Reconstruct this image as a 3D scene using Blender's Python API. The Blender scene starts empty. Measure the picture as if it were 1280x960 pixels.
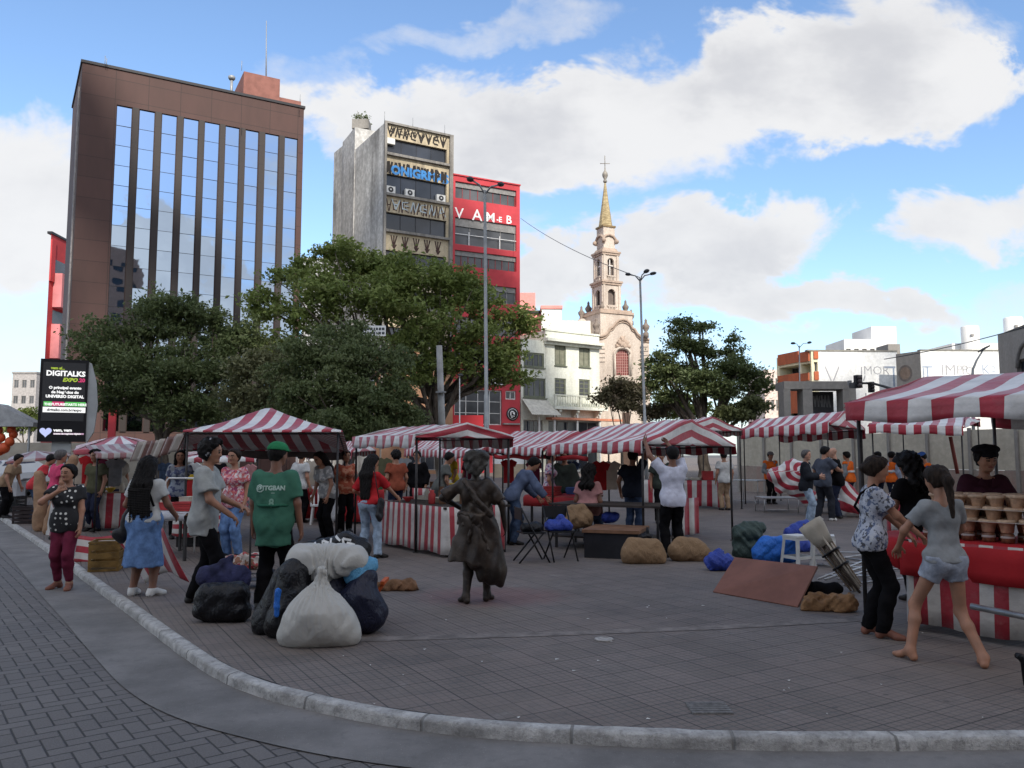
import bpy, bmesh, math, random
import numpy as np
from mathutils import Vector, Matrix
from mathutils.bvhtree import BVHTree

C = bpy.context.scene.collection
SC = bpy.context.scene
R = math.radians
PI = math.pi
rng = random.Random(7)

# ------------------------------------------------------------------ camera
FPX, HOR = 1000.0, 568.0
EYE = Vector((0, 0, 1.65))
PITCH = math.atan((HOR - 480) / FPX)
cam = bpy.data.cameras.new('camera')
cam.sensor_width = 36.0
cam.lens = 36.0 * FPX / 1280
cam.clip_start = 0.1
cam.clip_end = 3000
camo = bpy.data.objects.new('camera', cam)
C.objects.link(camo)
camo.location = EYE
camo.rotation_euler = (PI / 2 + PITCH, 0, 0)
SC.camera = camo

# ------------------------------------------------------------------ light
SUN_EL = R(37)
SUN_H = Vector((0.30, -0.954, 0)).normalized()
sun = bpy.data.lights.new('sun', 'SUN')
sun.energy = 4.0
sun.angle = R(0.53)
sun.color = (1.0, 0.93, 0.82)
suno = bpy.data.objects.new('sun', sun)
C.objects.link(suno)
sdir = Vector((SUN_H.x * math.cos(SUN_EL), SUN_H.y * math.cos(SUN_EL), math.sin(SUN_EL)))
suno.rotation_euler = sdir.to_track_quat('Z', 'Y').to_euler()
SC.view_settings.view_transform = 'Standard'
SC.view_settings.look = 'None'
SC.view_settings.exposure = 0.36
SC.view_settings.gamma = 1.0
SC.view_settings.use_curve_mapping = False

world = bpy.data.worlds.new('World')
SC.world = world
world.use_nodes = True


class NT:
 """tiny node helper"""
 def __init__(s, tree):
  s.t = tree
  s.n = tree.nodes
  s.l = tree.links

 def node(s, kind, **kw):
  n = s.n.new(kind)
  for k, v in kw.items():
   setattr(n, k, v)
  return n

 def put(s, sock, v):
  if isinstance(v, bpy.types.NodeSocket):
   s.l.new(v, sock)
  elif v is not None:
   if sock.type == 'RGBA' and len(v) == 3:
    v = (*v, 1)
   sock.default_value = v

 def math(s, op, a, b=None, c=None, clamp=False):
  n = s.node('ShaderNodeMath', operation=op, use_clamp=clamp)
  s.put(n.inputs[0], a)
  if b is not None:
   s.put(n.inputs[1], b)
  if c is not None:
   s.put(n.inputs[2], c)
  return n.outputs[0]

 def mix(s, f, a, b, mode='MIX'):
  n = s.node('ShaderNodeMix', data_type='RGBA', blend_type=mode)
  n.clamp_factor = True
  s.put(n.inputs[0], f)
  s.put(n.inputs[6], a)
  s.put(n.inputs[7], b)
  return n.outputs[2]

 def ramp(s, v, a, b, lo=0.0, hi=1.0):
  n = s.node('ShaderNodeMapRange', interpolation_type='SMOOTHSTEP')
  s.put(n.inputs[0], v)
  for i, x in enumerate((a, b, lo, hi)):
   n.inputs[i + 1].default_value = x
  return n.outputs[0]

 def noise(s, vec, scale, detail=4, rough=0.55, dist=0.0, out=0):
  n = s.node('ShaderNodeTexNoise')
  if vec is not None:
   s.put(n.inputs['Vector'], vec)
  n.inputs['Scale'].default_value = scale
  n.inputs['Detail'].default_value = detail
  n.inputs['Roughness'].default_value = rough
  n.inputs['Distortion'].default_value = dist
  return n.outputs[out]

 def mapping(s, vec, sc=(1, 1, 1), rot=(0, 0, 0), loc=(0, 0, 0)):
  n = s.node('ShaderNodeMapping')
  s.put(n.inputs[0], vec)
  n.inputs[1].default_value = loc
  n.inputs[2].default_value = rot
  n.inputs[3].default_value = sc
  return n.outputs[0]

 def xyz(s, vec):
  n = s.node('ShaderNodeSeparateXYZ')
  s.put(n.inputs[0], vec)
  return n.outputs

 def comb(s, x, y, z):
  n = s.node('ShaderNodeCombineXYZ')
  s.put(n.inputs[0], x); s.put(n.inputs[1], y); s.put(n.inputs[2], z)
  return n.outputs[0]


def build_world():
 t = NT(world.node_tree)
 t.n.clear()
 out = t.node('ShaderNodeOutputWorld')
 bg = t.node('ShaderNodeBackground')
 t.l.new(bg.outputs[0], out.inputs[0])
 bg.inputs[1].default_value = 0.14
 sky = t.node('ShaderNodeTexSky', sky_type='NISHITA')
 sky.sun_disc = False
 sky.sun_elevation = SUN_EL
 sky.sun_rotation = math.atan2(SUN_H.x, SUN_H.y)
 sky.air_density = 1.0
 sky.dust_density = 0.6
 sky.ozone_density = 2.2
 tc = t.node('ShaderNodeTexCoord')
 d = tc.outputs['Generated']
 x, y, z = t.xyz(d)
 yy = t.math('MAXIMUM', t.math('ABSOLUTE', y), 0.08)
 u = t.math('DIVIDE', x, yy)
 v = t.math('DIVIDE', z, yy)
 # cloud banks of this sky (direction coordinates: across, up, half widths, tilt)
 def P(px, py):
  return ((px - 640) / 1000, (568 - py) / 1000)
 blobs = [(900, 118, 290, 82, -0.22, 1.0), (1120, 50, 190, 80, -0.12, .85), (650, 150, 120, 66, 0.05, .95), (480, 165, 115, 48, 0.2, .8),
    (20, 250, 130, 90, 0, 1.0), (20, 420, 130, 95, 0, .55), (890, 295, 150, 50, -.05, 1.15), (960, 378, 190, 36, .1, 1.1),
    (1240, 275, 105, 46, 0, 1.0), (690, 345, 60, 32, 0, .9), (600, 15, 200, 34, -.1, .52), (560, 300, 110, 60, 0, .5),
    (1280, 75, 50, 40, 0, .6), (400, 95, 90, 34, .2, .45), (1250, 400, 140, 40, 0, .5), (760, 470, 260, 50, 0, .4)]
 vec = t.comb(u, v, 0.0)
 # warp so that the banks have cauliflower edges
 w1 = t.noise(t.mapping(vec, (1, 1.4, 1)), 5.5, 6, .62, 0.3)
 w2 = t.noise(t.mapping(vec, (1, 1.4, 1), loc=(3.1, 1.7, 4)), 5.5, 5, .6, 0.3)
 wu = t.math('MULTIPLY_ADD', t.math('SUBTRACT', w1, .5), 0.36, u)
 wv = t.math('MULTIPLY_ADD', t.math('SUBTRACT', w2, .5), 0.22, v)

 def field(uu, vv):
  tot = None
  for (px, py, rx, ry, tl, a) in blobs:
   cu, cv = P(px, py)
   du = t.math('DIVIDE', t.math('SUBTRACT', uu, cu), rx / 1000)
   dv = t.math('SUBTRACT', vv, cv)
   dv = t.math('MULTIPLY_ADD', t.math('SUBTRACT', uu, cu), tl, dv) if tl else dv
   dv = t.math('DIVIDE', dv, ry / 1000)
   r2 = t.math('ADD', t.math('MULTIPLY', du, du), t.math('MULTIPLY', dv, dv))
   g = t.math('MULTIPLY', t.ramp(r2, 2.2, 0.0), a)
   tot = g if tot is None else t.math('ADD', tot, g)
  return tot
 f0 = field(wu, wv)
 front = t.math('GREATER_THAN', y, 0.0)
 # the rest of the sky: loose banks of noise
 zz = t.math('ADD', t.math('MAXIMUM', z, 0.0), 0.22)
 pv = t.comb(t.math('DIVIDE', x, zz), t.math('DIVIDE', y, zz), 0.0)
 back = t.ramp(t.noise(pv, 1.35, 7, .6, .2), .38, .58)
 cu2 = t.math('DIVIDE', t.math('SUBTRACT', u, .53), .30); cv2 = t.math('DIVIDE', t.math('SUBTRACT', t.math('ADD', v, t.math('MULTIPLY', t.math('SUBTRACT', w1, .5), .5)), .42), .15)
 clear = t.ramp(t.math('ADD', t.math('MULTIPLY', cu2, cu2), t.math('MULTIPLY', cv2, cv2)), .5, 1.3)
 back = t.math('MULTIPLY', back, t.math('MAXIMUM', clear, t.math('GREATER_THAN', y, 0.0)))
 bu = t.math('DIVIDE', t.math('SUBTRACT', wu, .5), .34); bv = t.math('DIVIDE', t.math('SUBTRACT', wv, .18), .17)
 bank = t.ramp(t.math('ADD', t.math('MULTIPLY', bu, bu), t.math('MULTIPLY', bv, bv)), 1.45, .55)
 fine0 = t.noise(t.mapping(vec, (1, 1.3, 1), loc=(4, 8, 3)), 7.5, 6, .62, .4)
 bank = t.ramp(t.math('ADD', bank, t.math('MULTIPLY', t.math('SUBTRACT', fine0, .5), 3.2)), .30, .62)
 back = t.math('MAXIMUM', back, bank)
 fine = t.noise(t.mapping(vec, (1, 1.5, 1), loc=(7, 2, 1)), 14, 5, .6)
 dens_f = t.ramp(t.math('ADD', f0, t.math('MULTIPLY', t.math('SUBTRACT', fine, .5), .55)), .20, .90)
 lim = t.ramp(t.math('ABSOLUTE', u), 1.6, 0.9)
 fr = t.math('MULTIPLY', front, lim)
 dens = t.math('ADD', t.math('MULTIPLY', dens_f, fr), t.math('MULTIPLY', back, t.math('SUBTRACT', 1.0, fr)))
 # shading: thick lower middles greyer, sunlit tops white
 thick = t.ramp(t.math('ADD', f0, t.math('MULTIPLY', t.math('SUBTRACT', w2, .5), 1.6)), .75, 1.55)
 shade = t.noise(t.mapping(vec, (1, 1.6, 1), loc=(1, 5, 2)), 4.2, 5, .6)
 sh = t.math('MULTIPLY', t.ramp(shade, .35, .68), t.math('MAXIMUM', t.math('MULTIPLY_ADD', thick, .65, .35), t.math('LESS_THAN', y, 0.0)))
 ccol = t.mix(sh, (5.1, 5.05, 5.0), (3.85, 3.85, 3.95))
 # banks near the sun, behind the viewpoint, are brighter
 ccol = t.mix(t.ramp(y, 0.0, -.35), ccol, t.mix(1.0, ccol, (1.7, 1.66, 1.6), 'MULTIPLY'))
 haze = t.ramp(z, 0.26, 0.0)
 base = t.mix(1.0, sky.outputs[0], (1.22, 1.30, 1.36), 'MULTIPLY')
 base = t.mix(t.math('MULTIPLY', haze, .45), base, (3.9, 4.7, 5.5))
 col = t.mix(t.math('MULTIPLY', dens, .94), base, ccol)
 t.l.new(col, bg.inputs[0])


build_world()


# ------------------------------------------------------------------ pixels of the survey photo to points of the place
def ray(px, py):
 u = (px - 640) / FPX
 v = (480 - py) / FPX
 cp, sp = math.cos(PITCH), math.sin(PITCH)
 return Vector((u, cp - v * sp, sp + v * cp))


def at(px, py, Y):
 d = ray(px, py)
 return EYE + d * (Y / d.y)


def gnd(px, py, z=0.0):
 d = ray(px, py)
 return EYE + d * ((z - EYE.z) / d.z)


# ------------------------------------------------------------------ materials
MATS = {}


def new_mat(name):
 m = bpy.data.materials.new(name)
 m.use_nodes = True
 t = NT(m.node_tree)
 b = t.n['Principled BSDF']
 MATS[name] = m
 return m, t, b


def lin(r, g, b):
 f = lambda c: (c / 255 / 12.92) if c / 255 <= .04045 else ((c / 255 + .055) / 1.055) ** 2.4
 return (f(r), f(g), f(b))


def pmat(name, col, rough=.8, var=.18, scale=3.0, bump=0.0, metal=0.0, col2=None, spec=.3, stretch=(1, 1, 1), bscale=None, coat=0.0):
 """plain stuff with uneven tone, spots of a second colour and a bumpy skin"""
 if name in MATS:
  return MATS[name]
 m, t, b = new_mat(name)
 tc = t.node('ShaderNodeTexCoord')
 v = t.mapping(tc.outputs['Object'], stretch)
 n = t.noise(v, scale, 5, .6)
 f = t.ramp(n, .3, .7)
 a = tuple(c * (1 - var) for c in col)
 c2 = col2 or tuple(min(1, c * (1 + var)) for c in col)
 t.put(b.inputs['Base Color'], t.mix(f, a, c2))
 b.inputs['Roughness'].default_value = rough
 b.inputs['Metallic'].default_value = metal
 b.inputs['Specular IOR Level'].default_value = spec
 if coat:
  b.inputs['Coat Weight'].default_value = coat
 if bump:
  bn = t.node('ShaderNodeBump')
  bn.inputs['Strength'].default_value = min(1, bump)
  bn.inputs['Distance'].default_value = .02
  t.l.new(t.noise(v, bscale or scale * 6, 4, .6), bn.inputs['Height'])
  t.l.new(bn.outputs[0], b.inputs['Normal'])
 return m


def stripes_mat(name, red, white, dirt=.25, transl=.12, duty=.5):
 """two-colour striped canvas; the stripe count runs along UV.x"""
 if name in MATS:
  return MATS[name]
 m, t, b = new_mat(name)
 uv = t.node('ShaderNodeUVMap').outputs[0]
 tc = t.node('ShaderNodeTexCoord').outputs['Object']
 x, y, _ = t.xyz(uv)
 s = t.math('GREATER_THAN', t.math('FRACT', x), duty)
 n = t.noise(tc, 2.5, 5, .65)
 n2 = t.noise(tc, 11, 4, .6)
 red2 = tuple(c * .72 for c in red)
 wh2 = tuple(c * .70 for c in white)
 cr = t.mix(t.ramp(n, .3, .75), red, red2)
 cw = t.mix(t.ramp(n, .35, .75), white, wh2)
 c = t.mix(s, cr, cw)
 c = t.mix(t.math('MULTIPLY', t.ramp(n2, .52, .75), dirt), c, (.22, .19, .17))
 t.put(b.inputs['Base Color'], c)
 b.inputs['Roughness'].default_value = .46
 b.inputs['Specular IOR Level'].default_value = .5
 b.inputs['Sheen Weight'].default_value = .25
 bn = t.node('ShaderNodeBump')
 bn.inputs['Strength'].default_value = .5
 bn.inputs['Distance'].default_value = .03
 t.l.new(t.noise(tc, 6, 4, .6), bn.inputs['Height'])
 t.l.new(bn.outputs[0], b.inputs['Normal'])
 if transl:
  tr = t.node('ShaderNodeBsdfTranslucent')
  t.l.new(c, tr.inputs[0])
  mx = t.node('ShaderNodeMixShader')
  mx.inputs[0].default_value = transl
  t.l.new(b.outputs[0], mx.inputs[1]); t.l.new(tr.outputs[0], mx.inputs[2])
  t.l.new(mx.outputs[0], t.n['Material Output'].inputs[0])
 return m


def emit_mat(name, col, strength=1.0):
 if name in MATS:
  return MATS[name]
 m, t, b = new_mat(name)
 b.inputs['Base Color'].default_value = (.01, .01, .01, 1)
 b.inputs['Emission Color'].default_value = (*col, 1)
 b.inputs['Emission Strength'].default_value = strength
 return m


def glass_mat(name, col=(.02, .025, .03), rough=.05, spec=.6, metal=0.0):
 if name in MATS:
  return MATS[name]
 m, t, b = new_mat(name)
 tc = t.node('ShaderNodeTexCoord').outputs['Object']
 n = t.noise(tc, .35, 3, .5)
 t.put(b.inputs['Base Color'], t.mix(t.ramp(n, .35, .7), col, tuple(c * 2.2 for c in col)))
 b.inputs['Roughness'].default_value = rough
 b.inputs['Specular IOR Level'].default_value = spec
 b.inputs['Metallic'].default_value = metal
 return m


# ------------------------------------------------------------------ objects
def tag(o, label=None, cat=None, group=None, kind=None):
 if label: o['label'] = label
 if cat: o['category'] = cat
 if group: o['group'] = group
 if kind: o['kind'] = kind
 return o


def thing(name, label, cat, loc=(0, 0, 0), rotz=0.0, group=None):
 o = bpy.data.objects.new(name, None)
 C.objects.link(o)
 o.location = loc
 o.rotation_euler = (0, 0, rotz)
 o.empty_display_size = .2
 return tag(o, label, cat, group)


def basis(o):
 return Matrix.LocRotScale(o.location, o.rotation_euler, o.scale)


def world_of(o):
 m = basis(o)
 if o.parent:
  m = world_of(o.parent) @ o.matrix_parent_inverse @ m
 return m


def link(name, me, parent=None, world=True):
 o = bpy.data.objects.new(name, me)
 C.objects.link(o)
 if parent is not None:
  o.parent = parent
  if world:
   o.matrix_parent_inverse = world_of(parent).inverted()
 return o


def copy_tree(o, parent=None):
 c = o.copy()
 C.objects.link(c)
 if parent is not None:
  c.parent = parent
 for ch in list(o.children):
  copy_tree(ch, c)
 return c


class MB:
 """collects geometry for ONE mesh object"""
 def __init__(s, smooth=False):
  s.v, s.f, s.m, s.uv, s.sm = [], [], [], [], []
  s.smooth = smooth
  s.X = None

 def add(s, verts, faces, mat=0, uvs=None, smooth=None):
  b = len(s.v)
  if s.X is not None:
   verts = [s.X @ Vector(p) for p in verts]
  s.v += [tuple(p) for p in verts]
  for k, f in enumerate(faces):
   s.f.append([i + b for i in f])
   s.m.append(mat)
   s.sm.append(s.smooth if smooth is None else smooth)
   s.uv.append([uvs[i] for i in f] if uvs else [(0, 0)] * len(f))
  return s

 def box(s, c, size, mat=0, rot=None, taper=1.0):
  x, y, z = (q / 2 for q in size)
  p = [(-x, -y, -z), (x, -y, -z), (x, y, -z), (-x, y, -z)]
  p += [(-x * taper, -y * taper, z), (x * taper, -y * taper, z), (x * taper, y * taper, z), (-x * taper, y * taper, z)]
  p = [Vector(q) for q in p]
  if rot is not None:
   M = rot if isinstance(rot, Matrix) else Matrix.Rotation(rot, 3, 'Z')
   p = [M @ q for q in p]
  c = Vector(c)
  return s.add([q + c for q in p], [(3, 2, 1, 0), (4, 5, 6, 7), (0, 1, 5, 4), (1, 2, 6, 5), (2, 3, 7, 6), (3, 0, 4, 7)], mat, smooth=False)

 def bar(s, a, b, w, h=None, mat=0):
  a, b = Vector(a), Vector(b)
  d = (b - a)
  L = d.length
  if L < 1e-6:
   return s
  q = d.to_track_quat('Z', 'Y').to_matrix()
  return s.box((a + b) / 2, (w, h or w, L), mat, q)

 def tube(s, pts, r, n=8, mat=0, caps=True, smooth=True):
  pts = [Vector(p) for p in pts]
  rs = r if isinstance(r, (list, tuple)) else [r] * len(pts)
  vs, fs = [], []
  t0 = (pts[1] - pts[0]).normalized()
  up = Vector((0, 0, 1)) if abs(t0.z) < .9 else Vector((1, 0, 0))
  u = t0.cross(up).normalized()
  for i, p in enumerate(pts):
   t = (pts[min(i + 1, len(pts) - 1)] - pts[max(i - 1, 0)]).normalized()
   u = (u - t * u.dot(t)).normalized()
   w = t.cross(u)
   for k in range(n):
    a = 2 * PI * k / n
    vs.append(p + (u * math.cos(a) + w * math.sin(a)) * rs[i])
  for i in range(len(pts) - 1):
   for k in range(n):
    k2 = (k + 1) % n
    fs.append((i * n + k, i * n + k2, (i + 1) * n + k2, (i + 1) * n + k))
  if caps:
   fs.append(tuple(range(n))[::-1])
   fs.append(tuple(range((len(pts) - 1) * n, len(pts) * n)))
  return s.add(vs, fs, mat, smooth=smooth)

 def lathe(s, prof, c=(0, 0, 0), n=16, mat=0, smooth=True, sx=1, sy=1, flute=0, fa=0):
  vs, fs = [], []
  c = Vector(c)
  for (r, z) in prof:
   for k in range(n):
    a = 2 * PI * k / n
    rr = r * (1 + (fa * math.cos(a * flute) if flute else 0))
    vs.append(c + Vector((rr * math.cos(a) * sx, rr * math.sin(a) * sy, z)))
  for i in range(len(prof) - 1):
   for k in range(n):
    k2 = (k + 1) % n
    fs.append((i * n + k, i * n + k2, (i + 1) * n + k2, (i + 1) * n + k))
  fs.append(tuple(range(n))[::-1])
  fs.append(tuple(range((len(prof) - 1) * n, len(prof) * n)))
  return s.add(vs, fs, mat, smooth=smooth)

 def prism(s, poly, a, b, mat=0):
  """poly: list of Vector; extruded by vector from a to b offsets"""
  n = len(poly)
  vs = [Vector(p) + Vector(a) for p in poly] + [Vector(p) + Vector(b) for p in poly]
  fs = [tuple(range(n))[::-1], tuple(range(n, 2 * n))]
  fs += [(i, (i + 1) % n, n + (i + 1) % n, n + i) for i in range(n)]
  return s.add(vs, fs, mat, smooth=False)

 def sphere(s, c, r, n=10, m=7, mat=0, sc=(1, 1, 1)):
  prof = [(max(1e-4, r * math.sin(PI * i / m)), -r * math.cos(PI * i / m)) for i in range(m + 1)]
  c = Vector(c)
  b = len(s.v)
  s.lathe([(p[0], p[1] * sc[2]) for p in prof], c, n, mat, True, sc[0], sc[1])
  return s

 def build(s, name, mats, parent=None, world=True, recalc=True):
  me = bpy.data.meshes.new(name)
  me.from_pydata(s.v, [], s.f)
  for m in (mats if isinstance(mats, (list, tuple)) else [mats]):
   me.materials.append(m)
  me.polygons.foreach_set('material_index', s.m)
  me.polygons.foreach_set('use_smooth', s.sm)
  uvl = me.uv_layers.new(name='UVMap')
  flat = [c for f in s.uv for q in f for c in q]
  uvl.data.foreach_set('uv', flat)
  if recalc:
   bm = bmesh.new()
   bm.from_mesh(me)
   bmesh.ops.recalc_face_normals(bm, faces=bm.faces)
   bm.to_mesh(me)
   bm.free()
  me.update()
  return link(name, me, parent, world)


def np_mesh(name, verts, quads, mats, smooth=True, parent=None, world=True, mat_idx=None):
 me = bpy.data.meshes.new(name)
 nv, nf = len(verts), len(quads)
 k = quads.shape[1]
 me.vertices.add(nv)
 me.vertices.foreach_set('co', np.asarray(verts, np.float32).ravel())
 me.loops.add(nf * k)
 me.loops.foreach_set('vertex_index', np.asarray(quads, np.int32).ravel())
 me.polygons.add(nf)
 me.polygons.foreach_set('loop_start', np.arange(0, nf * k, k, dtype=np.int32))
 me.polygons.foreach_set('use_smooth', np.full(nf, smooth))
 for m in (mats if isinstance(mats, (list, tuple)) else [mats]):
  me.materials.append(m)
 if mat_idx is not None:
  me.polygons.foreach_set('material_index', np.asarray(mat_idx, np.int32))
 me.update(calc_edges=True)
 me.validate()
 return link(name, me, parent, world)


def text(body, name, mat, M, size, parent=None, align='CENTER', bold=0.0, extrude=0.004, shear=0.0):
 """lettering as one mesh; M maps local (x right, y up, z out) to the world"""
 cu = bpy.data.curves.new(name, 'FONT')
 cu.body = body
 cu.size = size
 cu.align_x = align
 cu.offset = bold
 cu.extrude = extrude
 cu.shear = shear
 cu.resolution_u = 2
 o = bpy.data.objects.new(name + '_tmp', cu)
 C.objects.link(o)
 dg = bpy.context.evaluated_depsgraph_get()
 me = bpy.data.meshes.new_from_object(o.evaluated_get(dg))
 bpy.data.objects.remove(o)
 me.name = name
 me.materials.clear()
 me.materials.append(mat)
 me.transform(M)
 return link(name, me, parent)


# ------------------------------------------------------------------ smooth bodies from distance fields
def surf_net(Fv, org, h):
 nx, ny, nz = Fv.shape
 ins = Fv < 0
 c = [ins[i:nx - 1 + i, j:ny - 1 + j, k:nz - 1 + k] for i in (0, 1) for j in (0, 1) for k in (0, 1)]
 s = sum(a.astype(np.int8) for a in c)
 act = (s > 0) & (s < 8)
 I, J, K = np.nonzero(act)
 idx = -np.ones(act.shape, np.int64)
 idx[I, J, K] = np.arange(len(I))
 acc = np.zeros((len(I), 3)); cnt = np.zeros(len(I))
 corners = [(0, 0, 0), (1, 0, 0), (0, 1, 0), (1, 1, 0), (0, 0, 1), (1, 0, 1), (0, 1, 1), (1, 1, 1)]
 vals = {q: Fv[I + q[0], J + q[1], K + q[2]] for q in corners}
 for a in corners:
  for ax in range(3):
   if a[ax]:
    continue
   b = tuple(a[i] + (1 if i == ax else 0) for i in range(3))
   va, vb = vals[a], vals[b]
   cr = (va < 0) != (vb < 0)
   tt = np.where(cr, va / np.where(cr, va - vb, 1), 0)
   p = np.zeros((len(I), 3)) + np.array(a, float)
   p[:, ax] += tt
   acc[cr] += p[cr]
   cnt[cr] += 1
 V = acc / np.maximum(cnt, 1)[:, None] + np.stack([I, J, K], 1)
 V = V * h + org
 quads = []
 for ax in range(3):
  o1, o2 = [(1, 2), (2, 0), (0, 1)][ax]
  sl0 = [slice(1, n - 1) for n in Fv.shape]; sl0[ax] = slice(0, Fv.shape[ax] - 1)
  sl1 = list(sl0); sl1[ax] = slice(1, Fv.shape[ax])
  A = ins[tuple(sl0)]; B = ins[tuple(sl1)]
  for flip, msk in ((False, A & ~B), (True, B & ~A)):
   g = np.stack(np.nonzero(msk), 1)
   if not len(g):
    continue
   off = np.ones(3, int); off[ax] = 0
   g = g + off
   def cell(d1, d2):
    q = g.copy(); q[:, o1] -= d1; q[:, o2] -= d2
    return idx[q[:, 0], q[:, 1], q[:, 2]]
   q = np.stack([cell(1, 1), cell(0, 1), cell(0, 0), cell(1, 0)], 1)
   quads.append(q[:, ::-1] if flip else q)
 Q = np.concatenate(quads)
 Q = Q[(Q >= 0).all(1)]
 return V, Q


def fold(p, seed, sx, sy, sz):
 """cheap smooth wrinkle field in -1..1"""
 r = np.random.RandomState(seed)
 out = 0
 for k in range(6):
  w = (np.array([sx, sy, sz]) * (0.6 + 1.2 * r.rand(3))) * np.sign(r.rand(3) - .5)
  ph = r.rand() * 6.28
  out = out + np.sin(p[0] * w[0] + p[1] * w[1] + p[2] * w[2] + ph + 1.2 * np.sin(p[2] * w[0] * .6 + p[0] * w[2] * .8 + ph * 2))
 return out / 3.0


class SDF:
 """union of rounded limbs; each prim: (a, b, ra, rb, k, clip)  clip = list of (point, normal): keep dot(p-point,normal)<=0"""
 def __init__(s):
  s.p = []

 def cap(s, a, b, ra, rb=None, k=.03, clip=None, sc=(1, 1, 1)):
  s.p.append((np.array(a, float), np.array(b, float), ra, ra if rb is None else rb, k, clip, sc))
  return s

 def ball(s, a, r, k=.03, sc=(1, 1, 1), clip=None):
  return s.cap(a, a, r, r, k, clip, sc)

 def mesh(s, h, warp=None, clip=None, pad=.05, fn=None):
  lo = np.min([np.minimum(p[0], p[1]) - max(p[2], p[3]) * max(p[6]) for p in s.p], 0) - pad
  hi = np.max([np.maximum(p[0], p[1]) + max(p[2], p[3]) * max(p[6]) for p in s.p], 0) + pad
  n = np.ceil((hi - lo) / h).astype(int) + 1
  ax = [lo[i] + np.arange(n[i]) * h for i in range(3)]
  D = np.full(tuple(n), 1.0)
  for (a, b, ra, rb, k, cl, sc) in s.p:
   rm = max(ra, rb) * max(sc) + .10 + k
   l2 = np.minimum(a, b) - rm; h2 = np.maximum(a, b) + rm
   i0 = np.maximum(np.floor((l2 - lo) / h).astype(int), 0)
   i1 = np.minimum(np.ceil((h2 - lo) / h).astype(int) + 1, n)
   if (i1 <= i0).any():
    continue
   X, Y, Z = np.meshgrid(*[ax[i][i0[i]:i1[i]] for i in range(3)], indexing='ij', sparse=True)
   ba = b - a
   bb = float(ba @ ba)
   if bb > 1e-12:
    tt = np.clip(((X - a[0]) * ba[0] + (Y - a[1]) * ba[1] + (Z - a[2]) * ba[2]) / bb, 0, 1)
   else:
    tt = 0.0
   dx = (X - a[0] - tt * ba[0]) / sc[0]
   dy = (Y - a[1] - tt * ba[1]) / sc[1]
   dz = (Z - a[2] - tt * ba[2]) / sc[2]
   d = (np.sqrt(dx * dx + dy * dy + dz * dz) - (ra + (rb - ra) * tt)) * min(sc)
   if cl:
    for (q, nn) in cl:
     d = np.maximum(d, (X - q[0]) * nn[0] + (Y - q[1]) * nn[1] + (Z - q[2]) * nn[2])
   sub = D[i0[0]:i1[0], i0[1]:i1[1], i0[2]:i1[2]]
   if k > 0:
    hh = np.clip(.5 + .5 * (sub - d) / k, 0, 1)
    r = sub * (1 - hh) + d * hh - k * hh * (1 - hh)
   else:
    r = np.minimum(sub, d)
   D[i0[0]:i1[0], i0[1]:i1[1], i0[2]:i1[2]] = r
  G = np.meshgrid(*ax, indexing='ij', sparse=True)
  if warp is not None:
   D = D + warp(G)
  if fn is not None:
   D = fn(D, G)
  if clip:
   for (q, nn) in clip:
    D = np.maximum(D, (G[0] - q[0]) * nn[0] + (G[1] - q[1]) * nn[1] + (G[2] - q[2]) * nn[2])
  D[0] = D[-1] = 1; D[:, 0] = D[:, -1] = 1; D[:, :, 0] = D[:, :, -1] = 1
  return surf_net(D, lo, h)


# unseen corners of the place are left out; this is the ground
# ================================================================== GROUND
ROAD_Z = -0.075
kerb_px = [(0, 650), (60, 692), (110, 731), (160, 769), (215, 812), (262, 845), (320, 871), (400, 892), (480, 908), (560, 919),
   (640, 926), (760, 933), (900, 938), (1060, 940), (1280, 938)]
kp = [gnd(px, py, ROAD_Z) for px, py in kerb_px]
d0 = (kp[0] - kp[1]).normalized()
d1 = (kp[-1] - kp[-2]).normalized()
kp = [kp[0] + d0 * 60, kp[0] + d0 * 20, kp[0] + d0 * 6] + kp + [kp[-1] + d1 * 3, kp[-1] + d1 * 12, kp[-1] + d1 * 60]


def catmull(pts, n=8):
 out = []
 for i in range(1, len(pts) - 2):
  p0, p1, p2, p3 = pts[i - 1:i + 3]
  for k in range(n):
   t = k / n
   out.append(.5 * ((2 * p1) + (p2 - p0) * t + (2 * p0 - 5 * p1 + 4 * p2 - p3) * t * t + (3 * p1 - p0 - 3 * p2 + p3) * t ** 3))
 out.append(pts[-2])
 return out


def resample(pts, step):
 L = [0]
 for a, b in zip(pts, pts[1:]):
  L.append(L[-1] + (b - a).length)
 n = int(L[-1] / step)
 out, j = [], 0
 for i in range(n + 1):
  s = L[-1] * i / n
  while j < len(L) - 2 and L[j + 1] < s:
   j += 1
  out.append(pts[j].lerp(pts[j + 1], (s - L[j]) / max(1e-9, L[j + 1] - L[j])))
 return out


kline = resample(catmull(kp, 10), .12)
kline = [Vector((p.x, p.y, 0)) for p in kline]
knorm = []
for i in range(len(kline)):
 t = (kline[min(i + 1, len(kline) - 1)] - kline[max(i - 1, 0)]).normalized()
 knorm.append(Vector((-t.y, t.x, 0)))

# --- materials
m, t, b = new_mat('road_base')
tc = t.node('ShaderNodeTexCoord').outputs['Object']
t.put(b.inputs['Base Color'], t.mix(t.noise(tc, 1.5, 6, .6), (.075, .073, .074), (.12, .115, .112)))
b.inputs['Roughness'].default_value = .9

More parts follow.
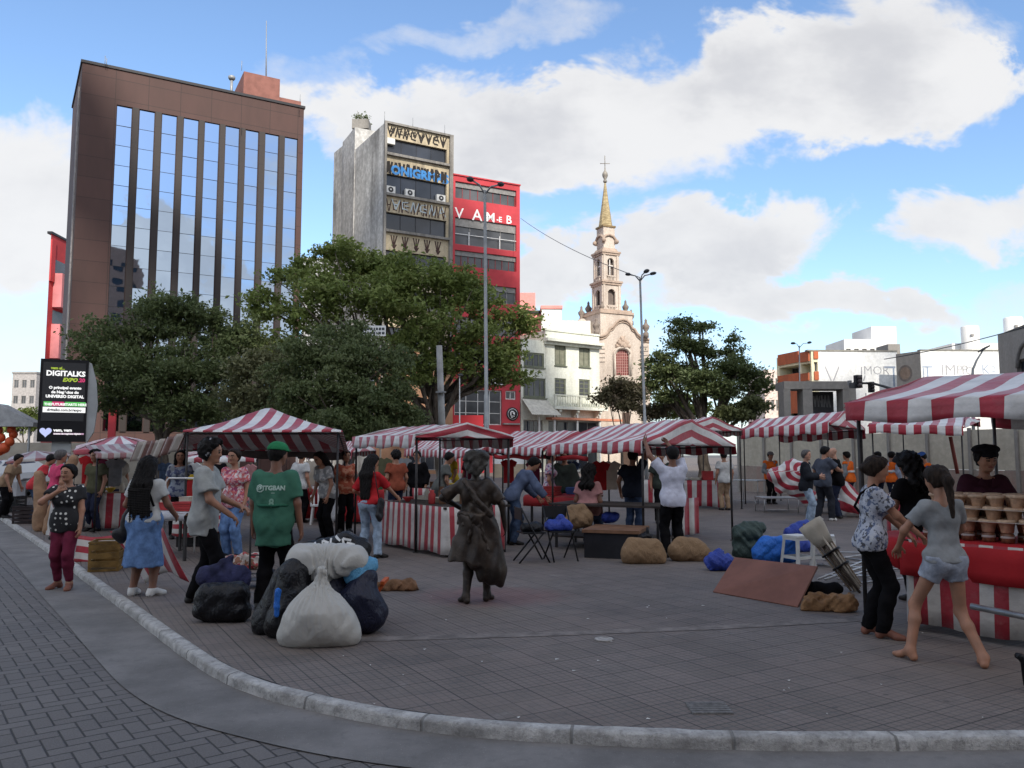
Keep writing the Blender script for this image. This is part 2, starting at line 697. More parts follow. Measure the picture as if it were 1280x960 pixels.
m, t, b = new_mat('pavers')
uv = t.node('ShaderNodeUVMap').outputs[0]
x, y, _ = t.xyz(uv)
at_r = t.node('ShaderNodeAttribute', attribute_name='tone').outputs['Fac']
tc = t.node('ShaderNodeTexCoord').outputs['Object']
edge = t.math('MINIMUM', t.math('MINIMUM', x, t.math('SUBTRACT', .115, x)), t.math('MINIMUM', y, t.math('SUBTRACT', .23, y)))
wob = t.math('MULTIPLY', t.math('SUBTRACT', t.noise(tc, 40, 3, .6), .5), .006)
e2 = t.ramp(t.math('ADD', edge, wob), .002, .009)
n1 = t.noise(tc, .8, 5, .6); n2 = t.noise(tc, 90, 3, .7)
c = t.mix(at_r, (.116, .103, .096), (.152, .137, .128))
c = t.mix(t.math('MULTIPLY', t.ramp(n1, .35, .7), .5), c, (.10, .094, .092))
c = t.mix(t.math('MULTIPLY', t.ramp(n2, .4, .8), .45), c, (.24, .23, .225))
c = t.mix(e2, (.036, .033, .032), c)
t.put(b.inputs['Base Color'], c)
b.inputs['Roughness'].default_value = .82
bn = t.node('ShaderNodeBump'); bn.inputs['Strength'].default_value = .8; bn.inputs['Distance'].default_value = .008
t.l.new(t.math('ADD', e2, t.math('MULTIPLY', n2, .35)), bn.inputs['Height'])
t.l.new(bn.outputs[0], b.inputs['Normal'])

m, t, b = new_mat('gutter_concrete')
tc = t.node('ShaderNodeTexCoord').outputs['Object']
n1 = t.noise(tc, 1.6, 6, .65); n2 = t.noise(tc, 120, 2, .6); n3 = t.noise(tc, 12, 5, .65)
c = t.mix(t.ramp(n1, .3, .7), (.125, .117, .110), (.205, .192, .182))
c = t.mix(t.math('MULTIPLY', t.ramp(n3, .5, .75), .4), c, (.085, .082, .078))
c = t.mix(t.ramp(n2, .66, .74), c, (.33, .32, .31))
t.put(b.inputs['Base Color'], c)
b.inputs['Roughness'].default_value = .85
bn = t.node('ShaderNodeBump'); bn.inputs['Strength'].default_value = .4; bn.inputs['Distance'].default_value = .006
t.l.new(t.math('ADD', n2, n3), bn.inputs['Height']); t.l.new(bn.outputs[0], b.inputs['Normal'])

m, t, b = new_mat('kerb_stone')
tc = t.node('ShaderNodeTexCoord').outputs['Object']
uv = t.node('ShaderNodeUVMap').outputs[0]
x, y, _ = t.xyz(uv)
fr = t.math('FRACT', t.math('DIVIDE', x, 0.95))
jt = t.ramp(t.math('MINIMUM', fr, t.math('SUBTRACT', 1.0, fr)), .004, .014)
n1 = t.noise(tc, 5, 6, .7); n2 = t.noise(tc, 60, 3, .7); n3 = t.noise(tc, 16, 5, .7)
c = t.mix(t.ramp(n1, .3, .72), (.27, .262, .25), (.56, .55, .53))
c = t.mix(t.math('MULTIPLY', t.ramp(n3, .5, .7), .6), c, (.16, .155, .15))
c = t.mix(t.math('MULTIPLY', t.ramp(n2, .55, .75), .5), c, (.12, .118, .115))
c = t.mix(jt, (.20, .195, .185), c)
t.put(b.inputs['Base Color'], c)
b.inputs['Roughness'].default_value = .9
bn = t.node('ShaderNodeBump'); bn.inputs['Strength'].default_value = .9; bn.inputs['Distance'].default_value = .012
t.l.new(t.math('ADD', t.math('ADD', n2, n3), jt), bn.inputs['Height']); t.l.new(bn.outputs[0], b.inputs['Normal'])

m, t, b = new_mat('plaza_tiles')
tc = t.node('ShaderNodeTexCoord').outputs['Object']
v = t.mapping(tc, (1, 1, 1), (0, 0, R(-30)))
x, y, _ = t.xyz(v)


def gridline(cell, w0, w1, jitter):
 vj = t.math('MULTIPLY', t.math('SUBTRACT', t.noise(tc, 3.0, 3, .6), .5), jitter)
 r = None
 for q in (x, y):
  f = t.math('FRACT', t.math('DIVIDE', t.math('ADD', q, vj), cell))
  e = t.math('MULTIPLY', t.math('MINIMUM', f, t.math('SUBTRACT', 1.0, f)), cell)
  r = e if r is None else t.math('MINIMUM', r, e)
 return t.ramp(r, w0, w1)


big = gridline(.5, .001, .008, .02)
mid = gridline(.25, .001, .007, .008)
sml = gridline(.0625, .002, .009, .004)
n1 = t.noise(tc, .45, 6, .65); n2 = t.noise(tc, 6, 6, .7); n3 = t.noise(tc, 70, 3, .7)
tile = t.node('ShaderNodeTexWhiteNoise', noise_dimensions='2D')
t.l.new(t.comb(t.math('FLOOR', t.math('DIVIDE', x, .25)), t.math('FLOOR', t.math('DIVIDE', y, .25)), 0.0), tile.inputs['Vector'])
c = t.mix(t.ramp(n1, .3, .7), (.122, .098, .084), (.188, .157, .137))
c = t.mix(t.math('MULTIPLY', tile.outputs[0], .35), c, (.235, .185, .165))
c = t.mix(t.math('MULTIPLY', t.ramp(n2, .45, .75), .5), c, (.095, .088, .085))
c = t.mix(t.math('MULTIPLY', t.ramp(n3, .6, .8), .3), c, (.28, .265, .25))
worn = t.ramp(t.noise(tc, .35, 4, .6), .40, .66)
st1 = t.ramp(t.noise(t.mapping(tc, loc=(9, 4, 0)), .9, 7, .72, .4), .54, .70)
c = t.mix(t.math('MULTIPLY', st1, .5), c, (.065, .058, .055))
st2 = t.ramp(t.noise(t.mapping(tc, loc=(2, 14, 0)), 1.7, 6, .7, .3), .58, .72)
c = t.mix(t.math('MULTIPLY', st2, .4), c, (.26, .24, .225))
gum = t.node('ShaderNodeTexVoronoi'); gum.inputs['Scale'].default_value = 3.1; t.l.new(tc, gum.inputs['Vector'])
c = t.mix(t.math('MULTIPLY', t.ramp(gum.outputs['Distance'], .075, .05), .6), c, (.05, .047, .046))
c = t.mix(t.math('MULTIPLY', t.math('SUBTRACT', 1.0, sml), t.math('MULTIPLY_ADD', worn, -.5, .6)), c, (.06, .066, .066))
c = t.mix(t.math('MULTIPLY', t.math('SUBTRACT', 1.0, mid), t.math('MULTIPLY_ADD', worn, -.5, .7)), c, (.040, .043, .043))
c = t.mix(t.math('MULTIPLY', t.math('SUBTRACT', 1.0, big), .6), c, (.022, .021, .021))
# red pigment spilled on the paving
sp = gnd(600, 745)
px_, py_, _ = t.xyz(tc)
ds = t.math('ADD', t.math('POWER', t.math('DIVIDE', t.math('SUBTRACT', px_, sp.x + .12), .95), 2.0), t.math('POWER', t.math('DIVIDE', t.math('SUBTRACT', py_, sp.y), .75), 2.0))
st = t.math('MULTIPLY', t.ramp(t.math('ADD', ds, t.math('MULTIPLY', t.math('SUBTRACT', n2, .5), 1.6)), 1.3, .0), .30)
c = t.mix(st, c, (.27, .085, .085))
t.put(b.inputs['Base Color'], c)
b.inputs['Roughness'].default_value = .8
bn = t.node('ShaderNodeBump'); bn.inputs['Strength'].default_value = .6; bn.inputs['Distance'].default_value = .006
t.l.new(t.math('ADD', t.math('MULTIPLY_ADD', sml, .5, mid), t.math('MULTIPLY', n3, .3)), bn.inputs['Height'])
t.l.new(bn.outputs[0], b.inputs['Normal'])

# --- sheets
g = MB()
g.add([(-900, -300, ROAD_Z - .02), (900, -300, ROAD_Z - .02), (900, 1500, ROAD_Z - .02), (-900, 1500, ROAD_Z - .02)], [(0, 1, 2, 3)])
tag(g.build('ground', MATS['road_base'], recalc=False), kind='structure')

KW = .115
inner = [p + n * KW for p, n in zip(kline, knorm)]
g = MB()
far = [Vector((inner[-1].x + 60, inner[-1].y, 0)), Vector((300, 400, 0)), Vector((-300, 400, 0)), Vector((inner[0].x - 60, inner[0].y + 60, 0))]
from mathutils.geometry import tessellate_polygon
poly = inner[::6] + [inner[-1]] + far
tris = tessellate_polygon([poly])
g.add(poly, [tuple(q) for q in tris])
o = g.build('plaza', MATS['plaza_tiles'])
if o.data.polygons[0].normal.z < 0:
 o.data.flip_normals()
tag(o, kind='structure')

g = MB(smooth=True)
prof = [(0.0, ROAD_Z - .03), (0.004, ROAD_Z + .025), (.008, -.020), (.014, -.006), (.028, .003), (.08, .006), (KW - .012, .006), (KW, .002), (KW + .01, -.03)]
vs, fs, uvs = [], [], []
s = 0
kr = random.Random(3)
for i, (p, n) in enumerate(zip(kline, knorm)):
 if i:
  s += (p - kline[i - 1]).length
 blk = random.Random(int(s / .95) * 17 + 5)
 dz, dn = blk.uniform(-.004, .003), blk.uniform(-.004, .004)
 for j, (a, z) in enumerate(prof):
  vs.append(p + n * (a + (dn + kr.uniform(-.006, .006) if 0 < j < 7 else 0)) + Vector((0, 0, z + (dz + kr.uniform(-.0045, .0045) if 1 < j < 7 else 0))))
  uvs.append((s, j * .03))
k = len(prof)
for i in range(len(kline) - 1):
 for j in range(k - 1):
  fs.append((i * k + j, (i + 1) * k + j, (i + 1) * k + j + 1, i * k + j + 1))
g.add(vs, fs, 0, uvs)
tag(g.build('kerb', MATS['kerb_stone']), kind='structure')

g = MB()
vs, fs = [], []
for i, (p, n) in enumerate(zip(kline, knorm)):
 w = .60 if p.x < -2 else (.60 - .10 * min(1, (p.x + 2) / 3))
 vs += [p + n * .012 + Vector((0, 0, ROAD_Z + .002)), p - n * w + Vector((0, 0, ROAD_Z + .004))]
for i in range(len(kline) - 1):
 fs.append((2 * i, 2 * i + 1, 2 * i + 3, 2 * i + 2))
g.add(vs, fs)
o = g.build('gutter_strip', MATS['gutter_concrete'])
if o.data.polygons[0].normal.z < 0:
 o.data.flip_normals()
tag(o, kind='structure')

# herringbone blocks of the roadway
bw, bl = .115, .23
ang = R(38)
ca, sa = math.cos(ang), math.sin(ang)
kx = np.array([(p.x, p.y) for p in kline]); kn = np.array([(n.x, n.y) for n in knorm])
V, Fq, U, T = [], [], [], []
rr = random.Random(11)
N = 200
for i in range(-N, N):
 for j in range(-N // 2, N // 2):

  for kind in (0, 1):
   gx = i * bw + j * 2 * bl * 0
   ox = (i + 0) * bw + j * (2 * bw) * 0

   lx = i * bw + j * (bl + bl)
   ly = i * bw
   if kind == 0:
    x0, y0, w, h = lx, ly, bw, bl
   else:
    x0, y0, w, h = lx + bw, ly, bl, bw
   cx, cy = x0 + w / 2, y0 + h / 2
   wx, wy = cx * ca - cy * sa - 3, cx * sa + cy * ca + 8
   if not (-16 < wx < 6 and 2.6 < wy < 24):
    continue
   dd = (kx[:, 0] - wx) ** 2 + (kx[:, 1] - wy) ** 2
   q = dd.argmin()
   if (wx - kx[q, 0]) * kn[q, 0] + (wy - kx[q, 1]) * kn[q, 1] > -.30:
    continue
   b0 = len(V)
   for (a, c_) in ((x0, y0), (x0 + w, y0), (x0 + w, y0 + h), (x0, y0 + h)):
    V.append((a * ca - c_ * sa - 3, a * sa + c_ * ca + 8, ROAD_Z - .004))
   Fq.append((b0, b0 + 1, b0 + 2, b0 + 3))
   U += [(0, 0), (bw, 0), (bw, bl), (0, bl)] if kind == 0 else [(0, 0), (0, bl), (bw, bl), (bw, 0)]
   T.append(rr.random())
o = np_mesh('road', np.array(V), np.array(Fq), MATS['pavers'], smooth=False)
uvl = o.data.uv_layers.new(name='UVMap')
uvl.data.foreach_set('uv', np.array(U, np.float32).ravel())
a = o.data.attributes.new('tone', 'FLOAT', 'FACE')
a.data.foreach_set('value', np.array(T, np.float32))
tag(o, kind='structure')

# pale worn strip across the plaza, and the two covers
g = MB()
sa_, sb_ = [gnd(px, py) for px, py in ((440, 803), (700, 795), (900, 787), (1075, 777))], [gnd(px, py) for px, py in ((440, 797), (700, 790), (900, 782), (1075, 771))]
vs = [p + Vector((0, 0, .004)) for q in zip(sa_, sb_) for p in q]
g.add(vs, [(0, 2, 3, 1), (2, 4, 5, 3), (4, 6, 7, 5)])
tag(g.build('paving_strip', pmat('worn_strip', (.185, .162, .148), .9, .3, 6, .4)), kind='structure')
c = gnd(755, 800)
g = MB()
g.lathe([(.085, .0), (.085, .012), (.06, .014), (.055, .009)], c, 20)
tag(g.build('drain_cover', pmat('pale_metal', (.34, .32, .30), .6, .3, 20, .2)), 'small pale round cover set in the open paving', 'cover')
c = gnd(886, 886)
g = MB()
for k in range(6):
 g.box(c + Vector((0, -.1 + .04 * k, .006)), (.26, .022, .012))
for k in (-1, 1):
 g.box(c + Vector((k * .12, 0, .004)), (.022, .23, .010))
tag(g.build('drain_grate', pmat('grate_iron', (.17, .165, .16), .7, .3, 30, .2)), 'grey square grate in the paving close to the kerb', 'grate')
# ================================================================== BUILDINGS
def at_z(px, py, z):
 d = ray(px, py)
 return EYE + d * ((z - EYE.z) / d.z)


def cr(ox, oy, k):
 return lambda x, y: (ox + x / k, oy + y / k)


class Facade:
 def __init__(s, P0, P1):
  s.o = Vector((P0.x, P0.y, 0)); e = Vector((P1.x, P1.y, 0))
  s.L = (e - s.o).length
  s.u = (e - s.o) / s.L
  s.n = Vector((s.u.y, -s.u.x, 0))

 def pt(s, a, z, d=0.0):
  return s.o + s.u * a + s.n * d + Vector((0, 0, z))

 def px(s, px, py):
  r = ray(px, py)
  k = (s.o - EYE).dot(s.n) / r.dot(s.n)
  p = EYE + r * k
  return ((p - s.o).dot(s.u), p.z)

 def M(s, a, z, d):
  """local lettering frame -> world"""
  m = Matrix.Identity(4)
  m.col[0][:3] = s.u; m.col[1][:3] = (0, 0, 1); m.col[2][:3] = s.n
  m.translation = s.pt(a, z, d)
  return m

 def box(s, mb, a0, a1, z0, z1, d0, d1, mat=0):
  vs = [s.pt(a, z, d) for z in (z0, z1) for (a, d) in ((a0, d1), (a1, d1), (a1, d0), (a0, d0))]
  mb.add(vs, [(3, 2, 1, 0), (4, 5, 6, 7), (0, 1, 5, 4), (1, 2, 6, 5), (2, 3, 7, 6), (3, 0, 4, 7)], mat,
    [(a, z) for z in (z0, z1) for (a, d) in ((a0, d1), (a1, d1), (a1, d0), (a0, d0))], smooth=False)

 def quad(s, mb, a0, a1, z0, z1, d, mat=0, tilt=0.0, tilt2=0.0):
  mb.add([s.pt(a0, z0, d), s.pt(a1, z0, d + tilt2), s.pt(a1, z1, d + tilt + tilt2), s.pt(a0, z1, d + tilt)], [(0, 1, 2, 3)], mat,
    [(a0, z0), (a1, z0), (a1, z1), (a0, z1)])

 def wall(s, mb, L0, L1, z0, z1, holes, t=.2, mat=0, rmat=None):
  """front skin with openings and their reveals"""
  rmat = mat if rmat is None else rmat
  A = sorted({L0, L1, *[h[0] for h in holes], *[h[1] for h in holes]})
  Z = sorted({z0, z1, *[h[2] for h in holes], *[h[3] for h in holes]})
  for a0, a1 in zip(A, A[1:]):
   for q0, q1 in zip(Z, Z[1:]):
    ca, cz = (a0 + a1) / 2, (q0 + q1) / 2
    if any(h[0] < ca < h[1] and h[2] < cz < h[3] for h in holes):
     continue
    s.quad(mb, a0, a1, q0, q1, 0, mat)
  for (a0, a1, q0, q1) in holes:
   for pa, pb in (((a0, q0), (a1, q0)), ((a1, q0), (a1, q1)), ((a1, q1), (a0, q1)), ((a0, q1), (a0, q0))):
    mb.add([s.pt(*pa, 0), s.pt(*pb, 0), s.pt(*pb, -t), s.pt(*pa, -t)], [(0, 1, 2, 3)], rmat, [pa, pb, pb, pa])

 def shell(s, mb, footprint, z0, z1, mat=0, roof=0):
  """other walls and the roof; footprint: P0, P1, then the rear corners"""
  n = len(footprint)
  for i in range(1, n):
   a, b = footprint[i], footprint[(i + 1) % n]
   Ld = (b - a).length
   mb.add([Vector((a.x, a.y, z0)), Vector((b.x, b.y, z0)), Vector((b.x, b.y, z1)), Vector((a.x, a.y, z1))], [(0, 1, 2, 3)], mat,
     [(0, z0), (Ld, z0), (Ld, z1), (0, z1)])
  mb.add([Vector((p.x, p.y, z1)) for p in footprint], [tuple(range(n))], roof)


def win(fc, parent, a0, a1, z0, z1, depth, fmat, gmat, nx=2, nz=1, fw=.07, name='window', sill=None, tilt=0.0, r=rng):
 m = MB()
 d0, d1 = -depth, -depth + .07
 fc.box(m, a0, a1, z0, z0 + fw, d0, d1); fc.box(m, a0, a1, z1 - fw, z1, d0, d1)
 fc.box(m, a0, a0 + fw, z0 + fw, z1 - fw, d0, d1); fc.box(m, a1 - fw, a1, z0 + fw, z1 - fw, d0, d1)
 for i in range(1, nx):
  a = a0 + (a1 - a0) * i / nx
  fc.box(m, a - fw * .35, a + fw * .35, z0 + fw, z1 - fw, d0 + .005, d1 - .01)
 for i in range(1, nz):
  z = z0 + (z1 - z0) * i / nz
  fc.box(m, a0 + fw, a1 - fw, z - fw * .3, z + fw * .3, d0 + .01, d1 - .015)
 if sill:
  fc.box(m, a0 - .08, a1 + .08, z0 - .09, z0 - .004, .003, .13)
 f = m.build(name, fmat, parent)
 g = MB()
 for i in range(nx):
  for j in range(nz):
   b0, b1 = a0 + (a1 - a0) * i / nx, a0 + (a1 - a0) * (i + 1) / nx
   c0, c1 = z0 + (z1 - z0) * j / nz, z0 + (z1 - z0) * (j + 1) / nz
   fc.quad(g, b0, b1, c0, c1, d0 + .02, 0, r.uniform(-tilt, tilt), r.uniform(-tilt, tilt))
 g.build('pane', gmat, f, recalc=False)
 return f


def panel_mat(name, col, pw, ph, seam=.02, rough=.6, var=.15):
 m, t, b = new_mat(name)
 uv = t.node('ShaderNodeUVMap').outputs[0]
 x, y, _ = t.xyz(uv)
 tc = t.node('ShaderNodeTexCoord').outputs['Object']
 e = None
 for q, p in ((x, pw), (y, ph)):
  f = t.math('FRACT', t.math('DIVIDE', q, p))
  d = t.math('MULTIPLY', t.math('MINIMUM', f, t.math('SUBTRACT', 1.0, f)), p)
  e = d if e is None else t.math('MINIMUM', e, d)
 wn = t.node('ShaderNodeTexWhiteNoise', noise_dimensions='2D')
 t.l.new(t.comb(t.math('FLOOR', t.math('DIVIDE', x, pw)), t.math('FLOOR', t.math('DIVIDE', y, ph)), 0.0), wn.inputs['Vector'])
 n = t.noise(t.mapping(tc, (1, 1, .25)), .9, 5, .65)
 c = t.mix(t.math('MULTIPLY_ADD', wn.outputs[0], .5, t.math('MULTIPLY', t.ramp(n, .3, .7), .5)), tuple(c * (1 - var) for c in col), tuple(c * (1 + var) for c in col))
 c = t.mix(t.ramp(e, seam * .4, seam), tuple(c * .35 for c in col), c)
 t.put(b.inputs['Base Color'], c)
 b.inputs['Roughness'].default_value = rough
 return m


def streak_mat(name, col, dark, amt=.6, scale=.8, rough=.9, light=None):
 """old render with rain streaks and blotches"""
 m, t, b = new_mat(name)
 tc = t.node('ShaderNodeTexCoord').outputs['Object']
 n1 = t.noise(t.mapping(tc, (1.6, 1.6, .16)), scale, 6, .65)
 n2 = t.noise(tc, scale * .45, 6, .7)
 n3 = t.noise(tc, scale * 7, 4, .65)
 f = t.math('MULTIPLY', t.ramp(t.math('ADD', t.math('MULTIPLY', n1, .55), t.math('MULTIPLY', n2, .45)), .42, .66), amt)
 base = t.mix(t.ramp(n3, .35, .7), tuple(c * .88 for c in col), light or tuple(min(1, c * 1.08) for c in col))
 t.put(b.inputs['Base Color'], t.mix(f, base, dark))
 b.inputs['Roughness'].default_value = rough
 bn = t.node('ShaderNodeBump'); bn.inputs['Strength'].default_value = .25; bn.inputs['Distance'].default_value = .04
 t.l.new(n3, bn.inputs['Height']); t.l.new(bn.outputs[0], b.inputs['Normal'])
 return m


DARKGLASS = glass_mat('dark_window_glass', (.018, .021, .028), .08, .5)
GREYGLASS = glass_mat('grey_window_glass', (.05, .052, .056), .2, .4)
m, t, b = new_mat('mirror_glass')
b.inputs['Base Color'].default_value = (.29, .36, .46, 1)
b.inputs['Metallic'].default_value = 1.0
b.inputs['Roughness'].default_value = .02
tc = t.node('ShaderNodeTexCoord').outputs['Object']
bn = t.node('ShaderNodeBump'); bn.inputs['Strength'].default_value = .10; bn.inputs['Distance'].default_value = .05
t.l.new(t.noise(tc, .55, 2, .5), bn.inputs['Height']); t.l.new(bn.outputs[0], b.inputs['Normal'])


def clad(fc, mb, w0, w1, z, mat=0):
 pass


# ---- brown office tower with mirror glass
def brown_tower():
 A = at(103, 78, 60); zt = A.z
 B = at_z(380, 136, zt); D0 = at_z(91, 135, zt)
 dv = D0 - A
 fc = Facade(A, B)
 root = thing('office_tower', 'brown clad office tower with nine strips of mirror glass and a rooftop antenna', 'building', (A.x, A.y, 0))
 pm = panel_mat('brown_cladding', (.064, .028, .023), 2.4, 1.65, .03, .7, .18)
 cols = [(146, 166), (174.4, 194.4), (202.5, 222), (229.7, 249), (256, 275), (282, 300), (307, 324), (331.6, 349), (356, 372.5)]
 ys = [130.6 + (172 - 130.6) * i / 8 for i in range(9)]
 ztop = fc.px(146, 130.6)[1]
 holes = []
 for (x0, x1), y in zip(cols, ys):
  holes.append((fc.px(x0, y)[0], fc.px(x1, y)[0], 3.4, ztop))
 m = MB()
 fc.wall(m, 0, fc.L, 0, zt, holes, .35)
 fc.shell(m, [Vector((A.x, A.y, 0)), Vector((B.x, B.y, 0)), Vector((B.x + dv.x, B.y + dv.y, 0)), Vector((D0.x, D0.y, 0))], 0, zt)
 m.build('wall', pm, root)
 dk = pmat('coping_dark', (.02, .02, .025), .5)
 m = MB()
 fc.box(m, -.1, fc.L + .1, zt + .003, zt + .22, -.4, .1)
 e = Facade(D0, A)
 e.box(m, -.1, e.L - .1, zt + .006, zt + .225, -.4, .1)
 m.build('coping', dk, root)
 fr = pmat('bronze_frame', (.03, .022, .02), .4)
 r = random.Random(2)
 for (a0, a1, z0, z1) in holes:
  n = round((z1 - z0) / 1.66)
  win(fc, root, a0 + .01, a1 - .01, z0 + .01, z1 - .01, .16, fr, MATS['mirror_glass'], 1, n, .035, 'window_strip', tilt=.012, r=r)
 # darker piers between the strips
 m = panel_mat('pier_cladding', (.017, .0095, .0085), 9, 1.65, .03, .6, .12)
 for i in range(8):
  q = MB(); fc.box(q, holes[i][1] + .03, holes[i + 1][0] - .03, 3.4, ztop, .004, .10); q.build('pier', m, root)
 # rooftop plant room
 pr = pmat('plant_room_red', (.24, .105, .085), .8, .15, 1.5)
 m = MB()
 f2 = Facade(fc.pt(0, 0, -2.4), fc.pt(fc.L, 0, -2.4))
 s0, zr = f2.px(305, 89); s1, _ = f2.px(350, 100)
 P0 = f2.pt(s0, 0)
 f2.box(m, s0, s1, zt + .001, zr, -4.5, 0)
 s2, z2 = f2.px(377, 126)
 f2.box(m, s1 + .004, s2, zt + .001, z2, -4, -.2)
 m.build('plant_room', pr, root)
 mt = pmat('galvanised', (.30, .31, .32), .5, .1, 8, 0, .3)
 m = MB()
 p = at(333, 90, P0.y + 2); q = at(333, 26, P0.y + 2)
 m.tube([p - Vector((0, 0, 1)), q], [.07, .03], 6)
 m.build('antenna', mt, root)
 m = MB()
 p = at(289.5, 104, 66.5)
 m.tube([p - Vector((0, 0, 1.4)), p + Vector((0, 0, .3))], .12, 8); m.lathe([(.2, .28), (.30, .42), (.30, .58), (.1, .7)], p, 10)
 m.build('vent_pipe', mt, root)
 m = MB()
 for px, py, h in ((131, 82, .6), (133, 82, .4), (302, 88, .6), (375, 128, .5)):
  p = at_z(px, py, zt); m.tube([p, p + Vector((0, 0, h + .2))], .025, 5)
 m.build('aerial', mt, root)
 # downpipe strip on the left corner
 m = MB()
 e.box(m, e.L - 1.4, e.L - 1.2, 0, zt - 1.5, .01, .12)
 m.build('downpipe', pmat('light_metal', (.35, .33, .32), .5), root)


brown_tower()


# ---- reflected neighbour standing behind the viewpoint
def rear_block():
 fc = Facade(Vector((26, -24, 0)), Vector((-5, -24, 0)))
 root = thing('apartment_block', 'tan apartment block across the street, seen mirrored in the brown tower glass', 'building', (26, -24, 0))
 m = MB()
 holes = [(1.5 + i * 4, 3.6 + i * 4, 3 + k * 3, 4.6 + k * 3) for i in range(7) for k in range(12)]
 fc.wall(m, 0, fc.L, 0, 40, holes, .2)
 fc.shell(m, [fc.pt(0, 0), fc.pt(fc.L, 0), fc.pt(fc.L, 0, -12), fc.pt(0, 0, -12)], 0, 40)
 m.build('wall', pmat('tan_render', (.62, .38, .27), .85), root)
 for h in holes[:100]:
  g = MB(); fc.quad(g, *h, -.12); g.build('window', DARKGLASS, root, recalc=False)


rear_block()


def rear_row(x0, x1, y, h, label, mat):  # unseen street fronts, added to hold back low sky light from behind
 fc = Facade(Vector((x1, y, 0)), Vector((x0, y, 0)))
 root = thing('street_building', label, 'building', (x1, y, 0))
 n = int(fc.L / 4); k = int((h - 3) / 3.2)
 holes = [(1 + i * 4, 2.9 + i * 4, 1 + j * 3.2, 2.8 + j * 3.2) for i in range(n) for j in range(k)]
 m = MB(); fc.wall(m, 0, fc.L, 0, h, holes, .2)
 fc.shell(m, [fc.pt(0, 0), fc.pt(fc.L, 0), fc.pt(fc.L, 0, -10), fc.pt(0, 0, -10)], 0, h)
 m.build('wall', mat, root)
 for q in holes[:90]:
  g = MB(); fc.quad(g, *q, -.12); g.build('window', DARKGLASS, root, recalc=False)


rear_row(-40, -6, -22, 16, 'grey street building behind the viewpoint left of the tan block', pmat('grey_render', (.22, .21, .20), .9))
rear_row(27, 60, -20, 13, 'low brown street building behind the viewpoint on the right', pmat('brown_render', (.20, .14, .11), .9))


# ---- red slab behind the tower, far left
def red_block():
 A = at(64, 292, 82); zt = A.z
 B = at(100, 296, 88)
 fc = Facade(A, B)
 root = thing('apartment_block', 'slim red and pink block with slanted balconies, mostly hidden by the brown tower', 'building', (A.x, A.y, 0))
 m = MB()
 bk = at_z(60, 300, zt)
 fc.wall(m, 0, fc.L, 0, zt, [], .2)
 fc.shell(m, [fc.pt(0, 0), fc.pt(fc.L, 0), at(100, 560, 99), at(61, 560, 97)], 0, zt)
 m.build('wall', pmat('red_render', (.50, .055, .06), .8, .12, .6), root)
 m = MB(); fc.box(m, -.02, fc.L, zt + .003, zt + .25, -.4, .1); m.build('coping', MATS['coping_dark'], root)
 pk = pmat('pink_render', (.58, .22, .23), .8, .12, .8)
 z = zt - 4.0
 for k in range(6):
  m = MB()
  fc.box(m, .9, fc.L, z - 3.6, z, .003, .9)
  m.build('balcony', pk, root)
  g = MB(); fc.quad(g, 1.0, fc.L - .1, z + .1, z + 1.5, .012); g.build('window', GREYGLASS, root, recalc=False)
  z -= 5.4
  if z < 5: break
 m = MB(); fc.box(m, .0, .8, zt - 5, zt - .6, .004, .16); m.build('pilaster', MATS['red_render'], root)


red_block()


# ---- pixação lettering: angular strokes brushed on a wall
def strokes(mb, fc, a0, a1, z0, z1, d, n, seed, mat=0, w=.07):
 r = random.Random(seed)
 step = (a1 - a0) / n
 for i in range(n):
  x0 = a0 + i * step + step * .08
  x1 = x0 + step * .8
  g = r.choice([[(0, 0, .3, 1), (.3, 1, .6, 0), (.6, 0, 1, 1)], [(0, 1, .5, 0), (.5, 0, 1, 1), (.25, .5, .75, .5)], [(.1, 0, .1, 1), (.1, 1, .9, .6), (.9, .6, .1, .4)],
      [(.5, 0, .5, 1), (.1, .6, .5, 0), (.9, .7, .5, 0)], [(0, 0, .5, 1), (.5, 1, 1, 0), (.2, .35, .85, .45)], [(.15, 0, .15, 1), (.85, 0, .85, 1), (.15, .9, .85, .2)],
      [(.9, .9, .1, .8), (.1, .8, .1, .15), (.1, .15, .9, .1), (.4, .5, .9, .5)]])
  for (p, q, s, t2) in g:
   j = lambda: r.uniform(-.05, .05)
   a, b = (x0 + (p + j()) * (x1 - x0), z0 + (q + j()) * (z1 - z0)), (x0 + (s + j()) * (x1 - x0), z0 + (t2 + j()) * (z1 - z0))
   dx, dz = b[0] - a[0], b[1] - a[1]
   L = math.hypot(dx, dz) + 1e-6
   nx, nz = -dz / L * w, dx / L * w
   w2 = r.uniform(.6, 1.1)
   vs = [fc.pt(a[0] + nx, a[1] + nz, d), fc.pt(a[0] - nx, a[1] - nz, d), fc.pt(b[0] - nx * w2, b[1] - nz * w2, d), fc.pt(b[0] + nx * w2, b[1] + nz * w2, d)]
   d += .0007
   mb.add(vs, [(0, 1, 2, 3)], mat)
 return d


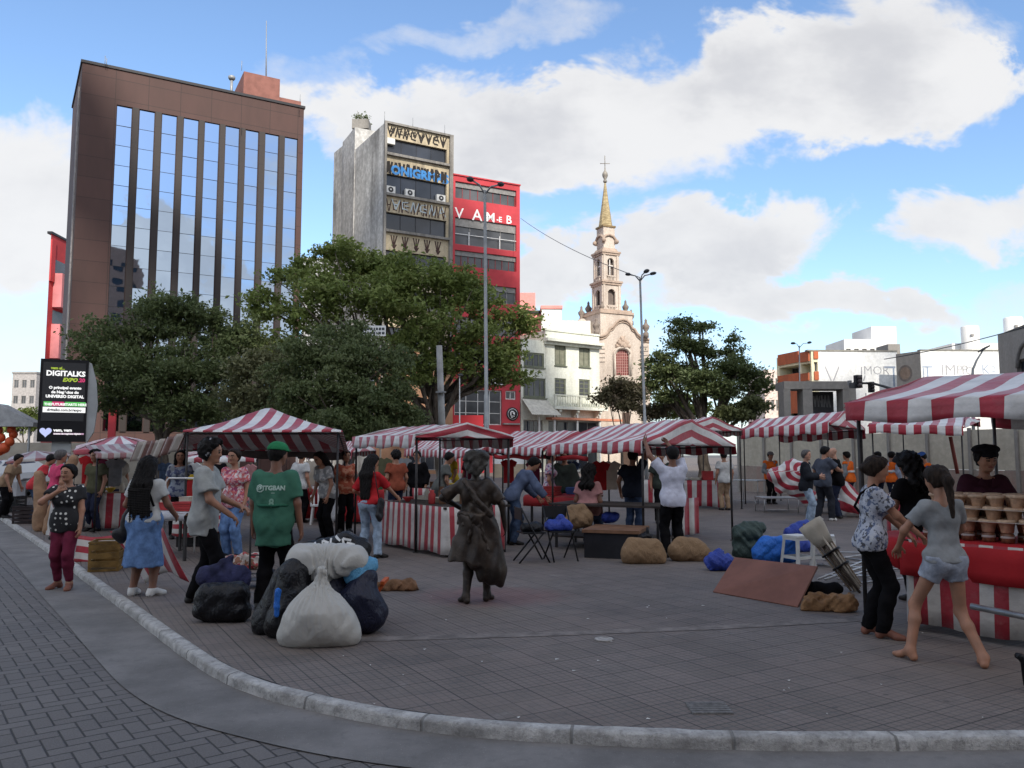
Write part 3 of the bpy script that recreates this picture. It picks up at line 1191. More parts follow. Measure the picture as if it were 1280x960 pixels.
# ---- grey concrete block with painted bands
def concrete_block():
 k = cr(380, 130, 4.267)
 A = at(481, 153.4, 68); zt = A.z
 B = at_z(565.8, 171.7, zt); C1 = at_z(444, 187, zt)
 fc = Facade(A, B)
 root = thing('concrete_block', 'weathered grey concrete block with graffiti bands, air conditioners and a bush on its roof', 'building', (A.x, A.y, 0))
 conc = streak_mat('old_concrete', (.50, .49, .47), (.11, .105, .10), .85, .34, .92, (.68, .67, .65))
 dirty = streak_mat('frame_concrete', (.26, .245, .225), (.07, .065, .06), .7, 1.5)
 beige = streak_mat('beige_band', (.50, .42, .29), (.12, .10, .08), .55, 1.2)
 rows = [(171.5, 190.5), (216.5, 241), (264.5, 286.5), (312, 334)]
 s0 = fc.px(483.2, 200)[0]; s1 = fc.px(558.5, 200)[0]
 Z = [(fc.px(483, b)[1], fc.px(483, a)[1]) for a, b in rows]
 st = Z[2][0] - Z[3][0]
 while Z[-1][0] > 7:
  Z.append((Z[-1][0] - st, Z[-1][1] - st))
 holes = [(s0, s1, a, b) for a, b in Z]
 m = MB()
 fc.wall(m, 0, fc.L, 0, zt, holes, .45, 0, 0)
 m.build('front_wall', beige, root)
 m = MB()
 rb = Vector((C1.x, C1.y, 0)); rbr = Vector((B.x, B.y, 0)) + (rb - Vector((A.x, A.y, 0)))
 fc.shell(m, [Vector((A.x, A.y, 0)), Vector((B.x, B.y, 0)), rbr, rb], 0, zt)
 fl = Facade(C1, A)
 # stair tower and rear wing, taller and lower than the block
 z2 = at(444, 159, C1.y).z
 C2 = at_z(429, 178, z2)
 f2 = Facade(C2, C1)
 f2.box(m, 0, f2.L - .004, 0, z2, -3.6, .05)
 z3 = at(429, 181, C2.y).z
 C3 = at_z(417, 191, z3)
 f3 = Facade(C3, C2)
 f3.box(m, 0, f3.L - .004, 0, z3, -6, -.05)
 m.build('wall', conc, root)
 m = MB()
 fc.box(m, -.05, .16, 0, zt + .12, .003, .25); fc.box(m, s1 + .22, fc.L, 0, zt + .12, .004, .25)
 fc.box(m, .165, s1 + .215, zt - .05, zt + .14, .003, .22)
 for a, b in Z:
  fc.box(m, .165, s1 + .215, a - .24, a - .02, .005, .30)
 m.build('concrete_frame', dirty, root)
 bf = pmat('window_frame_dark', (.025, .025, .03), .5)
 r = random.Random(5)
 for a, b in Z[:6]:
  win(fc, root, s0 + .01, s1 - .01, a + .01, b - .01, .3, bf, DARKGLASS, 4, 1, .05, tilt=.006, r=r)
 acw = pmat('ac_white', (.62, .62, .60), .5, .1)
 for px in (488, 512, 551):
  s, _ = fc.px(px, 235)
  z = Z[1][0] + .02
  m = MB()
  fc.box(m, s - .42, s + .42, z, z + .62, -.2, .12)
  o = m.build('air_conditioner', acw, root)
  g = MB(); g.X = fc.M(s, z + .31, .125)
  g.lathe([(.24, 0), (.24, .01), (.2, .014)], n=14, mat=0); g.lathe([(.09, .016), (.07, .022)], n=10, mat=1); g.X = None
  g.build('fan', [bf, acw], o)
 m = MB()
 s, _ = fc.px(488, 174); fc.box(m, s - .4, s + .4, Z[0][1] - .55, Z[0][1] - .03, -.2, .1); m.build('air_conditioner', acw, root)
 # painted letters
 blk = pmat('spray_black', (.022, .018, .016), .7); blu = pmat('spray_blue', (.05, .22, .52), .6); lt = pmat('spray_pale', (.45, .52, .55), .7); brn = pmat('spray_brown', (.06, .03, .025), .7)
 bands = [(Z[0][1] + .15, zt - .2), (Z[1][1] + .05, Z[0][0] - .75), (Z[2][1] + .12, Z[1][0] - .45), (Z[3][1] + .12, Z[2][0] - .45)]
 m = MB(); strokes(m, fc, s0, s1, *bands[0], .006, 8, 4, 0, .075); strokes(m, fc, s0 + .2, s1, bands[0][0] + .3, bands[0][1], .014, 8, 14, 0, .05); m.build('graffiti', blk, root)
 m = MB(); strokes(m, fc, s0, s1, *bands[1], .006, 10, 31, 0, .13); m.build('graffiti', blk, root)
 z0, z1 = bands[1]
 text('ONIGRMAS', 'graffiti', blu, fc.M((s0 + s1) / 2 + .3, z0 + .02, .02), (z1 - z0) * 1.02, root, bold=.055, extrude=.002)
 m = MB(); strokes(m, fc, s0, s1, *bands[2], .006, 10, 8, 0, .05); m.build('graffiti', brn, root)
 m = MB(); strokes(m, fc, s0 + .5, s1, bands[2][0] + .2, bands[2][1], .013, 6, 18, 0, .05); m.build('graffiti', lt, root)
 m = MB()
 for i in range(5):
  a = s0 + .5 + i * 1.05; z0, z1 = bands[3]; d = .006
  for (p, q, r2, t2) in ((0, 1, .25, .1), (.25, .1, .55, 1), (.1, .35, .28, .05), (.28, .05, .5, .35), (.27, 1, .27, .1)):
   ax, az, bx, bz = a + p, z0 + q * (z1 - z0), a + r2, z0 + t2 * (z1 - z0)
   L = math.hypot(bx - ax, bz - az); nx, nz = -(bz - az) / L * .06, (bx - ax) / L * .06
   m.add([fc.pt(ax + nx, az + nz, d), fc.pt(ax - nx, az - nz, d), fc.pt(bx - nx, bz - nz, d), fc.pt(bx + nx, bz + nz, d)], [(0, 1, 2, 3)]); d += .001
 m.build('graffiti', brn, root)
 m = MB()
 for px in (481.5, 517, 557):
  s, _ = fc.px(px, 160); m.tube([fc.pt(s, zt, -.2), fc.pt(s, zt + 1.1, -.2)], .03, 5)
 m.build('aerial', MATS['galvanised'], root)
 # wall-mounted roof items
 p = at(440, 160, C1.y + 1)
 m = MB(); m.box(at(452, 158, C1.y + 1.2), (1.6, 1.4, .9)); m.build('water_tank', dirty, root)
 return at(453, 154, C1.y + 1.2)


bush_at = concrete_block()


# ---- red shop building
def red_building():
 A0 = at(566.8, 218.6, 71.0); zt = A0.z
 B = at_z(649.8, 232.4, zt)
 fc = Facade(A0, B)
 root = thing('shop_building', 'narrow bright red building with bands of grey windows and white painted letters', 'building', (A0.x, A0.y, 0))
 k = cr(380, 130, 4.267); k7 = cr(300, 300, 3.2); k4 = cr(520, 440, 8)
 red = pmat('red_paint', (.45, .046, .058), .7, .14, .5, .1)
 def H(x0, x1, ya, yb, xr):
  return (fc.px(x0, 300)[0], fc.px(x1, 300)[0], fc.px(xr, yb)[1], fc.px(xr, ya)[1])
 rows = [H(568.8, 645.5, 226, 247, 569), H(568.8, 645.5, 271, 304.6, 569), H(568.8, 645.5, 312, 331.5, 569), H(568.8, 645.5, 352, 374, 569), H(568.8, 645.5, 395, 416, 569), H(568.8, 645.5, 430, 452, 569)]
 low = (fc.px(568, 520)[0], fc.px(627.5, 520)[0], fc.px(600, 531)[1], fc.px(600, 487)[1])
 sm = (fc.px(632, 495)[0], fc.px(645, 495)[0], fc.px(638, 499.5)[1], fc.px(638, 488.5)[1])
 m = MB()
 fc.wall(m, 0, fc.L, 0, zt, rows + [low, sm], .4)
 fc.shell(m, [fc.pt(0, 0), fc.pt(fc.L, 0), fc.pt(fc.L, 0, -12), fc.pt(0, 0, -12)], 0, zt)
 fc.box(m, -.03, fc.L + .06, zt + .003, zt + .12, -.4, .1)
 m.build('wall', red, root)
 gf = pmat('grey_frame', (.28, .27, .26), .6); rf = pmat('red_frame', (.26, .035, .04), .6)
 r = random.Random(9)
 for i, h in enumerate(rows):
  n = (8, 4, 9, 7, 7, 6)[i]
  f = win(fc, root, h[0] + .01, h[1] - .01, h[2] + .01, h[3] - .01, .3, rf if i in (0, 2) else gf, GREYGLASS, n, 1, .07, tilt=.01, r=r)
  m = MB(); fc.box(m, h[0] + .02, h[1] - .02, h[3] - .02 - (h[3] - h[2]) * .3, h[3] - .02, -.21, -.16)
  m.build('roller_blind', pmat('grey_blind', (.22, .215, .21), .8), f)
 h = rows[1]
 m = MB()
 fc.box(m, h[0], h[1], h[2] + .95, h[2] + 1.0, -.1, -.05)
 for q in (.22, .72): fc.box(m, h[0] + (h[1] - h[0]) * q, h[0] + (h[1] - h[0]) * q + .06, h[2], h[2] + 1.25, -.12, -.05)
 m.build('railing', pmat('white_rail', (.7, .7, .7), .5), root)
 win(fc, root, *[low[0] + .01, low[1] - .01, low[2] + .01, low[3] - .01], .25, pmat('white_frame', (.6, .6, .58), .5), GREYGLASS, 4, 3, .09, 'shop_window')
 win(fc, root, sm[0] + .01, sm[1] - .01, sm[2] + .01, sm[3] - .01, .2, MATS['white_frame'], DARKGLASS, 2, 1, .1)
 wp = pmat('spray_white', (.78, .77, .76), .7)
 for ch, px, w in (('V', 574, 1.4), ('A', 596.5, 1.5), ('M', 613, 1.25), ('-E', 624, .7), ('B', 636, 1.1)):
  s, z = fc.px(px, 268 + (px - 574) * .12)
  text(ch, 'painted_letter', wp, fc.M(s, z - .15 - w * .15, .012), w, root, bold=.012, extrude=.003)
 # signboard
 s0, z1 = fc.px(594, 465); s1, z0 = fc.px(632, 482)
 m = MB(); fc.box(m, s0, s1, z0, z1, .003, .16)
 sg = m.build('signboard', pmat('sign_black', (.02, .018, .02), .5), root)
 m = MB()
 for q in (z0 + .03, z1 - .09): fc.box(m, s0 + .03, s1 - .03, q, q + .06, .163, .175)
 fc.box(m, s0 + .03, s0 + .09, z0 + .1, z1 - .1, .163, .175); fc.box(m, s1 - .09, s1 - .03, z0 + .1, z1 - .1, .163, .175)
 rr2 = random.Random(3)
 for z, w in ((.72, .5), (.45, .8), (.2, .7)):
  x = s0 + .3
  while x < s0 + (s1 - s0) * w:
   L = rr2.uniform(.08, .22); fc.box(m, x, x + L, z0 + (z1 - z0) * z - .08, z0 + (z1 - z0) * z + .07, .163, .172); x += L + .05
 m.build('sign_lettering', wp, sg)
 # round emblem
 s, z = fc.px(640.5, 517.5)
 m = MB(); m.X = fc.M(s, z, .004); m.lathe([(.62, 0), (.62, .05), (.58, .055)], n=24, mat=0)
 m.lathe([(.50, .058), (.50, .062)], n=24, mat=1)
 m.lathe([(.46, .064), (.46, .068)], n=24, mat=0)
 m.X = None
 em = m.build('round_emblem', [MATS['sign_black'], wp], root)
 m = MB()
 for (x, y, w, h2) in ((-.05, .22, .28, .1), (-.2, .02, .12, .3), (.15, .05, .12, .22), (0, -.2, .4, .08), (.05, .08, .08, .1), (-.08, -.33, .2, .06)):
  fc.box(m, s + x - w / 2, s + x + w / 2, z + y - h2 / 2, z + y + h2 / 2, .075, .085)
 m.build('emblem_mark', wp, em)
 s0, z1 = fc.px(628, 529); s1, _ = fc.px(649, 529)
 m = MB(); fc.box(m, s0, s1, z1 - .12, z1, .004, .3); m.build('ledge', gf, root)


red_building()


# ---- dim shop front under the trees, left of the red building
def shop_row():
 A0 = at(500, 505, 66); B = at(566, 505, 70)
 fc = Facade(A0, B)
 zt = at(530, 440, 68).z
 root = thing('tan_shop', 'low tan shop front in the shade of the trees beside the red building', 'building', (A0.x, A0.y, 0))
 m = MB()
 h = (1, fc.L - .8, .3, 3.2)
 h2 = (.8, fc.L - .6, fc.px(530, 462)[1], fc.px(530, 446)[1])
 fc.wall(m, 0, fc.L, 0, zt, [h, h2], .5)
 fc.shell(m, [fc.pt(0, 0), fc.pt(fc.L, 0), fc.pt(fc.L, 0, -4), fc.pt(0, 0, -4)], 0, zt)
 m.build('wall', pmat('tan_wall', (.36, .20, .12), .85, .2, .8), root)
 win(fc, root, h[0] + .01, h[1] - .01, h[2] + .01, h[3] - .01, .35, MATS['grey_frame'], DARKGLASS, 4, 2, .07, 'shop_window')
 win(fc, root, h2[0] + .01, h2[1] - .01, h2[2] + .01, h2[3] - .01, .35, MATS['grey_frame'], DARKGLASS, 5, 1, .07)
 s0, z1 = fc.px(531, 485); s1, z0 = fc.px(560, 492)
 m = MB(); fc.box(m, s0, s1, z0, z1, .004, .12); sg = m.build('signboard', pmat('sign_brown', (.09, .05, .04), .6), root)
 s, z = fc.px(534, 516)
 m = MB(); fc.box(m, s - .5, s + .5, z - .4, z + .4, .01, .5); ac = m.build('air_conditioner', MATS['ac_white'], root)
 g = MB(); g.X = fc.M(s, z, .505); g.lathe([(.28, 0), (.28, .012)], n=14); g.X = None; g.build('fan', MATS['window_frame_dark'], ac)


shop_row()


# ---- white house with balcony
def white_house():
 k = cr(640, 360, 5.3333)
 A0 = at(682, 413, 76.0); zt = A0.z
 B = at_z(749, 420.5, zt)
 f0 = Facade(A0, B)
 s_left = f0.px(651, 450)[0]
 fc = Facade(f0.pt(s_left, 0), B)
 split = fc.px(682, 450)[0]
 root = thing('town_house', 'white two storey house with dark window frames and a balustraded balcony', 'building', tuple(fc.o))
 wt = streak_mat('white_render', (.70, .71, .62), (.38, .37, .31), .5, .8)
 fr = pmat('olive_frame', (.13, .14, .10), .7)
 def H(x0, y0, x1, y1):
  a, b = k(x0, y0), k(x1, y1)
  p, q = fc.px(a[0], b[1]), fc.px(b[0], a[1])
  return (p[0], q[0], p[1], q[1])
 ups = [H(285, 380, 360, 515), H(447, 397, 520, 525)]
 lows = [H(285, 605, 360, 722), H(447, 612, 520, 728)]
 lft = [H(78, 437, 215, 525), H(76, 605, 228, 728)]
 shops = [(split + .3, fc.L - .2, .15, fc.px(*k(450, 890))[1])]
 shopl = [(.3, split - .3, .15, fc.px(*k(150, 880))[1])]
 zl = fc.px(*k(150, 345))[1]
 m = MB()
 fc.wall(m, split, fc.L, 0, zt, ups + lows + shops, .3)
 fc.wall(m, 0, split, 0, zl, lft + shopl, .3)
 fc.shell(m, [fc.pt(split, 0), fc.pt(fc.L, 0), fc.pt(fc.L, 0, -10), fc.pt(split, 0, -10)], 0, zt)
 fc.shell(m, [fc.pt(0, 0), fc.pt(split - .003, 0), fc.pt(split - .003, 0, -10), fc.pt(0, 0, -10)], 0, zl)
 m.build('wall', wt, root)
 m = MB()
 zc = fc.px(*k(400, 355))[1]
 fc.box(m, split - .3, fc.L + .05, zc - .28, zc, .003, .75); fc.box(m, split - .2, fc.L + .03, zc - .55, zc - .284, .003, .35)
 fc.box(m, split - .1, fc.L + .03, zt + .003, zt + .18, -.3, .1)
 m.build('cornice', wt, root)
 r = random.Random(4)
 bl = pmat('slat_shutter', (.20, .20, .15), .8)
 for h in ups + lows:
  f = win(fc, root, h[0] + .005, h[1] - .005, h[2] + .005, h[3] - .005, .15, fr, bl if h in ups else GREYGLASS, 2, 1 if h in ups else 4, .16, 'window', sill=h in ups)
 for h in lft:
  win(fc, root, h[0] + .005, h[1] - .005, h[2] + .005, h[3] - .005, .15, fr, GREYGLASS, 4, 1, .18, sill=True)
 for h in shops + shopl:
  win(fc, root, h[0] + .005, h[1] - .005, h[2] + .005, h[3] - .005, .28, MATS['grey_frame'], DARKGLASS, 5, 1, .1, 'shop_window')
 # balcony
 a0, zb = fc.px(*k(240, 790)); a1, _ = fc.px(*k(592, 790)); _, z1 = fc.px(*k(400, 722))
 m = MB(); fc.box(m, a0, a1, zb - .28, zb, .003, 1.1)
 for q in (.12, .45, .88):
  s = a0 + (a1 - a0) * q
  for i in range(4): fc.box(m, s - .14, s + .14, zb - .30 - .22 * (i + 1), zb - .284 - .22 * i, .003, .95 - .22 * i)
 bal = m.build('balcony', wt, root)
 m = MB(smooth=True)
 n = 22
 for i in range(n):
  s = a0 + .1 + (a1 - a0 - .2) * i / (n - 1)
  if i in (0, 10, n - 1):
   fc.box(m, s - .12, s + .12, zb + .003, z1 - .06, .9, 1.09)
  else:
   m.lathe([(.05, 0), (.05, .06), (.085, .2), (.05, .45), (.04, z1 - zb - .12)], fc.pt(s, zb + .003, 1.0), 8)
 fc.box(m, a0, a1, z1 - .1, z1 + .03, .88, 1.12)
 m.build('balustrade', pmat('balustrade_white', (.66, .66, .55), .8), bal)
 # striped orange fascia and sloped awning
 m = MB(); z = fc.px(*k(450, 885))[1]; fc.box(m, split, fc.L + 2.2, z, z + .22, .004, .9); m.build('fascia', pmat('orange_fascia', (.50, .20, .12), .6), root)
 p0, p1 = fc.px(*k(70, 735)), fc.px(*k(240, 850))
 m = MB()
 m.add([fc.pt(.1, p0[1], .02), fc.pt(split + .3, p0[1] - .1, .02), fc.pt(split + .6, p1[1], 1.6), fc.pt(.1, p1[1], 1.6), fc.pt(.1, p0[1] - .06, .02), fc.pt(split + .3, p0[1] - .16, .02), fc.pt(split + .6, p1[1] - .06, 1.6), fc.pt(.1, p1[1] - .06, 1.6)],
   [(0, 1, 2, 3), (7, 6, 5, 4), (2, 6, 7, 3), (0, 3, 7, 4), (1, 5, 6, 2)])
 m.build('awning', pmat('cream_awning', (.50, .48, .42), .8), root)
 m = MB()
 for px in (668.5, 687.5, 716, 744):
  s, z = fc.px(px, 522); fc.box(m, s - .08, s + .08, 0, z + .2, .6, .76)
 m.build('post', MATS['white_frame'], root)


white_house()


# ---- blocks behind the white house
def plain_block(name, label, x0, x1, ytop, Y, depth, mat, nwin=(0, 0), gl=None, copm=None, ybot=560, win_y=None):
 A0, B = at(x0, ytop, Y), at(x1, ytop, Y)
 fc = Facade(A0, B); zt = A0.z
 root = thing(name, label, 'building', tuple(fc.o))
 m = MB()
 holes = []
 if nwin[0]:
  cw = fc.L / nwin[0]; z1 = zt - 1.2
  for j in range(nwin[1]):
   for i in range(nwin[0]):
    holes.append((cw * (i + .2), cw * (i + .8), z1 - 1.5 - 3 * j, z1 - 3 * j))
  holes = [h for h in holes if h[2] > 1]
 fc.wall(m, 0, fc.L, 0, zt, holes, .2)
 fc.shell(m, [fc.pt(0, 0), fc.pt(fc.L, 0), fc.pt(fc.L, 0, -depth), fc.pt(0, 0, -depth)], 0, zt)
 m.build('wall', mat, root)
 for h in holes[:60]:
  win(fc, root, h[0] + .005, h[1] - .005, h[2] + .005, h[3] - .005, .15, gl or MATS['grey_frame'], GREYGLASS, 2, 1, .07)
 if copm:
  m = MB(); fc.box(m, -.1, fc.L + .1, zt + .003, zt + .35, -depth, .15); m.build('roof_slab', copm, root)
 return root, fc, zt


salmon = pmat('salmon_render', (.72, .30, .27), .8, .1)
whiteb = pmat('bright_render', (.80, .79, .76), .8, .08, .4)
plain_block('plain_block', 'small salmon rooftop block just right of the red building', 645, 669, 366, 96, 5, salmon)
plain_block('plain_block', 'pink block with a dark roof slab between salmon block and white house', 652, 677, 392, 92, 4, salmon, copm=MATS['coping_dark'])
plain_block('plain_block', 'cream rooftop block with pink edges behind the white house', 677, 702, 386, 90, 5, whiteb, copm=salmon)
plain_block('plain_block', 'long white rooftop wall between the cream block and the church', 702, 738, 401, 94, 5, whiteb)
# ---- church
def church():
 Y = 92.0
 k3 = cr(640, 200, 5.3333); k4 = cr(640, 360, 5.3333)
 P = lambda x, y, yy=Y: at(*k4(x, y), yy)
 A0, B0 = P(575, 500), P(915, 500)
 fc = Facade(Vector((A0.x, A0.y, 0)), Vector((B0.x, B0.y, 0)))
 root = thing('church', 'pale pink baroque church with a curved gable and tall spired bell tower', 'church', tuple(fc.o))
 stone = streak_mat('church_render', (.54, .46, .39), (.27, .21, .17), .5, 1.0, .9, (.62, .55, .48))
 trim = streak_mat('church_trim', (.44, .34, .27), (.20, .15, .12), .6, 1.5)
 gold = pmat('spire_tiles', (.33, .25, .13), .6, .3, 2.0, .2, 0, (.46, .37, .21), .3, (1, 1, 3))
 curve = [(575, 318), (600, 316), (625, 305), (643, 285), (655, 262), (672, 255), (690, 228), (712, 210), (738, 204), (764, 210), (786, 228), (802, 262), (818, 270), (835, 300), (860, 322), (890, 335), (915, 338)]
 top = [fc.px(*k4(*q)) for q in curve]
 # arched window opening
 w0, wb = fc.px(*k4(695, 582)); w1, wtop = fc.px(*k4(778, 410))
 r = (w1 - w0) / 2; cx = (w0 + w1) / 2; zc = wtop - r * .75
 m = MB()
 # wall as strips so that the opening stays open
 def ztop(s):
  for (a, za), (b, zb) in zip(top, top[1:]):
   if a <= s <= b:
    return za + (zb - za) * (s - a) / (b - a)
  return top[-1][1]
 ss = sorted({q[0] for q in top} | {w0, w1} | {w0 + (w1 - w0) * i / 10 for i in range(11)})
 def zarch(s):
  return zc + r * .75 * math.sqrt(max(0, 1 - ((s - cx) / r) ** 2))
 for a, b in zip(ss, ss[1:]):
  if a >= w0 - 1e-6 and b <= w1 + 1e-6:
   m.add([fc.pt(a, 0), fc.pt(b, 0), fc.pt(b, wb), fc.pt(a, wb)], [(0, 1, 2, 3)])
   m.add([fc.pt(a, zarch(a)), fc.pt(b, zarch(b)), fc.pt(b, ztop(b)), fc.pt(a, ztop(a))], [(0, 1, 2, 3)])
   m.add([fc.pt(a, zarch(a)), fc.pt(a, zarch(a), -.35), fc.pt(b, zarch(b), -.35), fc.pt(b, zarch(b))], [(0, 1, 2, 3)])
  else:
   m.add([fc.pt(a, 0), fc.pt(b, 0), fc.pt(b, ztop(b)), fc.pt(a, ztop(a))], [(0, 1, 2, 3)])
  m.add([fc.pt(a, ztop(a)), fc.pt(b, ztop(b)), fc.pt(b, ztop(b), -.8), fc.pt(a, ztop(a), -.8)], [(0, 1, 2, 3)])
 for s in (w0, w1):
  m.add([fc.pt(s, wb), fc.pt(s, zc), fc.pt(s, zc, -.35), fc.pt(s, wb, -.35)], [(0, 1, 2, 3)])
 zn = fc.px(*k4(600, 330))[1]
 m.build('gable_wall', stone, root, recalc=False)
 m = MB(); fc.box(m, 0, fc.L, 0, zn, -14, -.81); m.build('nave', stone, root)
 m = MB(smooth=True)
 m.tube([fc.pt(s, z - .12, .12) for s, z in top], .17, 6); m.tube([fc.pt(s, z - .42, .06) for s, z in top], .09, 6)
 m.build('gable_moulding', trim, root)
 # side pilasters with rings
 for s0, nm in ((.35, 0), (fc.L - .55, 1)):
  m = MB()
  fc.box(m, s0 - .35, s0 + .35, 0, ztop(s0) - .8, .003, .22)
  for i in range(5):
   z = ztop(s0) - 1.0 - i * .5
   fc.box(m, s0 - .42, s0 + .42, z - .1, z + .08, .004, .32)
  m.build('pilaster', stone, root)
 # window with surround
 fr = MB(smooth=True)
 arc = [(w0 - .22, wb), (w0 - .22, zc)] + [(cx + (r + .22) * math.cos(PI - PI * i / 10), zc + (r * .75 + .22) * math.sin(PI * i / 10)) for i in range(11)] + [(w1 + .22, zc), (w1 + .22, wb)]
 fr.tube([fc.pt(a, z, .05) for a, z in arc], .16, 6)
 wo = fr.build('window', stone, root)
 g = MB()
 pts = [(w0, wb), (w1, wb)] + [(cx + r * math.cos(PI * i / 10), zc + r * .75 * math.sin(PI * i / 10)) for i in range(11)]
 g.add([fc.pt(a, z, -.25) for a, z in pts], [tuple(range(len(pts)))])
 g.build('pane', pmat('red_glazing', (.20, .05, .045), .35), wo, recalc=False)
 g = MB()
 for i in range(1, 6):
  a = w0 + (w1 - w0) * i / 6; fc.box(g, a - .03, a + .03, wb, zarch(a), -.245, -.2)
 for i in range(1, 9):
  z = wb + (wtop - wb) * i / 9.5; fc.box(g, w0, w1, z - .025, z + .025, -.243, -.205)
 g.build('glazing_bar', pmat('pink_bar', (.42, .24, .21), .7), wo)
 # carved ornament over the window
 rr = random.Random(12)
 sd = SDF()
 for (x, y, q) in ((738, 345, .42), (715, 365, .30), (762, 365, .30), (738, 375, .5), (700, 390, .24), (778, 392, .24), (738, 330, .2), (725, 385, .3), (755, 388, .3)):
  s, z = fc.px(*k4(x, y)); p = fc.pt(s, z, .08)
  sd.ball((p.x, p.y, p.z), q, .1, (1, .5, .8))
 Vv, Q = sd.mesh(.09, warp=lambda G: .07 * fold(G, 5, 9, 9, 9))
 np_mesh('carved_ornament', Vv, Q, trim, parent=root)
 # tower
 TY = 95.5
 ax = at(758.2, 400, TY); ax = Vector((ax.x, ax.y, 0))
 Z = lambda py: at(758, py, TY - 1.2).z
 rot = R(25)
 sc = TY / 1000 / 1.33
 def sq(mb, w, z0, z1, mat=0, taper=1.0):
  mb.box(ax + Vector((0, 0, (z0 + z1) / 2)), (w, w, z1 - z0), mat, rot, taper)
 m = MB()
 sq(m, 62 * sc, 0, Z(394)); m.build('tower_base', stone, root)
 m = MB(); sq(m, 66 * sc, Z(394) + .002, Z(391)); sq(m, 60 * sc, Z(391) + .002, Z(388.5)); m.build('base_cornice', trim, root)
 def stage(w, y0, y1, wy0, wy1):
  """a storey with an arched opening on each face"""
  z0, z1 = Z(y0), Z(y1)
  m = MB(); h = w / 2; ow = w * .21
  a0, a1 = Z(wy0), Z(wy1)
  for f in range(4):
   m.X = Matrix.Translation(ax) @ Matrix.Rotation(rot + f * PI / 2, 4, 'Z')
   m.box((-(h + ow) / 2, -h + .15, (z0 + z1) / 2), (h - ow, .3, z1 - z0)); m.box(((h + ow) / 2 - .15, -h + .15, (z0 + z1) / 2), (h - ow - .3, .3, z1 - z0))
   m.box((0, -h + .15, (z0 + a0) / 2), (2 * ow, .3, a0 - z0))
   n = 8
   for i in range(n):
    x0, x1 = -ow + 2 * ow * i / n, -ow + 2 * ow * (i + 1) / n
    zz = a1 - ow + ow * math.sqrt(max(0, 1 - (((x0 + x1) / 2) / ow) ** 2))
    m.box(((x0 + x1) / 2, -h + .15, (zz + z1) / 2), (x1 - x0, .3, z1 - zz))
   m.box((0, -h - .06, a0 + .02), (2.6 * ow, .16, .16))
   for sx in (-1, 1):
    m.box((sx * (h - .16), -h - .05, (z0 + z1) / 2), (.26, .098, z1 - z0))
  m.X = None
  return m.build('tower_stage', stone, root)
 st1 = stage(34 * sc, 388.3, 356, 387 - 4, 361)
 st2 = stage(30 * sc, 350, 318.5, 345, 322)
 # louvred cross in upper opening, dark core inside the storeys
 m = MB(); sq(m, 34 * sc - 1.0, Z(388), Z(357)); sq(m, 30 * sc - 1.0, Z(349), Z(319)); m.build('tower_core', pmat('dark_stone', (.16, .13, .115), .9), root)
 m = MB()
 for f in range(4):
  m.X = Matrix.Translation(ax) @ Matrix.Rotation(rot + f * PI / 2, 4, 'Z')
  h = 15 * sc
  m.box((0, -h + .24, (Z(345) + Z(322)) / 2), (.10, .06, Z(322) - Z(345))); m.box((0, -h + .24, Z(331)), (.9, .058, .10))
 m.X = None; m.build('window_cross', pmat('white_bar', (.75, .72, .68), .7), root)
 m = MB()
 for (w, a, b) in ((38, 356, 353.5), (41, 353.3, 350.8), (34, 318.3, 316), (37, 315.8, 313.5), (31, 313.3, 309)):
  sq(m, w * sc, Z(a) + .002, Z(b), taper=.8 if w == 31 else 1)
 m.build('cornice', trim, root)
 # balustrade fronts
 m = MB()
 for w, y0, y1 in ((34, 388, 382.5), (30, 350, 345.5)):
  for f in range(4):
   m.X = Matrix.Translation(ax) @ Matrix.Rotation(rot + f * PI / 2, 4, 'Z')
   for i in range(5):
    m.box((-.4 + .2 * i, -w / 2 * sc - .1, (Z(y0) + Z(y1)) / 2), (.09, .09, Z(y1) - Z(y0)))
   m.box((0, -w / 2 * sc - .1, Z(y1) + .06), (1.0, .14, .1))
   m.X = None
   if f in (0, 3):
    m.build('tower_balustrade', stone, root)
   m = MB()
 m = MB(); sq(m, 22 * sc, Z(309) + .002, Z(281)); m.build('lantern', stone, root)
 m = MB(smooth=True)
 for f in range(4):
  m.X = Matrix.Translation(ax) @ Matrix.Rotation(rot + f * PI / 2, 4, 'Z')
  h = 11 * sc
  m.tube([(-.9, -h - .06, Z(303)), (-.85, -h - .08, Z(297)), (-.5, -h - .1, Z(293.5)), (0, -h - .1, Z(292.3)), (.5, -h - .1, Z(293.5)), (.85, -h - .08, Z(297)), (.9, -h - .06, Z(303))], .16, 6)
  m.sphere((1.0, -h - .1, Z(300)), .28)
 m.X = None
 m.build('scroll_moulding', trim, root)
 m = MB()
 n = 8
 rb, rt = 12 * sc * 1.0, 1.2 * sc
 z0, z1 = Z(280.5), Z(224)
 vs = [ax + Vector((rb * math.cos(rot + PI / 8 + i * PI / 4), rb * math.sin(rot + PI / 8 + i * PI / 4), z0)) for i in range(n)] + [ax + Vector((rt * math.cos(rot + PI / 8 + i * PI / 4), rt * math.sin(rot + PI / 8 + i * PI / 4), z1)) for i in range(n)]
 m.add(vs, [(i, (i + 1) % n, n + (i + 1) % n, n + i) for i in range(n)] + [tuple(range(n, 2 * n))])
 m.build('spire', gold, root)
 m = MB(); sq(m, 25 * sc, Z(282.5), Z(280.3)); m.build('spire_eave', pmat('bronze_edge', (.20, .14, .07), .6), root)
 m = MB(smooth=True)
 m.lathe([(.2, 0), (.26, .15), (.14, .4), (.3, .7), (.36, .95), (.3, 1.2), (.1, 1.5), (.05, 2.0)], ax + Vector((0, 0, z1)), 10)
 fz = z1 + 1.9
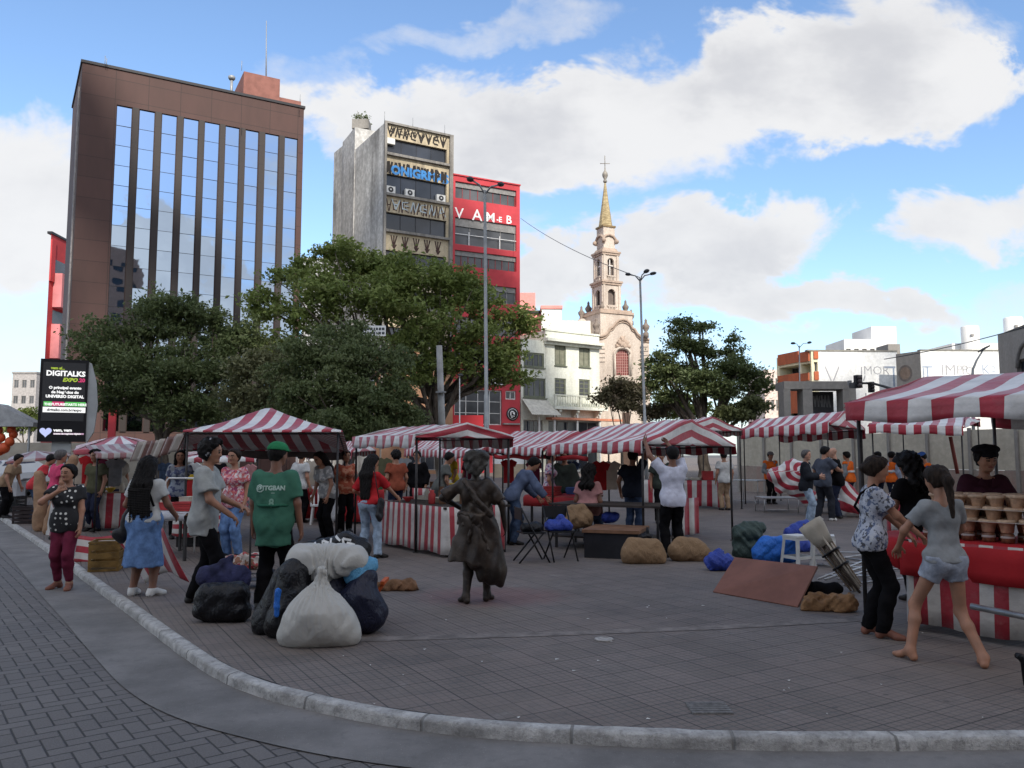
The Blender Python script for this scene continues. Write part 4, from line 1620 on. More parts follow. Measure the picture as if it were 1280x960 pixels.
 m.tube([ax + Vector((0, 0, fz)), ax + Vector((0, 0, Z(190)))], .05, 5); m.tube([ax + Vector((-.6, 0, Z(200))), ax + Vector((.6, 0, Z(200)))], .045, 5)
 m.build('finial_cross', pmat('finial_grey', (.25, .23, .2), .6), root)
 # urns on the roof corners
 for (x, y, h, yy) in ((463, 205, 1.5, 96), (510, 178, 1.6, 98), (561, 290, 1.5, 91.3), (795, 222, 1.4, 96), (893, 300, 1.6, 91.5), (600, 150, 1.1, 93.4), (757, 165, 1.5, 97)):
  p = at(*k4(x, y), yy)
  m = MB(smooth=True); q = h / 1.5
  m.lathe([(.30 * q, -.5 * q), (.30 * q, 0), (.14 * q, .12 * q), (.36 * q, .5 * q), (.42 * q, .75 * q), (.2 * q, 1.0 * q), (.12 * q, 1.25 * q), (.16 * q, 1.35 * q), (.02, 1.6 * q)], p, 10)
  m.build('urn', pmat('urn_stone', (.20, .165, .14), .8), root)
 # small side cupola and side wing
 p = at(*k4(470, 262), 96)
 m = MB(smooth=True); m.lathe([(1.0, -3), (1.0, -.1), (.98, .1), (.85, .55), (.55, .9), (.1, 1.1)], p, 14); m.build('cupola', stone, root)
 m = MB(); q0 = fc.px(*k4(500, 300))
 fc.box(m, q0[0], -.004, 0, fc.px(*k4(520, 255))[1], -12, -2.5); m.build('side_wing', stone, root)
 # doorway
 s0, z1 = fc.px(*k4(735, 830)); s1, _ = fc.px(*k4(785, 830))
 m = MB(); fc.box(m, s0, s1, 0, z1, .003, .06); m.build('door', pmat('door_dark', (.06, .035, .025), .6), root)


church()


# ---- orange building with the long painted white wall, right
def orange_building():
 k = cr(960, 400, 8)
 E = at(1013.7, 439, 74); zt = E.z
 Lf = at_z(970.6, 447.5, zt)
 Rt = at_z(1121, 440, zt)
 root = thing('corner_building', 'corner building with orange parapets and a long white end wall painted MORT', 'building', (E.x, E.y, 0))
 fl = Facade(Lf, E); fr = Facade(E, Rt)
 cream = pmat('cream_render', (.74, .68, .48), .8, .1, .6)
 wh = streak_mat('white_wall_paint', (.82, .82, .80), (.45, .45, .42), .35, .5)
 org = streak_mat('orange_parapet', (.50, .13, .055), (.22, .07, .04), .5, 1.6)
 H = lambda f, x0, y0, x1, y1: (f.px(*k(x0, y1))[0], f.px(*k(x1, y0))[0], f.px(*k((x0 + x1) / 2, y1))[1], f.px(*k((x0 + x1) / 2, y0))[1])
 op = [H(fl, 115, 462, 318, 555), H(fl, 332, 438, 424, 530)]
 op2 = [(h[0], h[1], h[2] - 4.1, h[3] - 4.1) for h in op]
 dp = (fl.o - Vector((E.x, E.y, 0)))
 m = MB()
 fl.wall(m, 0, fl.L, 0, zt, op + op2, 1.6)
 fp = [Vector((E.x, E.y, 0)), Vector((Rt.x, Rt.y, 0)), Vector((Rt.x, Rt.y, 0)) + dp, Vector((Lf.x, Lf.y, 0))]
 mw = MB()
 e0 = fr.px(1023, 470)[0]
 fr.wall(m, 0, e0, 0, zt, [H(fr, 462, 420, 495, 515)], .3)
 fr.wall(mw, e0, fr.L, 0, zt, [], .3)
 for a, b in ((fp[1], fp[2]), (fp[2], fp[3])):
  mw.add([Vector((a.x, a.y, 0)), Vector((b.x, b.y, 0)), Vector((b.x, b.y, zt)), Vector((a.x, a.y, zt))], [(0, 1, 2, 3)])
 mw.add([Vector((p.x, p.y, zt)) for p in fp], [(0, 1, 2, 3)])
 m.build('balcony_wall', cream, root)
 mw.build('end_wall', wh, root)
 m = MB(); fr.box(m, e0 - 1, fr.L, zt + .003, zt + .14, -.5, .06); m.build('coping', pmat('stain_grey', (.24, .23, .2), .9), root)
 # orange balcony fronts
 for h, kk in ((op[0], 0), (op[1], 0)):
  for (ya, yb) in ((330, 440), (545, 632)):
   m = MB()
   x0, x1 = (110, 312) if h is op[0] else (330, 415)
   q = H(fl, x0, ya - (x0 > 200) * 12, x1, yb - (x0 > 200) * 22)
   fl.box(m, q[0], q[1], q[2], q[3], .01, .14)
   m.build('parapet_panel', org, root)
 for h in op + op2:
  win(fl, root, h[0] + .01, h[1] - .01, h[2] + .01, h[3] - .01, 1.5, MATS['grey_frame'], DARKGLASS, 3, 1, .08)
 q = H(fr, 455, 315, 497, 388); m = MB(); fr.box(m, *q, .01, .12); m.build('parapet_panel', org, root)
 q = H(fr, 462, 515, 502, 600); m = MB(); fr.box(m, *q, .01, .12); m.build('parapet_panel', org, root)
 q = H(fr, 462, 420, 495, 515); win(fr, root, q[0] + .01, q[1] - .01, q[2] + .01, q[3] - .01, .25, MATS['grey_frame'], DARKGLASS, 1, 1, .06)
 # third storey band below
 m = MB(); z = H(fl, 115, 700, 415, 830); fl.box(m, z[0], z[1], z[2] - 1, z[3], .012, .14); m.build('parapet_panel', org, root)
 # white wall paint letters
 gp = pmat('faded_blue_paint', (.30, .36, .46), .8); gg = pmat('faded_grey_paint', (.36, .36, .38), .8)
 m = MB()
 for (x0, y0, x1, y1) in ((570, 465, 632, 608), (710, 465, 655, 608), (935, 470, 935, 560), (970, 555, 955, 610), (978, 730, 978, 790)):
  a, b = fr.px(*k(x0, y0)), fr.px(*k(x1, y1))
  dx, dz = b[0] - a[0], b[1] - a[1]; L = math.hypot(dx, dz); nx, nz = -dz / L * .06, dx / L * .06
  m.add([fr.pt(a[0] + nx, a[1] + nz, .006), fr.pt(a[0] - nx, a[1] - nz, .006), fr.pt(b[0] - nx, b[1] - nz, .006), fr.pt(b[0] + nx, b[1] + nz, .006)], [(0, 1, 2, 3)])
 m.build('wall_paint', gg, root)
 s, z = fr.px(*k(1085, 545))
 text('MOR', 'wall_paint', gg, fr.M(s, z, .008), 1.15, root, bold=-.012, extrude=.002)
 s, z = fr.px(*k(1215, 465)); m = MB(); fr.box(m, s - .5, s + .55, z - .16, z + .02, .004, .01); fr.box(m, s + .3, s + .46, z - 1.9, z - .165, .004, .01); m.build('wall_paint', gp, root)
 # second white wall, standing forward, with its dark side wall
 k2 = cr(1100, 390, 7.111)
 P1 = at(1150.2, 438.5, 70); z2 = P1.z
 P0 = at_z(1119.7, 442.7, z2)
 P2 = at_z(1262, 439, z2)
 r2 = thing('corner_building', 'white walled building painted with faint blue letters, its grey side wall in shade', 'building', (P1.x, P1.y, 0))
 f1 = Facade(P0, P1); f2 = Facade(P1, P2)
 m = MB(); f2.wall(m, 0, f2.L, 0, z2, [], .3)
 back = P0 - P1
 m.add([Vector((p.x, p.y, z2)) for p in (P1, P2, P2 + back, P0)], [(0, 1, 2, 3)])
 m.add([f2.pt(f2.L, 0), f2.pt(f2.L, 0, -8), f2.pt(f2.L, z2, -8), f2.pt(f2.L, z2)], [(0, 1, 2, 3)])
 m.build('wall', wh, r2)
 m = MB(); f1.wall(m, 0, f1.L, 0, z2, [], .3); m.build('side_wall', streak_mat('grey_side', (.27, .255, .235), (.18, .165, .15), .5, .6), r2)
 m = MB(); f2.box(m, 0, f2.L, z2 + .003, z2 + .13, -.5, .05); m.build('coping', MATS['stain_grey'], r2)
 s, z = f1.px(*k2(225, 555))
 m = MB(); m.X = f1.M(s, z + .1, .005); m.lathe([(.75, 0), (.75, .006)], n=20, smooth=False); m.lathe([(.55, .008), (.55, .012)], n=20, mat=1, smooth=False); m.X = None
 m.build('mural_portrait', [pmat('mural_dark', (.15, .13, .12), .9), pmat('mural_tan', (.22, .165, .13), .9)], r2)
 for txt, x, y, sz, mt in (('T', 425, 590, 1.6, gp), ('I', 390, 580, 1.2, gp), ('IM', 610, 560, 1.35, gg), ('P', 708, 553, 1.15, gg), ('P', 755, 553, 1.15, gg), ('O', 800, 556, 1.0, gg), ('K', 940, 548, 1.15, gp), ('2', 1010, 532, .8, gp)):
  s, z = f2.px(*k2(x, y)); text(txt, 'wall_paint', mt, f2.M(s, z, .008), sz, r2, bold=-.01, extrude=.002)


orange_building()


# ---- dark gable building, far right edge
def right_building():
 k2 = cr(1100, 390, 7.111)
 A0 = at(*k2(1045, 205), 62); zt = A0.z
 B = at(*k2(1330, 140), 56)
 fc = Facade(A0, Vector((B.x, B.y, 0)))
 root = thing('arched_building', 'grey brown building with a tall arched window at the right edge', 'building', tuple(fc.o))
 m = MB()
 h = (fc.px(*k2(1215, 500))[0], fc.L - .3, 2, fc.px(*k2(1250, 420))[1])
 zr = at(*k2(1330, 140), 56).z
 fc.wall(m, 0, fc.L, 0, zt, [h], .4)
 m.add([fc.pt(0, zt), fc.pt(fc.L, zt), fc.pt(fc.L, zr)], [(0, 1, 2)])
 fc.shell(m, [fc.pt(0, 0), fc.pt(fc.L, 0), fc.pt(fc.L + 1, 0, -9), fc.pt(1, 0, -9)], 0, zt)
 m.build('wall', MATS['grey_side'], root)
 win(fc, root, h[0] + .01, h[1] - .01, h[2] + .01, h[3] - .01, .3, MATS['grey_frame'], DARKGLASS, 2, 2, .1)
 m = MB(smooth=True)
 r = (h[1] - h[0]) * .85
 m.tube([fc.pt(h[1] - .1 + r * math.cos(PI * (1 - i / 10)) , h[3] - .6 + r * .85 * math.sin(PI * i / 10), .02) for i in range(8)], .16, 6)
 m.build('arch_moulding', pmat('arch_grey', (.16, .155, .15), .9), root)


right_building()

# ---- rooftop blocks and tanks behind the white walls
root, fc, zt = plain_block('rooftop_block', 'low white rooftop block with glazing above the MORT wall', 1055, 1115, 424, 100, 6, whiteb, (6, 1))
plain_block('rooftop_tower', 'square white stair tower above the long white wall', 1089, 1120, 408, 104, 6, whiteb)
plain_block('rooftop_box', 'small dark rooftop box beside the white stair tower', 1110, 1125, 430, 90, 3, MATS['grey_side'])
plain_block('rooftop_block', 'low white rooftop wing between the two round tanks', 1190, 1250, 429, 98, 6, whiteb, (7, 1))
for lab, px, y0, r_ in (('round white water tank rising above the white wall', 1212, 408, 1.0), ('round white water tank beside the grey arched building', 1266, 397, 1.05)):
 p = at(px, y0, 97); tk = thing('water_tank', lab, 'tank', (p.x, p.y, 0), group='rooftop water tanks')
 m = MB(smooth=True); m.lathe([(r_, 6), (r_, p.z - .1), (r_ * .9, p.z), (.05, p.z + .1)], (p.x, p.y, 0), 20); m.build('tank_body', whiteb, tk)
 m = MB(); m.box((p.x - .3, p.y - r_ - .02, p.z - 1.2), (.35, .1, .3)); m.build('hatch', MATS['grey_frame'], tk)
plain_block('apartment_block', 'pale pink block of flats glimpsed between the round tree and the orange parapets', 955, 974, 462, 110, 8, pmat('pale_pink', (.70, .56, .50), .8), (3, 7))
plain_block('apartment_block', 'grey flats with balconies beyond the digital billboard', 16, 46, 467, 150, 12, pmat('grey_flats', (.36, .34, .33), .8), (3, 6), copm=MATS['grey_frame'])
plain_block('apartment_block', 'whitewashed block seen low between brown tower and concrete block', 379, 420, 322, 96, 6, pmat('offwhite', (.45, .46, .47), .8), (5, 6))


# ---- concrete portico (station roof) behind the stalls
def portico():
 k = cr(960, 400, 8)
 Y = 48
 P = lambda x, y: at(*k(x, y), Y)
 root = thing('concrete_portico', 'heavy grey concrete portico with open bays behind the striped stalls', 'portico', (P(480, 900).x, Y, 0))
 gc = streak_mat('portico_concrete', (.24, .225, .205), (.13, .12, .11), .5, .5)
 a, b = P(160, 640), P(815, 640)
 fc = Facade(a, b)
 z1 = P(480, 612).z; z0 = P(480, 690).z
 m = MB(); fc.box(m, 0, fc.L, z0, z1, -1.6, 0); m.build('beam', gc, root)
 for x0, x1 in ((160, 228), (352, 448), (752, 812)):
  m = MB(); s0, s1 = fc.px(*k(x0, 800))[0], fc.px(*k(x1, 800))[0]
  fc.box(m, s0, s1, 0, z0 - .003, -1.0, -.02); m.build('column', gc, root)
 m = MB(); s0, s1 = fc.px(*k(508, 800))[0], fc.px(*k(748, 800))[0]
 fc.box(m, s0, s1, 0, z0 - .05, -1.6, -1.4); m.build('roller_shutter', pmat('shutter_dark', (.045, .045, .048), .6), root)
 m = MB(); strokes(m, fc, s0 + .2, s1 - .2, z0 - 1.0, z0 - .3, -1.39, 5, 3, 0, .05); m.build('graffiti', pmat('faint_paint', (.16, .16, .16), .9), root)
 m = MB(); s0, s1 = fc.px(*k(815, 640))[0], fc.px(*k(920, 640))[0]; fc.box(m, fc.L + .004, s1, P(480, 800).z, P(480, 625).z, -2, -.6); m.build('side_beam', MATS['grey_side'], root)


portico()


# ---- long site hoarding behind the stalls
def hoarding():
 Y0 = 36.0
 A0 = gnd(925, 612); B = gnd(1420, 640)
 A0 = Vector((at(925, 600, Y0).x, Y0, 0)); B = Vector((at(1340, 600, 24).x, 24.0, 0))
 fc = Facade(A0, B)
 root = thing('site_hoarding', 'long beige board fence with posts behind the striped stalls', 'fence', tuple(A0))
 bd = streak_mat('beige_board', (.50, .46, .37), (.32, .28, .22), .5, .9)
 lo = streak_mat('lower_board', (.30, .26, .22), (.32, .15, .13), .6, 1.3)
 z1 = at(1000, 545, Y0 - 2).z
 n = 9
 for i in range(n):
  a0, a1 = fc.L * i / n + .01, fc.L * (i + 1) / n - .01
  m = MB(); fc.box(m, a0, a1, 1.15, z1 + (.04 if i % 2 else 0), -.05, 0); m.build('board', bd, root)
  m = MB(); fc.box(m, a0, a1, .02, 1.13, -.05, 0); m.build('board', lo, root)
 for i in range(n + 1):
  m = MB(); a = fc.L * i / n; fc.box(m, a - .05, a + .05, 0, z1 + .1, .003, .09); m.build('post', MATS['grey_side'], root)


hoarding()

# ---- red billboards and hoardings low behind the centre stalls
def redpanel(label, x0, x1, y0, y1, Y, mat):
 a, b = at(x0, y1, Y), at(x1, y1, Y)
 fc = Facade(a, b)
 t_ = thing('advert_panel', label, 'billboard', (a.x, a.y, 0), group='red panels behind the stalls')
 m = MB(); fc.box(m, 0, fc.L, a.z, at(x0, y0, Y).z, -.12, 0); m.build('panel', mat, t_)
 for q in (.1, .9):
  m = MB(); fc.box(m, fc.L * q - .06, fc.L * q + .06, 0, a.z - .002, -.11, -.02); m.build('leg', MATS['galvanised'], t_)


rp = pmat('signal_red', (.62, .045, .035), .5, .08, .5); rp2 = pmat('deep_red_sign', (.42, .03, .04), .5, .08, .5)
redpanel('wide bright red panel under the dark tree, behind the striped stalls', 425, 536, 521, 555, 58, rp)
redpanel('deep red panel on legs in front of the red building', 566, 604, 519, 545, 60, rp2)
redpanel('thin tall red post panel left of the dark street tree', 134, 143, 512, 555, 52, rp2)
# ================================================================== TREES, LAMPS, BILLBOARD
def leaf_mat(name, c1, c2, c3, transl=.25):
 m, t, b = new_mat(name)
 a = t.node('ShaderNodeAttribute', attribute_name='tone').outputs['Fac']
 tc = t.node('ShaderNodeTexCoord').outputs['Object']
 n = t.ramp(t.noise(tc, .45, 4, .6), .32, .68)
 c = t.mix(n, c1, c2)
 c = t.mix(t.math('MULTIPLY', t.math('POWER', a, 2.0), .8), c, c3)
 t.put(b.inputs['Base Color'], c)
 b.inputs['Roughness'].default_value = .5
 b.inputs['Specular IOR Level'].default_value = .35
 tr = t.node('ShaderNodeBsdfTranslucent')
 t.l.new(c, tr.inputs[0])
 mx = t.node('ShaderNodeMixShader'); mx.inputs[0].default_value = transl
 t.l.new(b.outputs[0], mx.inputs[1]); t.l.new(tr.outputs[0], mx.inputs[2])
 t.l.new(mx.outputs[0], t.n['Material Output'].inputs[0])
 return m


BARK = pmat('bark', (.085, .065, .05), .95, .35, 4, .8, 0, (.15, .125, .10), .2, (1, 1, .3))


def leaves(name, lobes, n, size, mat, parent, seed, clump=.55, per=26, flat=.5, droop=0.0, aspect=.5):
 """lobes: (centre, (rx, ry, rz)); leaf blades gathered in sprays on the lobes' outer shells"""
 r = np.random.RandomState(seed)
 sub_ = []
 for c, rad in lobes:
  sub_.append((c, tuple(np.array(rad) * .62)))
  for q in range(7):
   d = r.randn(3); d /= np.linalg.norm(d); d[2] = d[2] * .8 + .15
   s_ = r.uniform(.26, .52)
   sub_.append((tuple(np.array(c) + d * np.array(rad) * r.uniform(.55, 1.0)), (rad[0] * s_, rad[1] * s_, rad[2] * s_ * .8)))
 lobes = sub_
 vol = np.array([(l[1][0] * l[1][1] * l[1][2]) ** .67 for l in lobes])
 cnt = np.maximum(1, (n / per * vol / vol.sum())).astype(int)
 P = []
 for (c, rad), k in zip(lobes, cnt):
  d = r.randn(k, 3); d /= np.linalg.norm(d, axis=1)[:, None]
  rr = r.rand(k, 1) ** .38 * (0.82 + .3 * r.rand(k, 1))
  P.append(np.array(c) + d * rr * np.array(rad))
 P = np.concatenate(P)
 K = len(P)
 sz = clump * (0.55 + .9 * r.rand(K, 1))
 # each spray: blades around a twig that points outward and sideways
 tw = r.randn(K, 3) * np.array([1, 1, .35]); tw /= np.linalg.norm(tw, axis=1)[:, None]
 C0 = np.repeat(P, per, 0); S0 = np.repeat(sz, per, 0); TW = np.repeat(tw, per, 0)
 N = len(C0)
 along = (r.rand(N, 1) - .5) * 2
 pos = C0 + TW * along * S0 + r.randn(N, 3) * S0 * np.array([.34, .34, .20])
 pos[:, 2] -= droop * (along[:, 0] ** 2) * S0[:, 0]
 nrm = r.randn(N, 3) * .75 + np.array([0, 0, flat]); nrm /= np.linalg.norm(nrm, axis=1)[:, None]
 ax = TW * .6 + r.randn(N, 3) * .7 + np.array([0, 0, -.25 - droop]); ax -= nrm * (ax * nrm).sum(1)[:, None]; ax /= np.linalg.norm(ax, axis=1)[:, None]
 bx = np.cross(nrm, ax)
 L = size * (.6 + .8 * r.rand(N, 1)); W = L * aspect
 fold_ = nrm * W * .25
 V = np.stack([pos - ax * L * .5, pos + bx * W * .5 + fold_, pos + ax * L * .5, pos - bx * W * .5 + fold_], 1).reshape(-1, 3)
 Q = np.arange(N * 4).reshape(-1, 4)
 o = np_mesh(name, V, Q, mat, smooth=False, parent=parent)
 a = o.data.attributes.new('tone', 'FLOAT', 'FACE')
 tone = np.clip(np.repeat(r.rand(K), per) * .55 + r.rand(N) * .5, 0, 1)
 a.data.foreach_set('value', tone.astype(np.float32))
 return o


def limbs(mb, base, top, r0, lobes, seed, nsub=2):
 r = random.Random(seed)
 base = Vector(base); top = Vector(top)
 k = 6
 pts = [base.lerp(top, i / k) + Vector((r.uniform(-1, 1), r.uniform(-1, 1), 0)) * r0 * .5 * (i > 0) for i in range(k + 1)]
 mb.tube([base - Vector((0, 0, .05))] + pts, [r0 * 1.5] + [r0 * (1.25 - .55 * i / k) for i in range(k + 1)], 9)
 for c, rad in lobes:
  c = Vector(c)
  s = pts[r.choice([3, 4, 5, 6])]
  d = c - s
  mid = s + d * .5 + Vector((r.uniform(-.1, .1) * d.length, r.uniform(-.1, .1) * d.length, -.06 * d.length))
  mb.tube([s, s.lerp(mid, .5) + Vector((0, 0, .03)), mid, c], [r0 * .55, r0 * .45, r0 * .34, r0 * .12], 6)
  for q in range(nsub):
   e = c + Vector((r.uniform(-1, 1) * rad[0], r.uniform(-1, 1) * rad[1], r.uniform(-.3, .9) * rad[2])) * .8
   mb.tube([mid, mid.lerp(e, .5) + Vector((0, 0, .1)), e], [r0 * .26, r0 * .17, r0 * .05], 5)


def tree(name, label, basepx, Y, lob, n, size, mat, seed, r0=.3, group=None, clump=.55, topf=.45, per=26, flat=.5, droop=0.0, aspect=.5, nsub=2, cat='tree'):
 """lob: (px, py, dY, rx_px, rz_px) in survey pixels at the tree's own distance"""
 b = Vector((at(basepx, 560, Y).x, Y, 0))
 root = thing(name, label, cat, tuple(b), group=group)
 L = []
 for (px, py, dY, rx, rz) in lob:
  c = at(px, py, Y + dY)
  k = (Y + dY) / 1000
  L.append((tuple(c), (rx * k, rx * k * .85, rz * k)))
 zc = sum(l[0][2] for l in L) / len(L)
 xc = sum(l[0][0] for l in L) / len(L)
 m = MB(smooth=True)
 limbs(m, b, (b.x + (xc - b.x) * .4, b.y, zc * topf + .5), r0, L, seed, nsub)
 m.build('trunk', BARK, root)
 leaves('crown', L, n, size, mat, root, seed, clump, per, flat, droop, aspect)
 return root


G1 = leaf_mat('leaf_green', (.135, .185, .045), (.200, .255, .065), (.29, .32, .11), .38)
G2 = leaf_mat('leaf_dark', (.085, .118, .042), (.128, .165, .062), (.19, .215, .095), .36)
G3 = leaf_mat('leaf_pale', (.10, .115, .045), (.16, .165, .075), (.26, .25, .13))
G4 = leaf_mat('leaf_olive', (.06, .075, .028), (.10, .115, .04), (.14, .15, .06))
G5 = leaf_mat('leaf_rust', (.105, .095, .045), (.13, .125, .055), (.17, .12, .085))

# big light green tree in front of the concrete block and the red building
tree('street_tree', 'big spreading bright green tree in front of the concrete block and red building', 556, 50,
  [(400, 345, 0, 55, 34), (450, 330, 1, 52, 30), (352, 345, 2, 22, 14), (330, 385, 1, 34, 26), (500, 355, -1, 52, 32), (550, 345, -2, 48, 30), (560, 375, -2, 50, 32), (475, 380, -3, 60, 36), (400, 390, -3, 58, 36),
  (345, 430, -2, 40, 34), (520, 415, -3, 56, 34), (585, 425, -2, 40, 32), (630, 400, -1, 34, 24), (655, 405, -1, 26, 20), (625, 440, -1, 34, 30), (640, 465, 0, 28, 26), (560, 455, -2, 34, 30), (525, 465, -2, 34, 26), (420, 320, 1, 34, 16), (590, 360, -1, 26, 16), (610, 470, 0, 34, 26), (500, 330, 0, 26, 14), (570, 345, -1, 22, 14)],
  40000, .30, G1, 3, .38, clump=.62, topf=.5, flat=.8)
# dark street tree, left
tree('street_tree', 'dark green street tree before the brown tower, left of the pale shrubby tree', 205, 44,
  [(150, 420, 0, 46, 34), (200, 405, 0, 52, 34), (245, 400, 1, 46, 30), (290, 425, 1, 36, 30), (125, 445, 0, 32, 26), (170, 460, -1, 50, 36), (230, 455, -1, 54, 40), (280, 465, 0, 40, 34), (150, 500, 0, 44, 30), (210, 505, -1, 56, 34), (265, 515, 0, 44, 26), (235, 385, 1, 22, 14), (110, 420, 1, 22, 18), (190, 390, 1, 28, 16)],
  33000, .24, G2, 7, .30, clump=.6, topf=.5, flat=.6)
# pale flowering shrub tree
tree('street_tree', 'pale yellowish green small tree between the dark street tree and the rounded dark tree', 315, 38,
  [(310, 460, 0, 34, 26), (345, 450, 0, 32, 24), (295, 490, 0, 26, 24), (330, 490, -1, 36, 28), (310, 515, 0, 34, 20), (360, 480, 0, 26, 24)],
  11000, .20, G3, 9, .16, clump=.42, topf=.4, flat=.3)
# rounded dark tree in front
tree('street_tree', 'rounded dusky dark tree right behind the striped stalls at the centre left', 440, 32,
  [(420, 440, 0, 52, 34), (380, 460, 0, 40, 30), (460, 455, 0, 46, 34), (400, 490, -1, 56, 36), (450, 495, -1, 56, 36), (490, 500, 0, 34, 34), (370, 510, 0, 40, 30), (420, 530, -1, 56, 26), (480, 530, 0, 40, 24), (345, 525, 0, 26, 20), (510, 525, 0, 22, 20), (435, 420, 1, 30, 18)],
  40000, .16, G2, 11, .24, clump=.40, topf=.5, flat=.3, droop=.3)
# umbrella shaped tree right of the church
tree('umbrella_tree', 'umbrella shaped dark tree with tiered flat crown right of the church', 880, 58,
  [(860, 412, 0, 24, 9), (850, 405, 1, 16, 6), (878, 408, 1, 14, 5), (860, 432, 0, 30, 12), (830, 447, 0, 22, 12), (880, 440, 1, 22, 10), (915, 440, 1, 14, 16), (918, 425, 1, 9, 10), (845, 465, 0, 38, 14), (820, 480, 0, 22, 13), (900, 462, 0, 34, 13), (930, 470, 0, 26, 14), (945, 488, 0, 18, 12), (870, 480, -1, 40, 14), (835, 495, 0, 22, 10), (905, 490, -1, 28, 12), (815, 460, 1, 14, 12), (950, 478, 0, 12, 9)],
  25000, .26, G2, 13, .38, clump=.6, topf=.35, flat=1.2)
for o in [q for q in bpy.data.objects if q.name == 'umbrella_tree']:
 pass
# low greenery in the background
tree('small_tree', 'small round pale pinkish tree in front of the white house balcony and church', 777, 50,
  [(775, 485, 0, 18, 13), (760, 495, 0, 13, 11), (792, 495, 0, 14, 12), (778, 505, 0, 22, 10)], 5200, .22, G5, 17, .09, clump=.45, topf=.55, per=18, flat=.3)
tree('small_tree', 'bright green bushy tree behind the trunk of the umbrella tree', 850, 66,
  [(850, 505, 0, 20, 14), (868, 515, 0, 16, 12), (835, 515, 0, 16, 12)], 5000, .28, G1, 19, .12, clump=.6)
tree('small_tree', 'olive shrub with thin leaves at the left end of the beige hoarding', 935, 56,
  [(925, 515, 0, 20, 14), (945, 508, 0, 16, 14), (905, 520, 0, 16, 10)], 5000, .26, G4, 23, .1, clump=.55)
tree('small_tree', 'rust tinged small tree before the church, beside the tall lamp post', 820, 60,
  [(812, 518, 0, 14, 10), (828, 508, 0, 12, 10)], 2600, .24, G5, 29, .09, clump=.5, per=16)
tree('small_tree', 'bushy green tree low behind the digital billboard at the left', 30, 70,
  [(30, 522, 0, 16, 12), (45, 530, 0, 14, 10), (15, 535, 0, 12, 8)], 3500, .3, G1, 31, .12, clump=.6)
# trees whose tips show between other things
tree('roof_bush', 'scraggly bush growing on the roof of the concrete block', 453, bush_at.y,
  [(453, 152, 0, 7, 5), (448, 146, 0, 4, 4), (458, 146, 0, 4, 4)], 260, .22, G2, 37, .05, clump=.4, per=8, cat='bush')
rb = [o for o in bpy.data.objects if o.name.startswith('roof_bush')][0]
tk = [c for c in rb.children if c.name.startswith('trunk')][0]
bpy.data.objects.remove(tk)
m = MB(smooth=True)
r_ = random.Random(8)
for i in range(9):
 p = bush_at - Vector((0, 0, .3)); e = p + Vector((r_.uniform(-.6, .6), r_.uniform(-.3, .3), r_.uniform(.7, 1.5)))
 m.tube([p, p.lerp(e, .5) + Vector((r_.uniform(-.1, .1), 0, .1)), e], [.04, .03, .012], 5)
m.build('stem', BARK, rb)


# ---- lamp posts
STEEL = pmat('post_steel', (.30, .31, .31), .5, .15, 3, 0, .4)
DKST = pmat('dark_steel', (.07, .075, .08), .5, .15, 3, 0, .3)


def pole_at(px, Y):
 return Vector((at(px, 560, Y).x, Y, 0))


def lamp_post(label, pxb, pxt, pyt, Y, heads, r=.12, mat=STEEL, group='street lamps', hl=.9):
 b = pole_at(pxb, Y); top = at(pxt, pyt, Y)
 root = thing('street_lamp', label, 'street lamp', tuple(b), group=group)
 m = MB(smooth=True)
 m.tube([b, b.lerp(top, .33), b.lerp(top, .331), top], [r, r * .85, r * .68, r * .5], 10)
 m.lathe([(r * 2, 0), (r * 2, .03), (r * 1.1, .06)], b, 12)
 m.build('pole', mat, root)
 for (dx, dz, lh) in heads:
  e = top + Vector((dx, -.3, dz))
  m = MB(smooth=True)
  m.tube([top - Vector((0, 0, .15)), top + (e - top) * .5 + Vector((0, 0, .05)), e], r * .3, 6)
  arm = m.build('arm', mat, root)
  d = Vector((dx, -.25, dz * .6)).normalized()
  m = MB(smooth=True)
  q = d.to_track_quat('X', 'Z').to_matrix().to_4x4()
  m.X = Matrix.Translation(e + d * lh * .45) @ q
  m.lathe([(.02, -.07), (.13, -.05), (.17, 0), (.12, .06), (.02, .09)], n=12, sx=lh * 2.6, sy=1.0)
  m.X = None
  m.build('lamp_head', DKST, arm)
 return root


lamp_post('tallest grey street lamp with two arms, in front of the red building', 609, 606, 238, 30, [(-.42, .26, .34), (.5, .1, .3)], .11)
lamp_post('slim street lamp with three lamp heads, right of the church tower', 808, 800, 348, 42, [(-.55, .12, .35), (.18, .22, .4), (.45, .14, .45)], .11)
lamp_post('small street lamp with two heads in front of the orange parapets', 1000, 999, 432, 52, [(-.4, .08, .35), (.4, .12, .35)], .07)
b = pole_at(556, 34)
t_ = thing('utility_post', 'plain grey post under the big bright green tree, left of the tallest lamp', 'post', tuple(b))
m = MB(smooth=True); m.tube([b, at(549, 432, 34)], [.17, .13], 10); m.build('pole', pmat('post_concrete', (.30, .30, .29), .9, .2, 2), t_)
m = MB(); p = at(551, 490, 33.8); m.box(p, (.42, .2, .06)); m.build('clamp', STEEL, t_)
lamp_post('short white lamp post before the red shop window', 575, 574.5, 470, 46, [(0.05, .02, .22)], .06, MATS['white_frame'])
